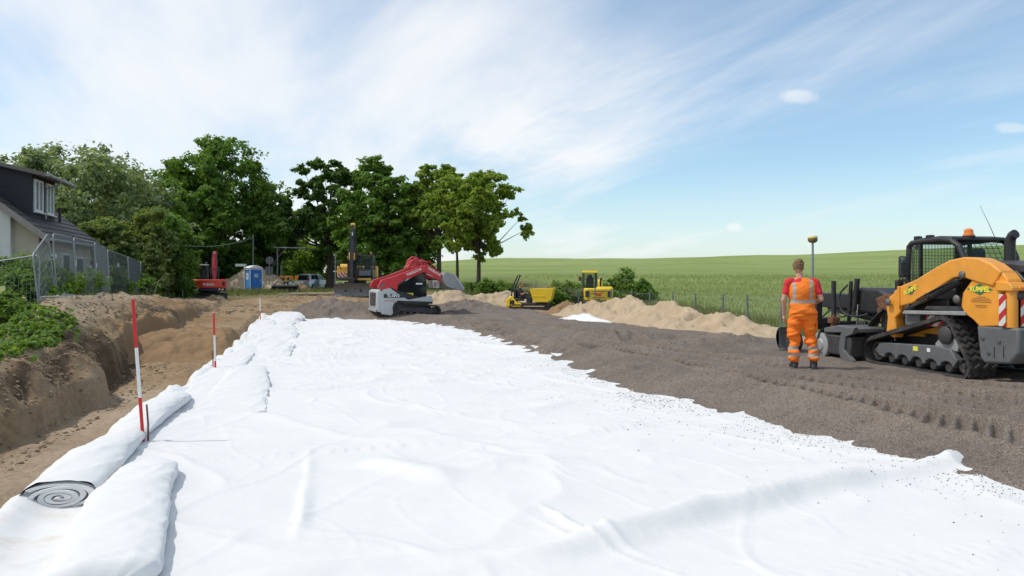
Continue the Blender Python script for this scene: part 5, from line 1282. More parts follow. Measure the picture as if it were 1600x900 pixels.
def track_unit(root, circles, yc, width, thick=.04, lug=.03, pitch=.1, rollers=None, frame=None, frame_mat=None, wheel_r=None, wheel_mat=None, zig=.035, gaps=True, outer=1):
    """rubber crawler: belt with lugs, wheels, rollers, frame plate; outer = side (+1/-1) that faces away from the machine"""
    hx, hz, per = hull_path([(x, z, r) for x, z, r in circles], max(40, int(hull_path(circles, 8)[2] / pitch) * 4))
    n = len(hx); y0, y1 = yc - width / 2, yc + width / 2
    tx = np.roll(hx, -1) - np.roll(hx, 1); tz = np.roll(hz, -1) - np.roll(hz, 1); L = np.hypot(tx, tz); tx /= L; tz /= L; nx, nz = tz, -tx
    v = []; f = []
    for i in range(n):
        for (o, y) in ((0, y0), (thick, y0), (thick, y1), (0, y1)): v.append((hx[i] + nx[i] * o, y, hz[i] + nz[i] * o))
    for i in range(n):
        j = (i + 1) % n
        for a in range(4):
            b = (a + 1) % 4; f.append((i * 4 + a, j * 4 + a, j * 4 + b, i * 4 + b))
    mb = MB(); mb.add(v, f)
    segs = 6
    for i in range(0, n, 4):
        c = (hx[i], hz[i]); t = (tx[i], tz[i]); m = (nx[i], nz[i])
        V = []; F = []
        for k in range(segs + 1):
            y = y0 + .01 + (width - .02) * k / segs; sh = zig * (1 if k % 2 else -1) * (.6 if k in (0, segs) else 1)
            w = pitch * .32
            for (a, o) in ((-w, thick - .004), (-w * .7, thick + lug), (w * .7, thick + lug), (w, thick - .004)):
                V.append((c[0] + t[0] * (a + sh) + m[0] * o, y, c[1] + t[1] * (a + sh) + m[1] * o))
        for k in range(segs):
            for a in range(3): F.append((k * 4 + a, k * 4 + a + 1, k * 4 + a + 5, k * 4 + a + 4))
        F.append((0, 3, 2, 1)); b = segs * 4; F.append((b, b + 1, b + 2, b + 3))
        mb.add(V, F)
    tr = mb.build('track', MAT['rubber'], root, smooth=30)
    s = outer; wm = wheel_mat or MAT['dark_steel']
    for k, (x, z, r) in enumerate(circles):
        if r < .08: continue
        w = MB(); rr = r - .02; ye = yc + s * width * .30
        w.lathe([(.001, -width * .25), (rr * .92, -width * .25), (rr, -width * .2), (rr, width * .2), (rr * .92, width * .25), (rr * .72, width * .255), (rr * .62, width * .18), (rr * .34, width * .18), (rr * .30, width * .32), (.001, width * .33)] if s > 0 else
                [(.001, -width * .33), (rr * .30, -width * .32), (rr * .34, -width * .18), (rr * .62, -width * .18), (rr * .72, -width * .255), (rr * .92, -width * .25), (rr, -width * .2), (rr, width * .2), (rr * .92, width * .25), (.001, width * .25)], (x, yc, z), 'y', 26)
        w.build('idler_wheel' if k != len(circles) - 1 else 'drive_sprocket', wm, tr, smooth=40)
    if rollers:
        for (x, z, r) in rollers:
            w = MB(); w.lathe([(.001, -width * .26), (r * .8, -width * .26), (r, -width * .22), (r, width * .22), (r * .8, width * .27), (r * .45, width * .28), (.001, width * .26)], (x, yc, z), 'y', 18); w.build('track_roller', wm, tr, smooth=40)
    if frame: 
        MB().prism(frame, yc - width * .28, yc + width * .28).build('track_frame', frame_mat or MAT['dark_steel'], tr, .012)
    return tr
def grille(mb, x, y0, y1, z0, z1, n, d=.012):
    for k in range(n): mb.box(x, (y0 + y1) / 2, z0 + (z1 - z0) * (k + .5) / n, d, y1 - y0, (z1 - z0) / n * .45)
def hose(root, pts, r=.016, name='hose', mat=None):
    P = [Vector(p) for p in pts]; Q = []
    for i in range(len(P) - 1):
        a = P[max(i - 1, 0)]; b = P[i]; c = P[i + 1]; d = P[min(i + 2, len(P) - 1)]
        for k in range(6):
            t = k / 6; Q.append(.5 * ((2 * b) + (c - a) * t + (2 * a - 5 * b + 4 * c - d) * t * t + (3 * b - a - 3 * c + d) * t ** 3))
    Q.append(P[-1]); return MB().tube(Q, r, 8).build(name, mat or MAT['black'], root, smooth=60)
HZ = stripe_mat('hazard_bars', (.80, .80, .78), (.60, .03, .03), 0, .105, 1.0)
HZR = stripe_mat('hazard_bars_rear', (.80, .80, .78), (.60, .03, .03), 1, .125, 1.0)
GREEN = M('emblem_green', (.02, .17, .09), .4, var=.05); LETY = M('letter_yellow', (.90, .72, .05), .4, var=.03); LETD = M('letter_dark', (.20, .10, .03), .5, var=.05); LETW = M('letter_white', (.85, .85, .84), .4, var=.02)
def emblem(root, o, xd, yd, w, h, txt):
    """green lozenge with yellow lettering"""
    m = plane_frame(o, xd, yd); P = [m @ Vector((a * w / 2, b * h / 2, 0)) for a, b in ((-1, 0), (-.30, .62), (0, 1), (.30, .62), (1, 0), (.30, -.62), (0, -1), (-.30, -.62))]
    e = MB().sheet(P, .004).build('emblem', GREEN, root)
    m2 = plane_frame(Vector(o) + (m.to_3x3() @ Vector((0, 0, .004))), xd, yd)
    text_mesh('lettering', txt, h * .62, LETY, e, m2, .002, .004 * h / .16, .15)

def big_loader():
    rz = R(100); px, py = 7.38, 12.15
    root = empty('track_loader', (px, py, .232), rz, 'large orange compact track loader with black cab on the gravel', 'track loader')
    O, B, DS, GY = MAT['orange'], MAT['black'], MAT['dark_steel'], MAT['grey']
    circ = [(.86, .20, .19), (-1.10, .17, .155), (-.74, .62, .215)]
    rl = [(x, .105, .082) for x in (-.78, -.46, -.14, .18, .50)]
    fr = [(.78, .13), (.90, .24), (.70, .34), (.30, .36), (-.50, .40), (-.90, .36), (-1.02, .22)]
    x = -1.02
    sc = []
    for k, cx in enumerate((-.78, -.46, -.14, .18, .50)):
        sc += [(cx - .135, .11), (cx - .10, .17), (cx - .04, .20), (cx + .04, .20), (cx + .10, .17), (cx + .135, .11)]
    fr = sc + [(.76, .13), (.86, .22), (.74, .36), (.30, .38), (-.5, .42), (-.86, .40), (-1.0, .24)]
    for s in (1, -1):
        t = track_unit(root, circ, s * .745, .45, .045, .024, .105, rl, None, outer=s, zig=.026)
        MB().prism(fr, s * .745 + s * .05, s * .745 + s * .165).build('track_frame', MAT['grey'], t, .014)
        if s > 0:
            d = MB(); d.box(-.13, .914, .335, .11, .004, .07); d.build('caution_label', M('yellow_label', (.72, .66, .10), .5), t)
            MB().box(-.42, .914, .34, .07, .004, .06).build('white_label', MAT['white_clean'], t)
        MB().lathe([(.001, -.03), (.12, -.03), (.14, 0), (.14, .06), (.10, .09), (.001, .095)], (-.74, s * .745 + s * .10, .60), 'y', 24).build('final_drive', MAT['dark_steel'], t)
        MB().prism([(-.95, .36), (-.55, .38), (-.48, .44), (-.62, .58), (-.88, .58), (-.98, .46)], s * .80, s * .86).build('drive_bracket', MAT['lgrey'], t, .015)
    # chassis and engine house
    MB().prism([(.98, .32), (1.0, .62), (.80, .92), (-1.25, .96), (-1.40, .82), (-1.40, .28), (.8, .26)], -.50, .50).build('chassis', B, root, .02)
    MB().prism([(.85, .46), (.15, .50), (.15, .60), (.86, .56)], .5, .53).build('orange_side_strip', O, root)
    MB().box(-.25, .54, .66, .9, .05, .20).build('orange_side_plate', O, root, .01)
    MB().prism([(-.62, .95), (-.62, 1.60), (-1.05, 1.68), (-1.75, 1.58), (-1.92, 1.42), (-1.92, .80), (-1.2, .80)], -.62, .62).build('engine_hood', B, root, .03)
    mb = MB()
    for k in range(5): mb.box(-.85 - k * .16, 0, 1.685 - k * .02, .05, .8, .02)
    mb.build('hood_vent', DS, root)
    MB().prism([(-1.38, .80), (-2.10, .80), (-2.10, .46), (-1.96, .30), (-1.52, .26), (-1.44, .34)], -.93, .93).build('counterweight', MAT['grey'], root, .035, seg=3)
    for (x_, z_) in ((-1.50, .62), (-1.78, .60), (-1.60, .42)): MB().lathe([(.001, -.004), (.035, 0), (.03, .014), (.001, .016)], (x_, .93, z_), 'y', 12).build('bolt', MAT['steel'], root)
    gr = MB(); gr.box(-1.70, .932, .44, .012, .006, .16); gr.box(-1.86, .932, .46, .012, .006, .16); gr.build('slot', B, root)
    # towers and arms
    tower = [(-1.44, .775), (-1.32, .87), (-1.17, .95), (-1.09, 1.07), (-1.13, 1.26), (-1.30, 1.45), (-1.15, 1.60), (-1.65, 1.675), (-1.83, 1.56), (-1.93, 1.455), (-1.93, 1.30), (-1.80, 1.29), (-1.80, .81)]
    armp = [(.20, 1.33), (-.19, 1.45), (-.64, 1.65), (-.89, 1.745), (-1.17, 1.785), (-1.44, 1.765), (-1.66, 1.685), (-1.84, 1.565), (-1.70, 1.36), (-1.40, 1.42), (-1.27, 1.455), (-1.12, 1.50), (-.97, 1.475), (-.55, 1.26), (-.10, 1.065), (.24, .985), (.30, 1.10), (.34, 1.24)]
    for s in (1, -1):
        a0, a1 = (.70, .93) if s > 0 else (-.93, -.70)
        t = MB().prism(tower, a0 - (.0 if s > 0 else 0), a1).build('rear_tower', O, root, .018)
        MB().prism([(-1.25, 1.08), (-1.05, 1.05), (-.35, 1.03), (-.30, .98), (-1.0, .96), (-1.22, .98)], s * .55, s * .90).build('tower_shelf', DS, root, .01)
        a = MB().prism(armp, s * .715, s * .955).build('lift_arm', O, root, .022, seg=3)
        MB().prism([(.20, .97), (.34, 1.25), (.50, 1.16), (.60, 1.02), (.56, .80), (.60, .52), (.40, .46), (.34, .62), (.38, .80), (.24, .90)], s * .72, s * .90).build('arm_foot', O, root, .02)
        MB().prism([(.17, .96), (.17, 1.335), (.22, 1.335), (.22, .96)], s * .713, s * .975).build('arm_collar', O, a, .006)
        for (x_, z_, r_) in ((-1.155, 1.525, .045), (-1.05, 1.16, .05), (.46, 1.06, .05)):
            MB().lathe([(.001, -.0), (r_ * 1.25, 0), (r_ * 1.25, .02), (r_ * .8, .035), (.001, .04)] if s > 0 else [(.001, -.04), (r_ * .8, -.035), (r_ * 1.25, -.02), (r_ * 1.25, 0), (.001, 0)], (x_, s * .955, z_), 'y', 16).build('pivot_pin', MAT['steel'], a)
        cy = MB(); cy.cyl((-.45, s * .90, 1.19), (-1.06, s * .90, 1.445), .058); cy.cyl((-.47, s * .90, 1.182), (-.40, s * .90, 1.212), .066); cyo = cy.build('lift_cylinder', B, root)
        MB().cyl((-.02, s * .90, 1.01), (-.45, s * .90, 1.19), .030).build('cylinder_rod', MAT['steel'], cyo)
        MB().cyl((.06, s * .90, .975), (-.04, s * .90, 1.02), .06).build('cylinder_eye', DS, cyo)
        hose(root, [(-.20, s * .955, 1.12), (-.55, s * .965, 1.27), (-.95, s * .96, 1.42), (-1.12, s * .93, 1.46)], .012)
        MB().prism([(.14, .88), (-1.20, .925), (-1.20, .985), (.10, .94)], s * .86, s * .95).build('step_rail', MAT['lgrey'], root, .01)
        MB().box(-.20, s * .62, 1.02, .75, .16, .28).build('side_cover', B, root, .03)
        MB().box(-.55, s * .835, .80, .55, .012, .17).build('hazard_plate', HZ, root)
        MB().box(.02, s * .78, .80, .34, .16, .24).build('tool_box', MAT['grey'], root, .02)
        MB().cyl((-1.93, s * .87, .80), (-1.93, s * .87, 1.33), .075, n=20).build('corner_column', O, root)
        MB().prism([(-1.76, 1.30), (-2.04, 1.30), (-2.04, 1.355), (-1.98, 1.42), (-1.76, 1.44)], s * .70, s * .97).build('tower_cap', O, root, .012)
        MB().box(-1.865, s * .958, 1.035, .11, .008, .44).build('hazard_plate', HZ, root)
        MB().box(-2.005, s * .62, 1.05, .012, .36, .46).build('rear_hazard_plate', HZR, root)
        MB().box(-2.03, s * .80, 1.335, .05, .13, .055).build('tail_light', MAT['beacon'], root, .012)
        MB().box(-2.0, s * .80, 1.235, .05, .12, .10).build('work_light', DS, root, .02)
    MB().prism([(-1.95, .81), (-1.95, 1.48), (-1.90, 1.52), (-1.80, .81)], -.62, .62).build('rear_door', M('dark_red_paint', (.22, .02, .02), .5), root, .015)
    mb = MB(); grille(mb, -1.965, -.42, .42, .86, 1.40, 9); mb.build('rear_grille', B, root)
    MB().prism([(-1.10, 1.64), (-1.95, 1.53), (-1.98, 1.56), (-1.98, 1.66), (-1.12, 1.74)], -.60, .60).build('rear_deck', DS, root, .02)
    e = lambda x_, z_: (x_, .957, z_)
    emblem(root, (-1.445, .9315, 1.315), (-1, 0, 0), (0, 0, 1), .47, .165, 'RUMPEL')
    emblem(root, (-.075, .957, 1.275), (-1, 0, .40), (.40, 0, 1), .36, .15, 'RUMPEL')
    mb = MB()
    for k, w in enumerate((.16, .30, .36, .36, .0, .22, .18)):
        if w: mb.box(-1.47, .932, 1.205 - k * .024, w, .003, .008)
    mb.build('small_print', LETD, root)
    # cab: frame, glass, wire guard
    y = .47
    prof = [(.62, .95), (.63, 1.35), (.57, 2.03), (.50, 2.08), (.30, 2.10), (-.10, 2.12), (-.36, 2.10), (-.52, 2.03), (-.63, 1.86), (-.64, 1.62), (-.60, .95)]
    cab = MB().prism(prof[:1] + [(.60, 1.30), (-.60, 1.30)] + prof[-1:], -y, y).build('cab', B, root, .02)
    for s in (1, -1):
        path = [(.62, 1.28), (.575, 2.0), (.50, 2.065), (.28, 2.085), (-.15, 2.10), (-.38, 2.07), (-.54, 1.97), (-.63, 1.80), (-.64, 1.28)]
        mb = MB()
        for (a, b) in zip(path[:-1], path[1:]): 
            mb.cyl((a[0], s * y, a[1]), (b[0], s * y, b[1]), .045, n=10); mb.ball((b[0], s * y, b[1]), .045, n=8)
        mb.box(.30, s * y, 1.66, .05, .05, .80); mb.build('side_frame', B, cab)
        gl = MB(); gl.prism([(.54, 1.30), (.50, 2.02), (-.15, 2.06), (-.40, 2.0), (-.57, 1.82), (-.58, 1.30)], s * y - .006, s * y + .006); gl.build('side_window', MAT['glass'], cab)
        wm = MB()
        for k in range(5): wm.box(.33 + k * .05, s * (y + .012), 1.66, .007, .007, .72)
        for k in range(14): wm.box(.43, s * (y + .018), 1.32 + k * .052, .24, .006, .006)
        wm.build('wire_guard', DS, cab)
    MB().prism([(.52, 2.04), (.30, 2.10), (-.15, 2.115), (-.40, 2.085), (-.40, 2.125), (-.15, 2.155), (.32, 2.14), (.58, 2.06)], -.49, .49).build('roof', B, cab, .02)
    mb = MB(); mb.box(.585, 0, 1.67, .012, .86, .70); mb.build('windscreen', MAT['glass'], cab)
    wm = MB()
    for k in range(15): wm.box(.61, -.42 + k * .06, 1.66, .006, .006, .76)
    for k in range(14): wm.box(.615, 0, 1.30 + k * .056, .006, .88, .006)
    wm.build('front_guard', DS, cab)
    rg = MB(); V = [(-.40, -.42, 2.085), (-.40, .42, 2.085), (-.62, .42, 1.66), (-.62, -.42, 1.66)]; rg.sheet(V, .008); rg.build('rear_window', MAT['glass'], cab)
    mb = MB(); mb.cyl((-.63, -.45, 1.62), (-.63, .45, 1.62), .04); mb.cyl((-.42, -.45, 2.09), (-.42, .45, 2.09), .035); mb.build('rear_frame', B, cab)
    wm = MB()
    for k in range(8): wm.cyl((-.36, -.36 + k * .10, 2.02), (-.58, -.36 + k * .10, 1.62), .005, n=5)
    for k in range(6): wm.cyl((-.36 - .04 * k, -.40, 2.02 - .075 * k), (-.36 - .04 * k, .40, 2.02 - .075 * k), .005, n=5)
    wm.build('rear_guard', DS, cab)
    st = MB(); st.box(-.12, 0, 1.22, .46, .46, .14); st.box(-.36, 0, 1.52, .13, .44, .56); st.box(-.39, 0, 1.86, .09, .24, .16); st.build('seat', M('seat_cloth', (.05, .07, .075), .8), cab, .04)
    MB().lathe([(.001, 0), (.085, 0), (.085, .03), (.07, .035), (.066, .10), (.03, .125), (.001, .13)], (-.36, .14, 2.14), n=20).build('beacon', MAT['beacon'], root)
    MB().lathe([(.001, 0), (.095, 0), (.095, .025), (.001, .026)], (-.36, .14, 2.125), n=20).build('beacon_base', B, root)
    ex = MB(); ex.tube([(-1.02, .02, 1.62), (-1.02, .02, 1.98), (-1.03, .02, 2.06), (-1.07, .02, 2.12), (-1.12, .02, 2.14)], [.075, .075, .072, .07, .07], 16); ex.build('exhaust', B, root, smooth=50)
    MB().tube([(-.62, -.14, 2.02), (-.60, -.02, 2.30), (-.56, .12, 2.62)], [.006, .004, .002], 6).build('antenna', B, root)
    for (x_, y_) in ((.50, .36), (.12, .44)):
        q = MB(); q.box(x_, y_, 2.15, .09, .11, .07); q.box(x_ - .01, y_, 2.10, .03, .04, .06); q.build('roof_light', B, root, .015)
    MB().box(.60, .30, 2.02, .03, .10, .12).build('lamp', MAT['white_clean'], root, .01)
    for s in (1, -1):
        mr = MB(); mr.box(.42, s * .72, 1.66, .05, .14, .36); m_ = mr.build('mirror', B, root, .03)
        MB().tube([(.55, s * .50, 1.52), (.48, s * .66, 1.50), (.42, s * .72, 1.55)], .014, 8).build('mirror_arm', B, m_)
        MB().box(.385, s * .72, 1.66, .01, .12, .32).build('mirror_glass', MAT['chrome'], m_)
        MB().box(.42, s * .78, 1.36, .12, .10, .16).build('front_lamp', B, root, .02)
    for k in range(3): hose(root, [(.18, .80 - .04 * k, 1.33), (.26, .86 - .05 * k, 1.48 - .03 * k), (.36, .84, 1.36), (.48, .66, 1.12)], .012)
    MB().box(.62, 0, .98, .30, 1.30, .22).build('cross_tube', O, root, .03)
    return root
big_loader()

def grader():
    rz = R(100); px, py = 7.38, 12.15; c, s_ = math.cos(rz), math.sin(rz)
    root = empty('grader_attachment', (px + c * 2.0, py + s_ * 2.0, .215), rz, 'black laser grader blade with masts mounted in front of the orange track loader', 'grader blade')
    B, DS = MAT['black'], MAT['dark_steel']; sx = -2.0                     # local x counted from the loader's centre
    def X(x): return x + sx
    MB().box(X(2.95), .22, 1.02, 1.3, .26, .30).build('main_beam', B, root, .025)
    MB().prism([(X(2.35), .84), (X(2.35), 1.20), (X(2.1), 1.30), (X(1.45), 1.30), (X(1.15), 1.20), (X(1.1), .85), (X(1.6), .80)], .02, .44).build('beam_housing', B, root, .06, seg=3)
    MB().cyl((X(3.2), .22, .86), (X(1.6), .22, .70), .07).build('steer_cylinder', DS, root)
    q = MB(); q.box(X(1.02), .0, .82, .14, 1.25, .70); q.build('coupler_plate', B, root, .02)
    for k in (-.42, .42): MB().prism([(X(.95), .60), (X(1.35), .68), (X(1.45), .9), (X(1.2), 1.16), (X(.95), 1.14)], k - .03, k + .03).build('coupler_lug', MAT['rust'], root, .008)
    MB().prism([(X(.66), .86), (X(1.02), .98), (X(1.10), 1.12), (X(.80), 1.22), (X(.60), 1.10)], .52, .74).build('quick_hitch', MAT['rust'], root, .02)
    # moldboard
    bl = [(X(2.02) + .16 * math.cos(a) - .1, .06 + .25 * (1 + math.sin(a)) * .92) for a in np.linspace(-1.35, 1.35, 9)]
    pr = bl + [(a - .035, b) for a, b in bl[::-1]]
    MB().prism(pr, -1.35, 1.25).build('moldboard', DS, root, .006)
    MB().box(X(2.03), -.05, .05, .03, 2.6, .12).build('cutting_edge', MAT['steel'], root, .006)
    MB().box(X(1.55), .95, .26, .86, .52, .36).build('side_box', DS, root, .03)
    MB().prism([(X(1.0), .02), (X(1.35), .0), (X(1.42), .20), (X(1.36), .48), (X(1.20), .60), (X(.95), .62), (X(1.02), .5), (X(1.22), .44), (X(1.26), .2)], 1.16, 1.24).build('wing_plate', MAT['grey'], root, .01)
    MB().prism([(X(1.9), .55), (X(1.45), .63), (X(1.0), .60), (X(1.0), .52), (X(1.9), .46)], .55, 1.22).build('wing_cover', MAT['grey'], root, .02)
    for x_ in (2.02, 2.20):
        w = MB(); w.lathe([(.001, -.05), (.22, -.05), (.245, -.035), (.245, .035), (.22, .05), (.13, .045), (.10, .07), (.001, .07)], (X(x_), 1.18 if x_ < 2.1 else 1.02, .22), 'y', 26); w.build('gauge_wheel', MAT['lgrey'] if x_ < 2.1 else MAT['rubber'], root, smooth=40)
    wing = [(X(3.18) + .20 * math.cos(a), .02 + .23 * (1 + math.sin(a))) for a in np.linspace(-1.45, 1.45, 10)]
    MB().prism(wing + [(a - .03, b) for a, b in wing[::-1]], 1.08, 1.36).build('front_wing', MAT['lgrey'], root, .005)
    w = MB(); w.lathe([(.001, -.09), (.20, -.09), (.22, -.06), (.22, .06), (.20, .09), (.001, .09)], (X(3.0), 1.18, .20), 'y', 24); w.build('front_wheel', MAT['rubber'], root, smooth=40)
    MB().box(X(2.6), 1.05, .55, 1.0, .10, .12).build('wing_arm', B, root, .015)
    MB().box(X(2.25), .62, .58, .14, 1.1, .14).build('cross_beam', DS, root, .02)
    m1 = MB(); m1.cyl((X(1.77), 1.10, .62), (X(1.77), 1.10, 1.43), .042, n=16); o1 = m1.build('sensor_mast', B, root)
    MB().cyl((X(1.77), 1.10, .42), (X(1.77), 1.10, .80), .055, n=16).build('mast_socket', MAT['rust'], o1)
    MB().box(X(1.77), 1.10, .70, .16, .16, .12).build('mast_clamp', MAT['rust'], o1, .01)
    o2 = MB().cyl((X(2.02), .50, .86), (X(1.93), .50, 1.47), .05, n=16).build('sensor_mast', B, root); MB().cyl((X(2.12), .55, .62), (X(2.06), .54, 1.42), .036, n=12).build('mast_tube', B, o2)
    MB().cyl((X(2.0), .46, .60), (X(1.97), .46, .98), .026, n=12).build('mast_rod', MAT['chrome'], o2)
    MB().box(X(2.10), 1.22, .87, .12, .14, .62).build('control_box', B, root, .02)
    MB().box(X(2.24), 1.05, .66, .30, .30, .12).build('bracket', DS, root, .02)
    g = MB(); g.cyl((X(2.29), 1.20, .62), (X(2.29), 1.20, 2.16), .020, n=12); go = g.build('receiver_pole', MAT['galv'], root)
    MB().lathe([(.001, 0), (.05, 0), (.085, .03), (.09, .05), (.09, .085), (.001, .086)], (X(2.29), 1.20, 2.16), n=22).build('receiver_base', M('receiver_brown', (.16, .12, .05), .5), go)
    MB().lathe([(.001, .0), (.092, .0), (.092, .02), (.001, .021)], (X(2.29), 1.20, 2.246), n=22).build('receiver_ring', MAT['yellow'], go)
    MB().lathe([(.09, .0), (.085, .02), (.05, .035), (.001, .038)], (X(2.29), 1.20, 2.267), n=22).build('receiver_dome', M('receiver_cream', (.72, .66, .48), .5), go)
    rng = random.Random(8)
    for k in range(9):
        y = .30 + .05 * k * .6; hose(root, [(X(.85), y + .1, 1.18 - .02 * k), (X(1.1 + .05 * rng.random()), y + .22, .98 - .03 * k), (X(1.35 + .08 * rng.random()), y + .18, .62 - .02 * k), (X(1.7 + .15 * rng.random()), y + .05, .52 + .03 * rng.random()), (X(1.9), y, .66)], .014)
    hose(root, [(X(2.05), .62, 1.35), (X(2.16), .72, 1.15), (X(2.05), .74, .85), (X(1.78), .66, .76), (X(1.55), .55, .82)], .018, 'cable_loop')
    hose(root, [(X(2.4), .95, .70), (X(2.3), .8, .86), (X(2.1), .72, .74), (X(1.9), .7, .80)], .016, 'cable_loop')
    for k in (.26, .52): MB().cyl((X(.72), k + .1, .40), (X(.90), k + .1, 1.0), .028, n=12).build('tilt_rod', MAT['chrome'], root)
    MB().box(X(.55), .50, .34, .5, .7, .06).build('push_frame', MAT['lgrey'], root, .01)
    return root
grader()

def red_loader():
    root = empty('track_loader', (-4.05, 28.9, .17), R(22), 'red and white track loader with raised bucket beyond the white geotextile', 'track loader')
    W_, RD, B, GY = MAT['white'], MAT['red'], MAT['black'], MAT['grey']
    circ = [(.84, .20, .16), (-.62, .20, .16), (-.58, .36, .17)]
    for s in (1, -1):
        t = track_unit(root, circ, s * .68, .38, .04, .026, .11, [(x, .12, .09) for x in (-.36, -.1, .16, .42, .64)], [(.72, .10), (.86, .22), (.6, .32), (-.4, .36), (-.62, .22)], outer=s)
        MB().prism([(-1.30, .95), (-1.26, .12), (-.90, .06), (-.82, .12), (-.84, .36), (-.78, .52), (-.62, .62), (-.2, .57), (.74, .55), (.68, .79), (-.23, .64), (-.51, .80), (-.94, 1.10), (-1.18, 1.05)], s * .74, s * .87).build('side_panel', W_, root, .015)
        MB().prism([(-.55, .60), (-.1, .50), (.72, .47), (.72, .56), (-.2, .60)], s * .70, s * .885).build('fender', B, root, .01)
        a = MB().prism([(-1.40, 1.14), (-1.26, 1.40), (-.76, 1.54), (.35, 1.96), (.53, 1.98), (1.01, 1.70), (1.24, 1.46), (1.16, 1.27), (1.01, 1.34), (.68, 1.61), (.39, 1.70), (-.16, 1.48), (-.40, 1.41), (-.62, 1.24), (-.66, .98), (-.9, 1.12), (-1.15, .98)], s * .68, s * .86).build('lift_arm', RD, root, .02)
        for (x_, z_) in ((-1.22, 1.2), (1.08, 1.42)): MB().lathe([(.001, -.01), (.07, -.01), (.07, .02), (.001, .03)] if s > 0 else [(.001, -.03), (.07, -.02), (.07, .01), (.001, .01)], (x_, s * .86, z_), 'y', 14).build('pivot_pin', MAT['steel'], a)
        cy = MB(); cy.cyl((-1.0, s * .60, .95), (-.3, s * .60, 1.36), .055); cyo = cy.build('lift_cylinder', B, root); MB().cyl((-.3, s * .6, 1.36), (.1, s * .6, 1.60), .03).build('cylinder_rod', MAT['chrome'], cyo)
        cy = MB().cyl((.45, s * .52, 1.72), (.85, s * .52, 1.62), .05).build('tilt_cylinder', RD, root); MB().cyl((.85, s * .52, 1.62), (1.15, s * .52, 1.50), .028).build('cylinder_rod', MAT['chrome'], cy)
        MB().prism([(-.61, .90), (-.60, 1.22), (-.19, 1.45), (.39, 1.63), (.53, 1.25), (.57, .80), (-.16, .70), (-.51, .84)], s * .56, s * .575).build('cab_side_glass', MAT['dglass'], root)
    MB().prism([(-1.30, .30), (-1.28, 1.02), (-1.0, 1.14), (-.55, 1.0), (.55, .62), (.65, .40), (.4, .28)], -.66, .66).build('chassis', B, root, .02)
    MB().prism([(-1.42, .30), (-1.40, .98), (-1.28, 1.04), (-1.26, .18), (-1.36, .2)], -.82, .82).build('rear_door', W_, root, .02)
    mb = MB(); mb.box(-1.425, 0, .66, .01, .98, .50); rg = mb.build('rear_grille', B, root)
    mb = MB(); grille(mb, -1.432, -.46, .46, .43, .90, 9); mb.build('grille_bars', MAT['steel'], rg)
    MB().box(-1.44, 0, .24, .06, 1.5, .10).build('bumper', MAT['lgrey'], root, .02)
    cab = MB().prism([(-.62, .9), (-.60, 1.25), (-.19, 1.48), (.40, 1.72), (.50, 1.70), (.57, 1.25), (.57, .72), (-.16, .66)], -.555, .555).build('cab', M('dark_green_black', (.015, .022, .022), .25), root, .02)
    MB().prism([(-.60, 1.27), (-.62, 1.36), (-.20, 1.58), (.20, 1.78), (.50, 1.80), (.50, 1.71), (.40, 1.735), (-.19, 1.50)], -.60, .60).build('cab_roof', W_, cab, .02)
    MB().cyl((-.78, 0, 1.15), (-.95, 0, 1.25), .09).build('exhaust', MAT['steel'], root)
    for k in (-.35, .35): MB().lathe([(.001, 0), (.10, 0), (.10, .06), (.06, .09), (.001, .10)], (-1.0, k, 1.12), n=16).build('filler_cap', MAT['white_clean'], root)
    MB().cyl((1.06, -.78, 1.5), (1.06, .78, 1.5), .07).build('cross_tube', RD, root)
    MB().cyl((-.72, -.7, 1.36), (-.72, .7, 1.36), .06).build('rear_cross_tube', RD, root)
    # hose and frame tangle on top of the arms
    mb = MB(); rng = random.Random(4)
    for k in range(7):
        x0 = .10 + .09 * k; mb.tube([(x0 - .25, .1 + .08 * k, 1.86), (x0, .15 + .06 * k, 2.16 + .05 * rng.random()), (x0 + .22, .2 + .05 * k, 2.12), (x0 + .32, .25 + .05 * k, 1.88)], .028, 6)
    mb.tube([(-.05, .35, 1.85), (.05, .35, 2.15), (.22, .35, 2.30), (.44, .35, 2.26), (.52, .35, 2.0)], .04, 8); mb.tube([(-.05, -.1, 1.85), (.05, -.1, 2.10), (.25, -.1, 2.24), (.5, -.1, 2.0)], .04, 8)
    mb.tube([(.75, .3, 1.85), (.70, .3, 2.10), (.92, .3, 2.14), (1.15, .3, 1.86)], .022, 6)
    mb.build('hose_guard', RD, root, smooth=60)
    # bucket
    pr = [(1.10, 1.36), (1.14, 1.62), (1.22, 1.70), (1.52, 1.64), (1.60, 1.58), (2.02, 1.0), (1.96, .97), (1.40, 1.10), (1.22, 1.20)]
    bk = MB().prism([(1.10, 1.36), (1.14, 1.62), (1.20, 1.68), (1.52, 1.62), (1.50, 1.57), (1.22, 1.60), (1.17, 1.40), (1.30, 1.24), (1.98, 1.03), (2.03, .98), (1.40, 1.10), (1.20, 1.22)], -.90, .90).build('bucket', MAT['lgrey'], root, .008)
    for s in (1, -1): MB().prism(pr, s * .90, s * .93).build('bucket_cheek', MAT['lgrey'], bk, .006)
    MB().prism([(1.5, 1.66), (1.62, 1.60), (2.0, 1.06), (1.93, 1.05)], -.945, -.94).build('wear_strip', MAT['white'], bk)
    MB().box(1.02, 0, 1.22, .08, 1.3, .30).build('hitch_plate', MAT['white'], root, .015)
    mb = MB()
    for k in range(5): mb.box(.985, -.48 + k * .07, 1.22, .012, .035, .18)
    mb.build('hitch_slot', B, root)
    MB().box(-.80, -.8725, .80, .76, .006, .15).build('model_plate', M('plate_green', (.02, .035, .03), .4), root)
    text_mesh('lettering', 'TL10V2', .15, LETW, root, plane_frame((-.82, -.876, .80), (1, 0, 0), (0, 0, 1)), .003, .004)
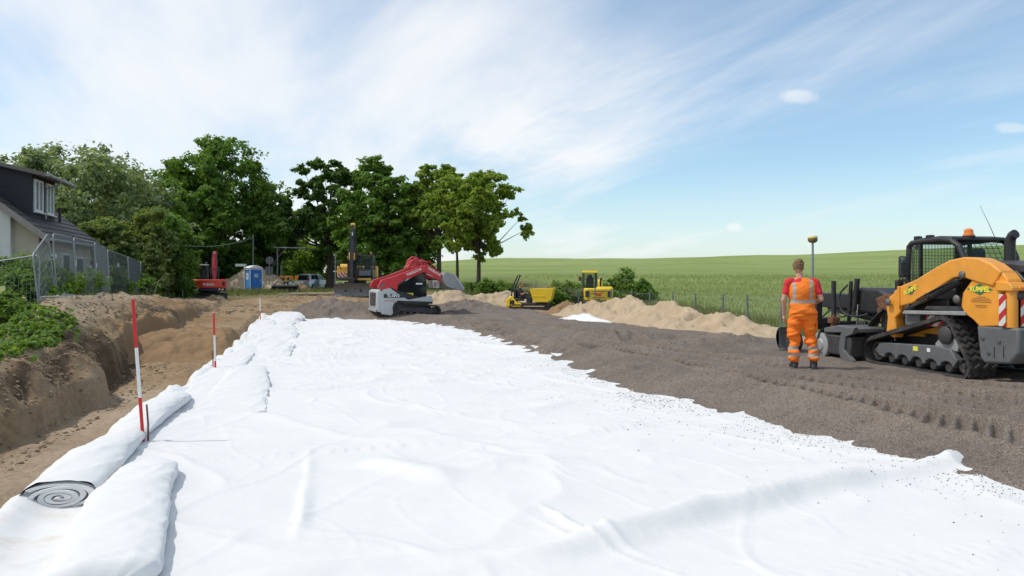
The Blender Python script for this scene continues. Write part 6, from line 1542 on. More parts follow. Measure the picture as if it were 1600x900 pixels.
    text_mesh('lettering', 'TAKEUCHI', .13, LETW, root, plane_frame((-.02, -.863, 1.70), (1, 0, .39), (-.39, 0, 1)), .003, .002)
    text_mesh('lettering', 'TAKEUCHI', .12, LETW, root, plane_frame((.78, -.863, 1.72), (1, 0, -.58), (.58, 0, 1)), .003, .002)
    MB().box(-.10, -.580, .83, .26, .006, .14).build('yellow_label', MAT['yellow'], root); MB().box(.26, -.580, 1.25, .26, .006, .06).build('white_label', MAT['white_clean'], root)
    mb = MB()
    for k in range(2): mb.box(-.95, -.8725, .60 + .035 * k, .45 - .1 * k, .004, .010)
    mb.build('red_script', MAT['redpaint'], root)
red_loader()

def excavator_base(root, circ, ys, width, rollers, frame, col=None):
    for s in (1, -1): track_unit(root, circ, s * ys, width, .035, .03, .14, rollers, frame, outer=s, zig=.0)

def cab_shell(root, x0, x1, y0, y1, z0, zs, z1, mat, roof_mat, slope=.18, roof=.06):
    """see-through cab: solid lower body, corner posts, panes, roof, seat and operator levers"""
    cab = MB().prism([(x0, z0), (x0, zs), (x1 + .03, zs), (x1 + .05, z0 + .2), (x1 - .05, z0)], y0, y1).build('cab', mat, root, .025)
    p = .045
    for (xa, xb) in ((x0 + p, x0 + p), (x1 - p, x1 - slope - p)):
        for y in (y0 + p, y1 - p): MB().cyl((xa, y, zs - .02), (xb, y, z1), p, n=10).build('post', mat, cab)
    xm = (x0 + x1) / 2 - .1
    for y in (y0 + .03, y1 - .03): MB().box(xm, y, (zs + z1) / 2, .05, .05, z1 - zs).build('post', mat, cab)
    MB().prism([(x0 - .02, z1 - .02), (x1 - slope + .04, z1 - .02), (x1 - slope - .02, z1 + roof), (x0 + .03, z1 + roof)], y0 - .02, y1 + .02).build('roof', roof_mat, cab, .025)
    MB().box(x0 + .02, (y0 + y1) / 2, (zs + z1) / 2, .012, y1 - y0 - .14, z1 - zs - .06).build('rear_window', MAT['glass'], cab)
    MB().sheet([(x1 - .02, y0 + .08, zs), (x1 - .02, y1 - .08, zs), (x1 - slope - .02, y1 - .08, z1 - .03), (x1 - slope - .02, y0 + .08, z1 - .03)], .01).build('windscreen', MAT['glass'], cab)
    for y in (y0 + .012, y1 - .012): MB().prism([(x0 + .08, zs + .02), (x1 - .08, zs + .02), (x1 - slope - .08, z1 - .03), (x0 + .08, z1 - .03)], y - .006, y + .006).build('side_window', MAT['glass'], cab)
    ym = (y0 + y1) / 2; st = MB(); st.box(x0 + .42, ym, zs + .05, .42, .42, .14); st.box(x0 + .24, ym, zs + .36, .12, .42, .55); st.box(x0 + .22, ym, zs + .70, .09, .24, .14); st.build('seat', MAT['black'], cab, .03)
    lv = MB(); lv.tube([(x1 - .35, ym, zs - .05), (x1 - .30, ym, zs + .25)], .03, 8); lv.box(x1 - .30, ym, zs + .28, .12, .4, .06); lv.build('console', MAT['black'], cab, .01)
    return cab
def red_excavator():
    X, Y = (328 - 800) / 1150 * 47, 47.0
    root = empty('excavator', (X, Y, gz(X, Y) - .02), R(109), 'orange red midi excavator seen from behind in front of the dark trees', 'excavator')
    circ = [(1.05, .30, .26), (-1.05, .30, .26)]
    excavator_base(root, circ, .80, .40, [(x, .12, .09) for x in (-.6, -.2, .2, .6)], [(-.9, .2), (.9, .2), (.9, .42), (-.9, .42)])
    MB().box(0, 0, .55, .9, 1.1, .30).build('undercarriage', MAT['dark_steel'], root, .03); MB().cyl((0, 0, .66), (0, 0, .80), .48, n=30).build('slew_ring', MAT['dark_steel'], root)
    RO, B = MAT['redo'], MAT['black']
    cw = [( -.35, -1.0), (-1.05, -1.0), (-1.22, -.82), (-1.30, -.4), (-1.32, 0), (-1.30, .4), (-1.22, .82), (-1.05, 1.0), (-.35, 1.0)]
    up = MB().prism(cw, .98, 1.52, 'z').build('counterweight', RO, root, .06, seg=3)
    MB().prism([(a * .985, b * .985) for a, b in cw], .80, .975, 'z').build('skirt', M('navy_skirt', (.02, .022, .05), .5), root, .03)
    MB().box(.30, -.42, 1.15, 1.3, 1.1, .60).build('engine_cover', RO, root, .04)
    text_mesh('lettering', 'Kubota', .22, LETW, up, plane_frame((-1.322, 0, 1.22), (0, -1, 0), (0, 0, 1)), .004, .006)
    for s in (-.72, .72): MB().box(-1.245, s, .90, .06, .28, .12).build('hazard_corner', HZR, root)
    MB().box(-1.22, -.86, 1.26, .03, .16, .24).build('side_vent', B, root, .01); MB().box(-1.23, .55, 1.40, .05, .14, .06).build('tail_light', MAT['beacon'], root)
    cab_shell(root, -.32, 1.10, .10, .96, .85, 1.55, 2.42, M('cab_grey', (.05, .055, .065), .4), MAT['lgrey'])
    bm = MB().prism([(.70, 1.15), (.95, 1.9), (1.15, 2.7), (1.25, 3.20), (1.42, 3.32), (1.60, 3.22), (1.62, 2.9), (1.50, 2.1), (1.22, 1.15)], -.36, -.08).build('boom', RO if False else MAT['red'], root, .03)
    MB().prism([(1.35, 3.30), (1.60, 3.36), (2.6, 2.2), (2.9, 1.4), (2.7, 1.3), (2.2, 2.0)], -.33, -.11).build('stick', MAT['red'], root, .02)
    for s in (-.43, -.01): MB().cyl((.80, s, 1.0), (1.18, s, 2.3), .06).build('boom_cylinder', B, root)
    MB().cyl((1.0, -.22, 2.2), (1.28, -.22, 3.15), .07).build('stick_cylinder', MAT['red'], root); hose(root, [(.80, -.10, 1.5), (.85, -.05, 2.3), (1.05, -.08, 3.0), (1.25, -.12, 3.35)], .03); hose(root, [(.80, -.34, 1.5), (.85, -.40, 2.3), (1.05, -.36, 3.0), (1.25, -.30, 3.35)], .03)
    MB().prism([(2.5, 1.4), (2.95, 1.3), (3.0, .6), (2.5, .3), (2.2, .7), (2.4, 1.0)], -.5, .06).build('digging_bucket', MAT['dark_steel'], root, .01)
    bl = [(-1.75 + .10 * math.cos(a), .06 + .23 * (1 + math.sin(a))) for a in np.linspace(-1.3, 1.3, 8)]
    MB().prism([(-a * 1 - 3.5 if False else a, b) for a, b in bl] + [(a + .05, b) for a, b in bl[::-1]], -1.05, 1.05).build('dozer_blade', MAT['steel'], root, .006)
    for s in (-.4, .4): MB().cyl((-1.6, s, .3), (-.5, s, .45), .06).build('blade_arm', MAT['dark_steel'], root)
    for y in (.2, .85): MB().lathe([(.001, 0), (.06, 0), (.06, .10), (.001, .12)], (-.2, y, 2.51), n=12).build('work_light', MAT['grey'], root)
    mr = MB().box(1.15, 1.12, 1.95, .05, .18, .32).build('mirror', B, root, .02); MB().tube([(1.05, .96, 1.7), (1.15, 1.08, 1.8)], .02, 6).build('mirror_arm', B, mr)
red_excavator()

def yellow_excavator():
    X, Y = (559 - 800) / 1150 * 51, 51.0
    root = empty('excavator', (X, Y, gz(X, Y)), R(-90 + 3), 'tall amber and black wheeled excavator with raised boom facing the camera', 'excavator')
    AM, B, DS = MAT['amber'], MAT['black'], MAT['dark_steel']
    for x in (1.3, -1.3):
        for s in (1, -1):
            w = MB(); w.lathe([(.001, -.22), (.36, -.22), (.50, -.16), (.52, -.08), (.52, .08), (.50, .16), (.36, .22), (.22, .16), (.20, .10), (.001, .10)] if s > 0 else [(.001, -.10), (.20, -.10), (.22, -.16), (.36, -.22), (.50, -.16), (.52, -.08), (.52, .08), (.50, .16), (.36, .22), (.001, .22)], (x, s * 1.0, .52), 'y', 26); wo = w.build('wheel', MAT['rubber'], root, smooth=40)
            MB().lathe([(.001, -.02), (.19, -.02), (.2, 0), (.19, .02), (.001, .02)], (x, s * 1.10, .52), 'y', 18).build('rim', AM, wo)
    MB().box(0, 0, .75, 3.2, 1.1, .40).build('undercarriage', DS, root, .04); MB().cyl((0, 0, .95), (0, 0, 1.15), .6, n=30).build('slew_ring', DS, root)
    MB().box(-.3, 0, 1.25, 2.6, 2.4, .22).build('platform', DS, root, .04)
    MB().prism([(.95, 1.36), (.95, 2.10), (.75, 2.28), (-1.5, 2.28), (-1.7, 2.0), (-1.7, 1.36)], -1.25, -.52).build('engine_cover', AM, root, .06, seg=3)
    MB().box(-1.35, .35, 1.75, .7, 1.7, .80).build('counterweight', AM, root, .06)
    MB().box(.962, -.90, 1.55, .02, .6, .28).build('hazard_plate', HZR, root); MB().box(1.0, .60, 1.24, .08, .9, .14).build('front_step', AM, root, .02)
    cab = cab_shell(root, -.5, 1.03, .14, 1.16, 1.36, 1.92, 2.84, M('cab_black', (.02, .024, .026), .35), MAT['black'], .12)
    MB().box(1.085, .65, 1.66, .02, .80, .34).build('lower_window', M('blue_grey_glass', (.10, .14, .17), .15), cab)
    MB().lathe([(.001, 0), (.07, 0), (.07, .14), (.03, .18), (.001, .18)], (.2, .95, 2.93), n=14).build('beacon', MAT['beacon'], root)
    for y in (.24, 1.06): MB().box(.85, y, 2.98, .10, .16, .10).build('work_light', MAT['grey'], root, .02)
    for y in (1.35, -1.1):
        mr = MB().box(1.1, y, 2.3, .06, .2, .36).build('mirror', B, root, .03); MB().tube([(1.0, y * .86, 1.9), (1.1, y, 2.15)], .02, 6).build('mirror_arm', B, mr)
    MB().prism([(.75, 1.40), (.5, 2.2), (.30, 3.3), (.45, 4.1), (.75, 4.3), (.95, 4.0), (.90, 3.2), (1.05, 2.2), (1.2, 1.5)], -.38, -.02).build('boom', B, root, .04)
    MB().prism([(.50, 4.05), (.62, 4.95), (.72, 5.06), (.86, 5.02), (.95, 4.75), (1.05, 4.1), (1.45, 2.4), (1.55, 1.3), (1.38, 1.25), (1.15, 2.3), (.80, 3.9)], -.33, -.07).build('stick', B, root, .03)
    MB().prism([(.56, 4.62), (.62, 4.95), (.72, 5.07), (.87, 5.03), (.93, 4.70)], -.335, -.065).build('stick_head', AM, root, .02)
    MB().prism([(.92, 3.0), (1.24, 3.05), (1.36, 2.55), (1.05, 2.5)], -.40, 0).build('boom_knuckle', AM, root, .03)
    for s in (-.44, .04): MB().cyl((1.05, s, 1.5), (.98, s, 3.1), .075).build('boom_cylinder', B, root)
    st = MB().cyl((1.0, -.20, 3.3), (1.02, -.20, 4.2), .08).build('stick_cylinder', B, root); MB().cyl((1.02, -.20, 4.2), (.85, -.20, 4.8), .045).build('cylinder_rod', MAT['chrome'], st)
    for y in (-.5, .10): hose(root, [(1.0, y, 1.9), (1.12, y, 2.6), (1.05, y * .8, 3.4), (1.0, y * .6 - .08, 4.2)], .035)
    MB().box(1.40, -.20, 1.1, .34, .42, .5).build('quick_coupler', B, root, .03); MB().prism([(1.25, .95), (1.6, .95), (1.66, .4), (1.45, .15), (1.2, .35)], -.5, .10).build('digging_bucket', DS, root, .01)
    bl = [(2.15 - .18 * math.cos(a), .08 + .44 * (1 + math.sin(a))) for a in np.linspace(-1.25, 1.25, 9)]
    MB().prism(bl + [(a - .06, b) for a, b in bl[::-1]], -1.25, 1.25).build('dozer_blade', MAT['steel'], root, .008)
    for s in (-.5, .5): MB().cyl((1.5, s, .7), (2.0, s, .45), .08).build('blade_arm', DS, root)
yellow_excavator()

def mini_excavator():
    Y = 42.0; X = (934 - 800) / 1150 * Y; z = max(gz(X, Y), float(field_h(np.array([X]), np.array([Y]))[0])) 
    root = empty('excavator', (X, Y, -.50), R(90 - 4), 'yellow mini excavator seen from behind beyond the sand ridge', 'excavator')
    YL, B = MAT['yellow'], MAT['black']
    excavator_base(root, [(.85, .25, .22), (-.85, .25, .22)], .68, .32, [(x, .1, .08) for x in (-.5, 0, .5)], [(-.7, .16), (.7, .16), (.7, .34), (-.7, .34)])
    MB().box(0, 0, .48, .7, 1.0, .26).build('undercarriage', MAT['dark_steel'], root, .03)
    cw = [(.3, -.82), (-.75, -.82), (-.92, -.68), (-.99, -.3), (-1.0, 0), (-.99, .3), (-.92, .68), (-.75, .82), (.3, .82)]
    up = MB().prism(cw, .82, 1.52, 'z').build('counterweight', YL, root, .07, seg=3)
    MB().prism([(a * .97, b * .985) for a, b in cw], .62, .82, 'z').build('skirt', MAT['grey'], root, .04)
    MB().prism([(-.2, .95), (-.75, 1.52), (-.70, 1.60), (.3, 1.60), (.3, .95)], -.80, .1).build('engine_cover', YL, root, .04)
    for s in (-.62, .62): 
        MB().box(-.965, s, 1.20, .05, .24, .36).build('rear_grille', B, root, .02)
    MB().box(-1.004, 0, 1.36, .012, .85, .03).build('hood_line', B, root); MB().box(-1.004, 0, 1.00, .012, .75, .03).build('hood_line', B, root); MB().box(-1.01, 0, .90, .02, .2, .05).build('catch', B, root)
    # the red winged mark and the model code
    m = plane_frame((-1.008, -.02, 1.18), (0, -1, 0), (0, 0, 1)); e = None
    mb = MB()
    for sx in (-.14, 0.0):
        for (a, b, c, d) in ((-.05, .10, .02, -.11), (.02, -.11, .10, .10)):
            P = [m @ Vector((sx + p[0], p[1], 0)) for p in ((a + .0, b), (a + .06, b), (c + .05, d), (c - .01, d))]; mb.sheet(P, -.006)
    for yy in (.0,): mb.sheet([m @ Vector(p) for p in ((-.30, .10, 0), (-.18, .10, 0), (-.16, .06, 0), (-.24, .06, 0))], -.006); mb.sheet([m @ Vector(p) for p in ((.12, .10, 0), (.25, .10, 0), (.19, .06, 0), (.11, .06, 0))], -.006)
    mb.build('emblem', MAT['redpaint'], root)
    text_mesh('lettering', 'ET35', .11, MAT['black'], root, plane_frame((-1.005, .33, 1.22), (0, -1, 0), (0, 0, 1)), .003, .002)
    cab_shell(root, -.46, .92, .04, .86, .85, 1.50, 2.40, M('cab_charcoal', (.055, .06, .062), .4), YL, .15, .10)
    MB().tube([(-.2, -.15, 1.58), (-.2, -.15, 1.92), (-.24, -.16, 2.02), (-.30, -.2, 2.06)], .055, 12).build('exhaust', B, root, smooth=60)
    mr = MB().box(.5, 1.0, 2.05, .05, .16, .26).build('mirror', M('mirror_rust', (.20, .06, .04), .5), root, .02); MB().tube([(.55, .84, 1.9), (.5, .96, 1.98)], .018, 6).build('mirror_arm', B, mr)
    MB().prism([(.8, 1.0), (1.3, 1.9), (2.1, 2.0), (2.2, 1.85), (1.5, 1.65), (1.05, .95)], -.32, -.10).build('boom', YL, root, .02); MB().prism([(2.0, 2.05), (2.25, 2.0), (2.6, .8), (2.45, .75)], -.30, -.12).build('stick', YL, root, .02)
    MB().prism([(2.3, .9), (2.7, .8), (2.75, .3), (2.35, .2), (2.15, .5)], -.42, .0).build('digging_bucket', MAT['dark_steel'], root, .01)
    MB().box(-1.35, 0, .22, .06, 1.7, .34).build('dozer_blade', MAT['dark_steel'], root, .01)
mini_excavator()

def dumper():
    Y = 35.6; X = (828 - 800) / 1150 * Y; z = -.07
    root = empty('track_dumper', (X, Y, z), R(-10), 'small yellow tracked dumper with driver at the edge of the gravel', 'dumper')
    YL, B = MAT['yellow'], MAT['black']
    excavator_base(root, [(.82, .20, .17), (-.75, .20, .17)], .36, .22, [(x, .1, .07) for x in (-.4, 0, .4)], [(-.6, .12), (.7, .12), (.7, .28), (-.6, .28)])
    MB().box(0, 0, .42, 1.9, .62, .14).build('chassis', MAT['dark_steel'], root, .02)
    MB().prism([(-1.08, .30), (-1.10, .62), (-.95, .78), (-.80, .82), (-.62, .55), (-.35, .45), (-.35, .30)], -.45, .45).build('engine_cover', YL, root, .04)
    MB().box(-.80, -.452, .52, .22, .012, .20).build('side_vent', B, root)
    for s in (-.38, .38): MB().tube([(-.84, s, .75), (-.82, s, 1.15), (-.55, s, 1.78), (-.48, s, 1.80)], .032, 10).build('roll_bar', B, root, smooth=60)
    MB().cyl((-.50, -.38, 1.80), (-.50, .38, 1.80), .032).build('roll_bar_top', B, root)
    st = MB(); st.box(-.50, 0, .64, .40, .46, .12); st.box(-.70, 0, .90, .10, .44, .50); st.build('seat', MAT['black'], root, .03)
    MB().box(-.02, 0, .62, .22, .55, .30).build('console', B, root, .03); MB().tube([(-.08, 0, .76), (-.18, 0, .92)], .02, 8).build('steering_column', B, root)
    t = MB(); 
    for k in range(24):
        a, b = 2 * math.pi * k / 24, 2 * math.pi * (k + 1) / 24; f_ = lambda q: (-.20 + .07 * math.cos(q), .17 * math.sin(q), .94 + .14 * math.cos(q) * .8); t.cyl(f_(a), f_(b), .016, n=6)
    t.build('steering_wheel', B, root)
    prof = [(.22, .60), (.30, .54), (.92, .54), (1.08, .66), (1.18, 1.20), (1.14, 1.20), (1.02, .68), (.90, .59), (.34, .59), (.28, .64), (.10, 1.16), (.06, 1.16)]
    sk = MB().prism(prof, -.46, .46).build('skip', YL, root, .012)
    for s in (1, -1): MB().prism([(.06, 1.17), (.22, .60), (.30, .54), (.92, .54), (1.08, .66), (1.19, 1.21)], s * .46, s * .485).build('skip_side', YL, sk, .008)
    for s in (1, -1): MB().box(.50, s * .492, .82, .62, .012, .05).build('skip_rib', YL, sk, .004)
    return X, Y, z
DX, DY, DZ = dumper()
# ------------------------------------------------------------------ people
def remesh(name, mb, mats, parent, voxel=.012, smooth=4, noise=0.0, nscale=9, seed=1):
    """melts overlapping limbs into one continuous skin"""
    o = mesh_obj('tmp', mb.v, mb.f, mats, None, 180)
    r = o.modifiers.new('r', 'REMESH'); r.mode = 'VOXEL'; r.voxel_size = voxel; r.use_smooth_shade = True
    s = o.modifiers.new('s', 'SMOOTH'); s.factor = .5; s.iterations = smooth
    bpy.context.view_layer.update()
    me = bpy.data.meshes.new_from_object(o.evaluated_get(bpy.context.evaluated_depsgraph_get())); old = o.data
    bpy.data.objects.remove(o); bpy.data.meshes.remove(old); me.name = name
    if noise:
        n = len(me.vertices); co = np.empty(n * 3, dtype=np.float32); me.vertices.foreach_get('co', co); co = co.reshape(-1, 3)
        no = np.empty(n * 3, dtype=np.float32); me.vertices.foreach_get('normal', no); no = no.reshape(-1, 3)
        d = vnoise(co[:, 2] * nscale * 1.6 + co[:, 0] * nscale * .5, co[:, 0] * nscale * .6 + co[:, 1] * nscale * .7, seed) * noise + vnoise(co[:, 2] * nscale * 3.1 - co[:, 0] * nscale, co[:, 1] * nscale * 1.7 + co[:, 0] * 3, seed + 3) * noise * .5
        co += no * d[:, None]; me.vertices.foreach_set('co', co.ravel()); me.update()
    me.polygons.foreach_set('use_smooth', [True] * len(me.polygons))
    ob = bpy.data.objects.new(name, me); COL.objects.link(ob)
    if parent is not None: ob.parent = parent
    return ob
def loft(mb, rings, n=20):
    """rings of (x,y,z,rx,ry): a closed body of elliptical sections"""
    v = []; f = []; m = len(rings)
    for (x, y, z, rx, ry) in rings:
        for k in range(n):
            q = 2 * math.pi * k / n; v.append((x + rx * math.cos(q), y + ry * math.sin(q), z))
    for i in range(m - 1):
        for k in range(n):
            k2 = (k + 1) % n; f.append((i * n + k, i * n + k2, (i + 1) * n + k2, (i + 1) * n + k))
    f.append(tuple(range(n - 1, -1, -1))); f.append(tuple(range((m - 1) * n, m * n)))
    mb.add(v, f)
def limb(mb, pts, rad, n=14):
    """tapered limb with rounded joints"""
    P = []; Rr = []
    for i in range(len(pts) - 1):
        for k in range(5):
            t = k / 5; P.append(Vector(pts[i]).lerp(Vector(pts[i + 1]), t)); Rr.append(rad[i] * (1 - t) + rad[i + 1] * t)
    P.append(Vector(pts[-1])); Rr.append(rad[-1]); mb.tube(P, Rr, n)
    for p, r in zip(pts, rad): mb.ball(p, r * .98, n=10)
def hand(mb, wrist, d, side, palm_n, curl=.5, L=.185):
    """palm, four unequal bent fingers and a thumb leaving the side of the palm; d = pointing direction, palm_n = palm normal, side = towards the thumb"""
    d = Vector(d).normalized(); s = Vector(side).normalized(); n = Vector(palm_n).normalized(); w = Vector(wrist)
    for k in range(4):
        c = w + d * (.045 + .012 * k) ; mb.ball(w + d * .05 + s * (.027 - .018 * k), .020, n=8); mb.ball(w + d * .085 + s * (.029 - .0195 * k), .0145, n=8)
    mb.tube([w - d * .01, w + d * .04], [.026, .030], 10)
    for k, ln in enumerate((.066, .076, .070, .054)):
        a = w + d * .085 + s * (.029 - .0195 * k); d1 = (d * math.cos(curl * .5) + n * math.sin(curl * .5)).normalized(); d2 = (d * math.cos(curl * 1.2) + n * math.sin(curl * 1.2)).normalized(); d3 = (d * math.cos(curl * 1.8) + n * math.sin(curl * 1.8)).normalized()
        b = a + d1 * ln * .45; c = b + d2 * ln * .32; e = c + d3 * ln * .25; mb.tube([a, b, c, e], [.0095, .0088, .008, .0068], 8)
        for p, r in ((b, .0088), (c, .008), (e, .0068)): mb.ball(p, r, n=6)
    a = w + d * .03 + s * .026; b = a + (d * .62 + s * .7 + n * .25).normalized() * .036; c = b + (d * .9 + s * .25 + n * .3).normalized() * .03; e = c + (d * .95 + n * .3).normalized() * .022
    mb.tube([a, b, c, e], [.014, .0115, .010, .008], 8); mb.ball(e, .008, n=6); mb.ball(b, .0115, n=6)
SKIN = M('skin', (.52, .29, .20), .55, var=.08, scale=20); HAIR = M('light_brown_hair', (.22, .13, .06), .7, var=.4, scale=40, bump=.8, bscale=120)
def band_mat(name, base, bands, grey=(.42, .40, .37), var=.08):
    """cloth with sewn-on reflective tape; bands = list of (axis, lo, hi, zlo, zhi, absolute)"""
    m = M(name, base, .75, var=var, scale=7, bump=.25, bscale=160); t = m.node_tree; L = t.links.new; p = t.nodes['Principled BSDF']
    src = p.inputs['Base Color'].links[0].from_socket
    tc = nd(t, 'ShaderNodeTexCoord'); sp = nd(t, 'ShaderNodeSeparateXYZ'); L(tc.outputs['Object'], sp.inputs[0]); acc = None
    def mth(op, a, b):
        n = nd(t, 'ShaderNodeMath', operation=op)
        for i, q in enumerate((a, b)):
            if isinstance(q, (int, float)): n.inputs[i].default_value = q
            elif q is not None: L(q, n.inputs[i])
        return n.outputs[0]
    for (ax, lo, hi, z0, z1, ab) in bands:
        v = sp.outputs[ax]
        if ab: v = mth('ABSOLUTE', v, None)
        k = mth('MULTIPLY', mth('GREATER_THAN', v, lo), mth('LESS_THAN', v, hi)); k = mth('MULTIPLY', k, mth('MULTIPLY', mth('GREATER_THAN', sp.outputs[2], z0), mth('LESS_THAN', sp.outputs[2], z1)))
        acc = k if acc is None else mth('MAXIMUM', acc, k)
    mx = nd(t, 'ShaderNodeMix', data_type='RGBA'); L(acc, mx.inputs[0]); L(src, mx.inputs[6]); mx.inputs[7].default_value = c4(grey); L(mx.outputs[2], p.inputs['Base Color'])
    return m
def worker():
    X, Y = (1253 - 800) / 1150 * 12.0, 12.0
    gx = .238
    root = empty('person', (X, Y, gx - .015), R(-14), 'worker in orange hi-vis vest and orange trousers with a red shirt, seen from behind', 'person')
    # joints: x right, y away from the camera, z up
    hipL, hipR = (-.095, 0, .93), (.10, 0, .93); knL, knR = (-.115, .035, .51), (.135, .03, .50); anL, anR = (-.115, -.01, .10), (.17, -.05, .10)
    shL, shR = (-.205, .0, 1.415), (.205, .0, 1.415); elL, elR = (-.285, -.03, 1.12), (.285, -.045, 1.14); wrL, wrR = (-.272, .05, .87), (.262, .20, 1.10)
    hd = Vector((-.045, .035, 1.655))
    mb = MB()
    loft(mb, [(0, 0, .86, .13, .09), (0, 0, .95, .16, .105), (0, .0, 1.05, .145, .095), (0, 0, 1.18, .155, .10), (0, .0, 1.32, .185, .105), (0, .0, 1.41, .175, .09), (-.01, .005, 1.455, .09, .07)])
    limb(mb, [(-.015, .0, 1.42), (-.035, .02, 1.53)], [.064, .058])
    for (h, k, a, s) in ((hipL, knL, anL, -1), (hipR, knR, anR, 1)): limb(mb, [h, k, a], [.088, .058, .042]); limb(mb, [a, (a[0] + .02 * s, a[1] + .14, .05)], [.045, .038])
    for (a, e, w, s) in ((shL, elL, wrL, -1), (shR, elR, wrR, 1)): limb(mb, [a, e, w], [.056, .043, .029])
    hand(mb, wrL, (.02, .10, -1), (.15, 1, .1), (1, 0, -.1), .45); hand(mb, wrR, (-.15, 1, -.25), (-.6, .1, 1), (-1, -.1, -.4), .8)
    # head with face turned a little to the right and down
    rot = Matrix.Rotation(R(-22), 3, 'Z') @ Matrix.Rotation(R(-8), 3, 'X')
    def H(p): return hd + rot @ Vector(p)
    b0 = len(mb.v); mb.ball((0, 0, 0), .1, n=16)
    for i in range(b0, len(mb.v)):
        p = Vector(mb.v[i]); z = p.z / .1; y = p.y / .1
        p = Vector((p.x * (.76 - .10 * max(0, -z)), p.y * (.97 + .03 * z), p.z * 1.16)); mb.v[i] = tuple(H(p))
    limb(mb, [H((0, .045, -.075)), H((0, .07, -.10))], [.045, .026]); mb.ball(H((0, .055, -.01)), .062, n=10)
    mb.tube([H((0, .092, .02)), H((0, .118, -.022)), H((0, .096, -.034))], [.008, .0155, .011], 8)
    for s in (-1, 1):
        b0 = len(mb.v); mb.ball((0, 0, 0), .030, (.35, .72, 1.12), 8)
        for i in range(b0, len(mb.v)): mb.v[i] = tuple(H(Vector(mb.v[i]) + Vector((s * .079, -.005, -.005))))
        mb.ball(H((s * .032, .092, .026)), .0135, n=8)
    mb.tube([H((-.022, .094, -.062)), H((0, .101, -.061)), H((.022, .094, -.062))], [.006, .009, .006], 6)
    body = remesh('body', mb, SKIN, root, .0075, 3)
    fe = MB()
    for s in (-1, 1): fe.ball(H((s * .032, .101, .025)), .0075, n=6)
    fe.build('eye', M('eye_dark', (.04, .03, .025), .2), body, smooth=80)
    # hair: short back and sides, fuller on top
    mb = MB(); rng = random.Random(3)
    b0 = len(mb.v); mb.ball((0, 0, 0), .106, n=14)
    for i in range(b0, len(mb.v)):
        p = Vector(mb.v[i]); p = Vector((p.x * .80, p.y * .95 - .010, max(p.z * 1.16 + .016, -.045 if p.y < .02 else .055))); mb.v[i] = tuple(H(p))
    for k in range(70):
        a = rng.uniform(0, 6.28); e = rng.uniform(.0, 1.45); p = Vector((math.cos(a) * math.cos(e) * .080, math.sin(a) * math.cos(e) * .094 - .012, math.sin(e) * .115 + .014))
        if p.y > .05 and p.z < .075: continue
        mb.ball(H(p), rng.uniform(.014, .024), (1, 1, .9), 6)
    remesh('hair', mb, HAIR, body, .007, 2, .004, 40, 5)
    # t-shirt
    red = M('red_shirt', (.62, .02, .03), .8, var=.1, scale=9)
    mb = MB(); loft(mb, [(0, 0, .96, .175, .115), (0, 0, 1.1, .165, .108), (0, 0, 1.3, .20, .118), (0, 0, 1.42, .195, .10), (-.01, .0, 1.47, .085, .075), (-.012, .002, 1.482, .07, .065)])
    for (a, e, s) in ((shL, elL, -1), (shR, elR, 1)):
        m_ = Vector(a).lerp(Vector(e), .60); limb(mb, [(a[0] * .8, 0, 1.425), a, m_], [.066, .066, .060])
    remesh('t_shirt', mb, red, body, .010, 3, .006, 8, 9)
    # vest
    og = (.95, .22, .015)
    vest = band_mat('hi_vis_vest', og, [(2, 1.075, 1.125, 0, 3, False), (0, .105, .155, 1.125, 1.6, True)], (.40, .37, .33))
    mb = MB(); loft(mb, [(.012, -.008, .90, .222, .150), (.012, -.008, .91, .225, .152), (.006, 0, 1.0, .208, .14), (0, 0, 1.1, .20, .134), (0, 0, 1.25, .214, .140), (0, 0, 1.36, .222, .13), (-.0, 0, 1.425, .195, .105), (-.01, .004, 1.472, .10, .080), (-.012, .004, 1.478, .08, .07)])
    remesh('vest', mb, vest, body, .010, 2, .016, 7, 13)
    # trousers
    tro = band_mat('hi_vis_trousers', (.93, .20, .012), [(2, .315, .375, 0, 3, False), (2, .205, .265, 0, 3, False)], (.36, .30, .25))
    mb = MB(); loft(mb, [(.0, 0, .80, .20, .135), (.0, 0, .90, .195, .135), (.0, 0, .98, .172, .118), (.0, 0, 1.0, .17, .115)])
    for (h, k, a) in ((hipL, knL, anL), (hipR, knR, anR)):
        limb(mb, [(h[0], 0, .88), (k[0] * .95, k[1] * .6, .68), k, (a[0], a[1] * .6 + .01, .30), (a[0], a[1], .185)], [.115, .112, .094, .088, .090])
        mb.ball((a[0], a[1] - .005, .20), .092, (1, 1, .6), 10)
    remesh('trousers', mb, tro, body, .010, 2, .022, 8, 17)
    navy = M('navy_patch', (.02, .022, .035), .8)
    MB().prism([(-.05, .78), (.05, .78), (.05, .94), (-.04, .94)], .200, .212, 'x').build('pocket', navy, body, .01)
    MB().box(.222, .01, .72, .02, .10, .16).build('thigh_pocket', tro, body, .012)
    for (a, s) in ((anL, -1), (anR, 1)):
        mb = MB(); limb(mb, [(a[0], a[1], .14), (a[0], a[1] - .005, .075), (a[0] + .01 * s, a[1] + .08, .058), (a[0] + .025 * s, a[1] + .165, .045)], [.058, .060, .054, .046]); mb.ball((a[0], a[1] - .035, .045), .046, n=8)
        mb.box(a[0] + .01 * s, a[1] + .06, .012, .095, .28, .024)
        remesh('boot', mb, MAT['black'], body, .009, 2)
worker()
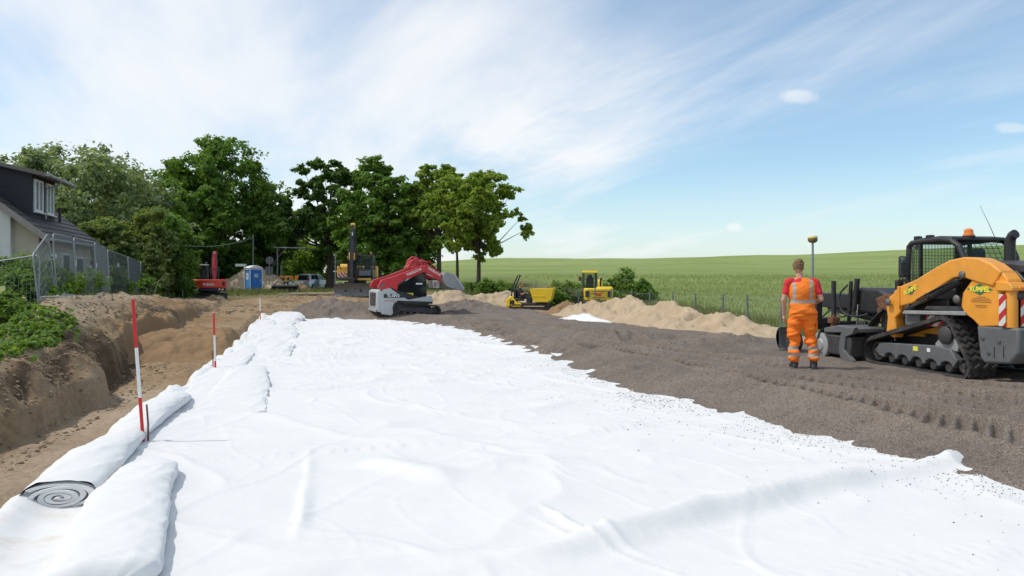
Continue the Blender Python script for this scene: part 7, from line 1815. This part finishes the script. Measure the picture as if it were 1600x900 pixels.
def driver():
    root = empty('person', (DX, DY, DZ), R(-10), 'driver in dark clothes sitting on the yellow tracked dumper', 'person')
    # local x forward, seated on the seat pan
    s = .93; mb = MB()
    loft(mb, [(-.52, 0, .70, .12, .17), (-.52, 0, .85, .10, .15), (-.52, 0, 1.0, .11, .17), (-.50, 0, 1.14, .10, .19), (-.49, 0, 1.20, .06, .09)])
    limb(mb, [(-.48, 0, 1.18), (-.45, 0, 1.27)], [.05, .05]); mb.ball((-.43, 0, 1.37), .1, (.95, .78, 1.18), 12); mb.ball((-.33, 0, 1.355), .016, n=6)
    for k in (-1, 1):
        limb(mb, [(-.49, k * .19, 1.14), (-.38, k * .25, .90), (-.20, k * .14, .96)], [.055, .042, .03]); hand(mb, (-.20, k * .14, .96), (1, -k * .2, .1), (0, -k, 1), (0, 0, -1), .9)
        limb(mb, [(-.50, k * .09, .74), (-.10, k * .14, .76), (-.06, k * .14, .42)], [.085, .06, .045]); limb(mb, [(-.06, k * .14, .42), (.06, k * .14, .40)], [.045, .038])
    body = remesh('body', mb, SKIN, root, .011, 2)
    mb = MB(); loft(mb, [(-.52, 0, .74, .13, .18), (-.52, 0, 1.0, .125, .185), (-.50, 0, 1.14, .11, .20), (-.49, 0, 1.215, .07, .08)])
    for k in (-1, 1): limb(mb, [(-.49, k * .18, 1.14), (-.42, k * .232, .98)], [.066, .06])
    remesh('shirt', mb, M('dark_shirt', (.03, .03, .04), .8), body, .013, 2)
    mb = MB()
    for k in (-1, 1): limb(mb, [(-.52, k * .09, .76), (-.10, k * .14, .76), (-.06, k * .14, .46)], [.10, .075, .062])
    remesh('trousers', mb, M('dark_trousers', (.025, .027, .04), .85), body, .013, 2)
    mb = MB(); mb.ball((-.445, 0, 1.40), .102, (.95, .82, 1.05), 10); remesh('hair', mb, HAIR, body, .012, 1)
    for k in (-1, 1):
        mb = MB(); limb(mb, [(-.06, k * .14, .46), (-.05, k * .14, .42), (.10, k * .14, .40)], [.056, .054, .042]); remesh('boot', mb, MAT['black'], body, .012, 1)
driver()
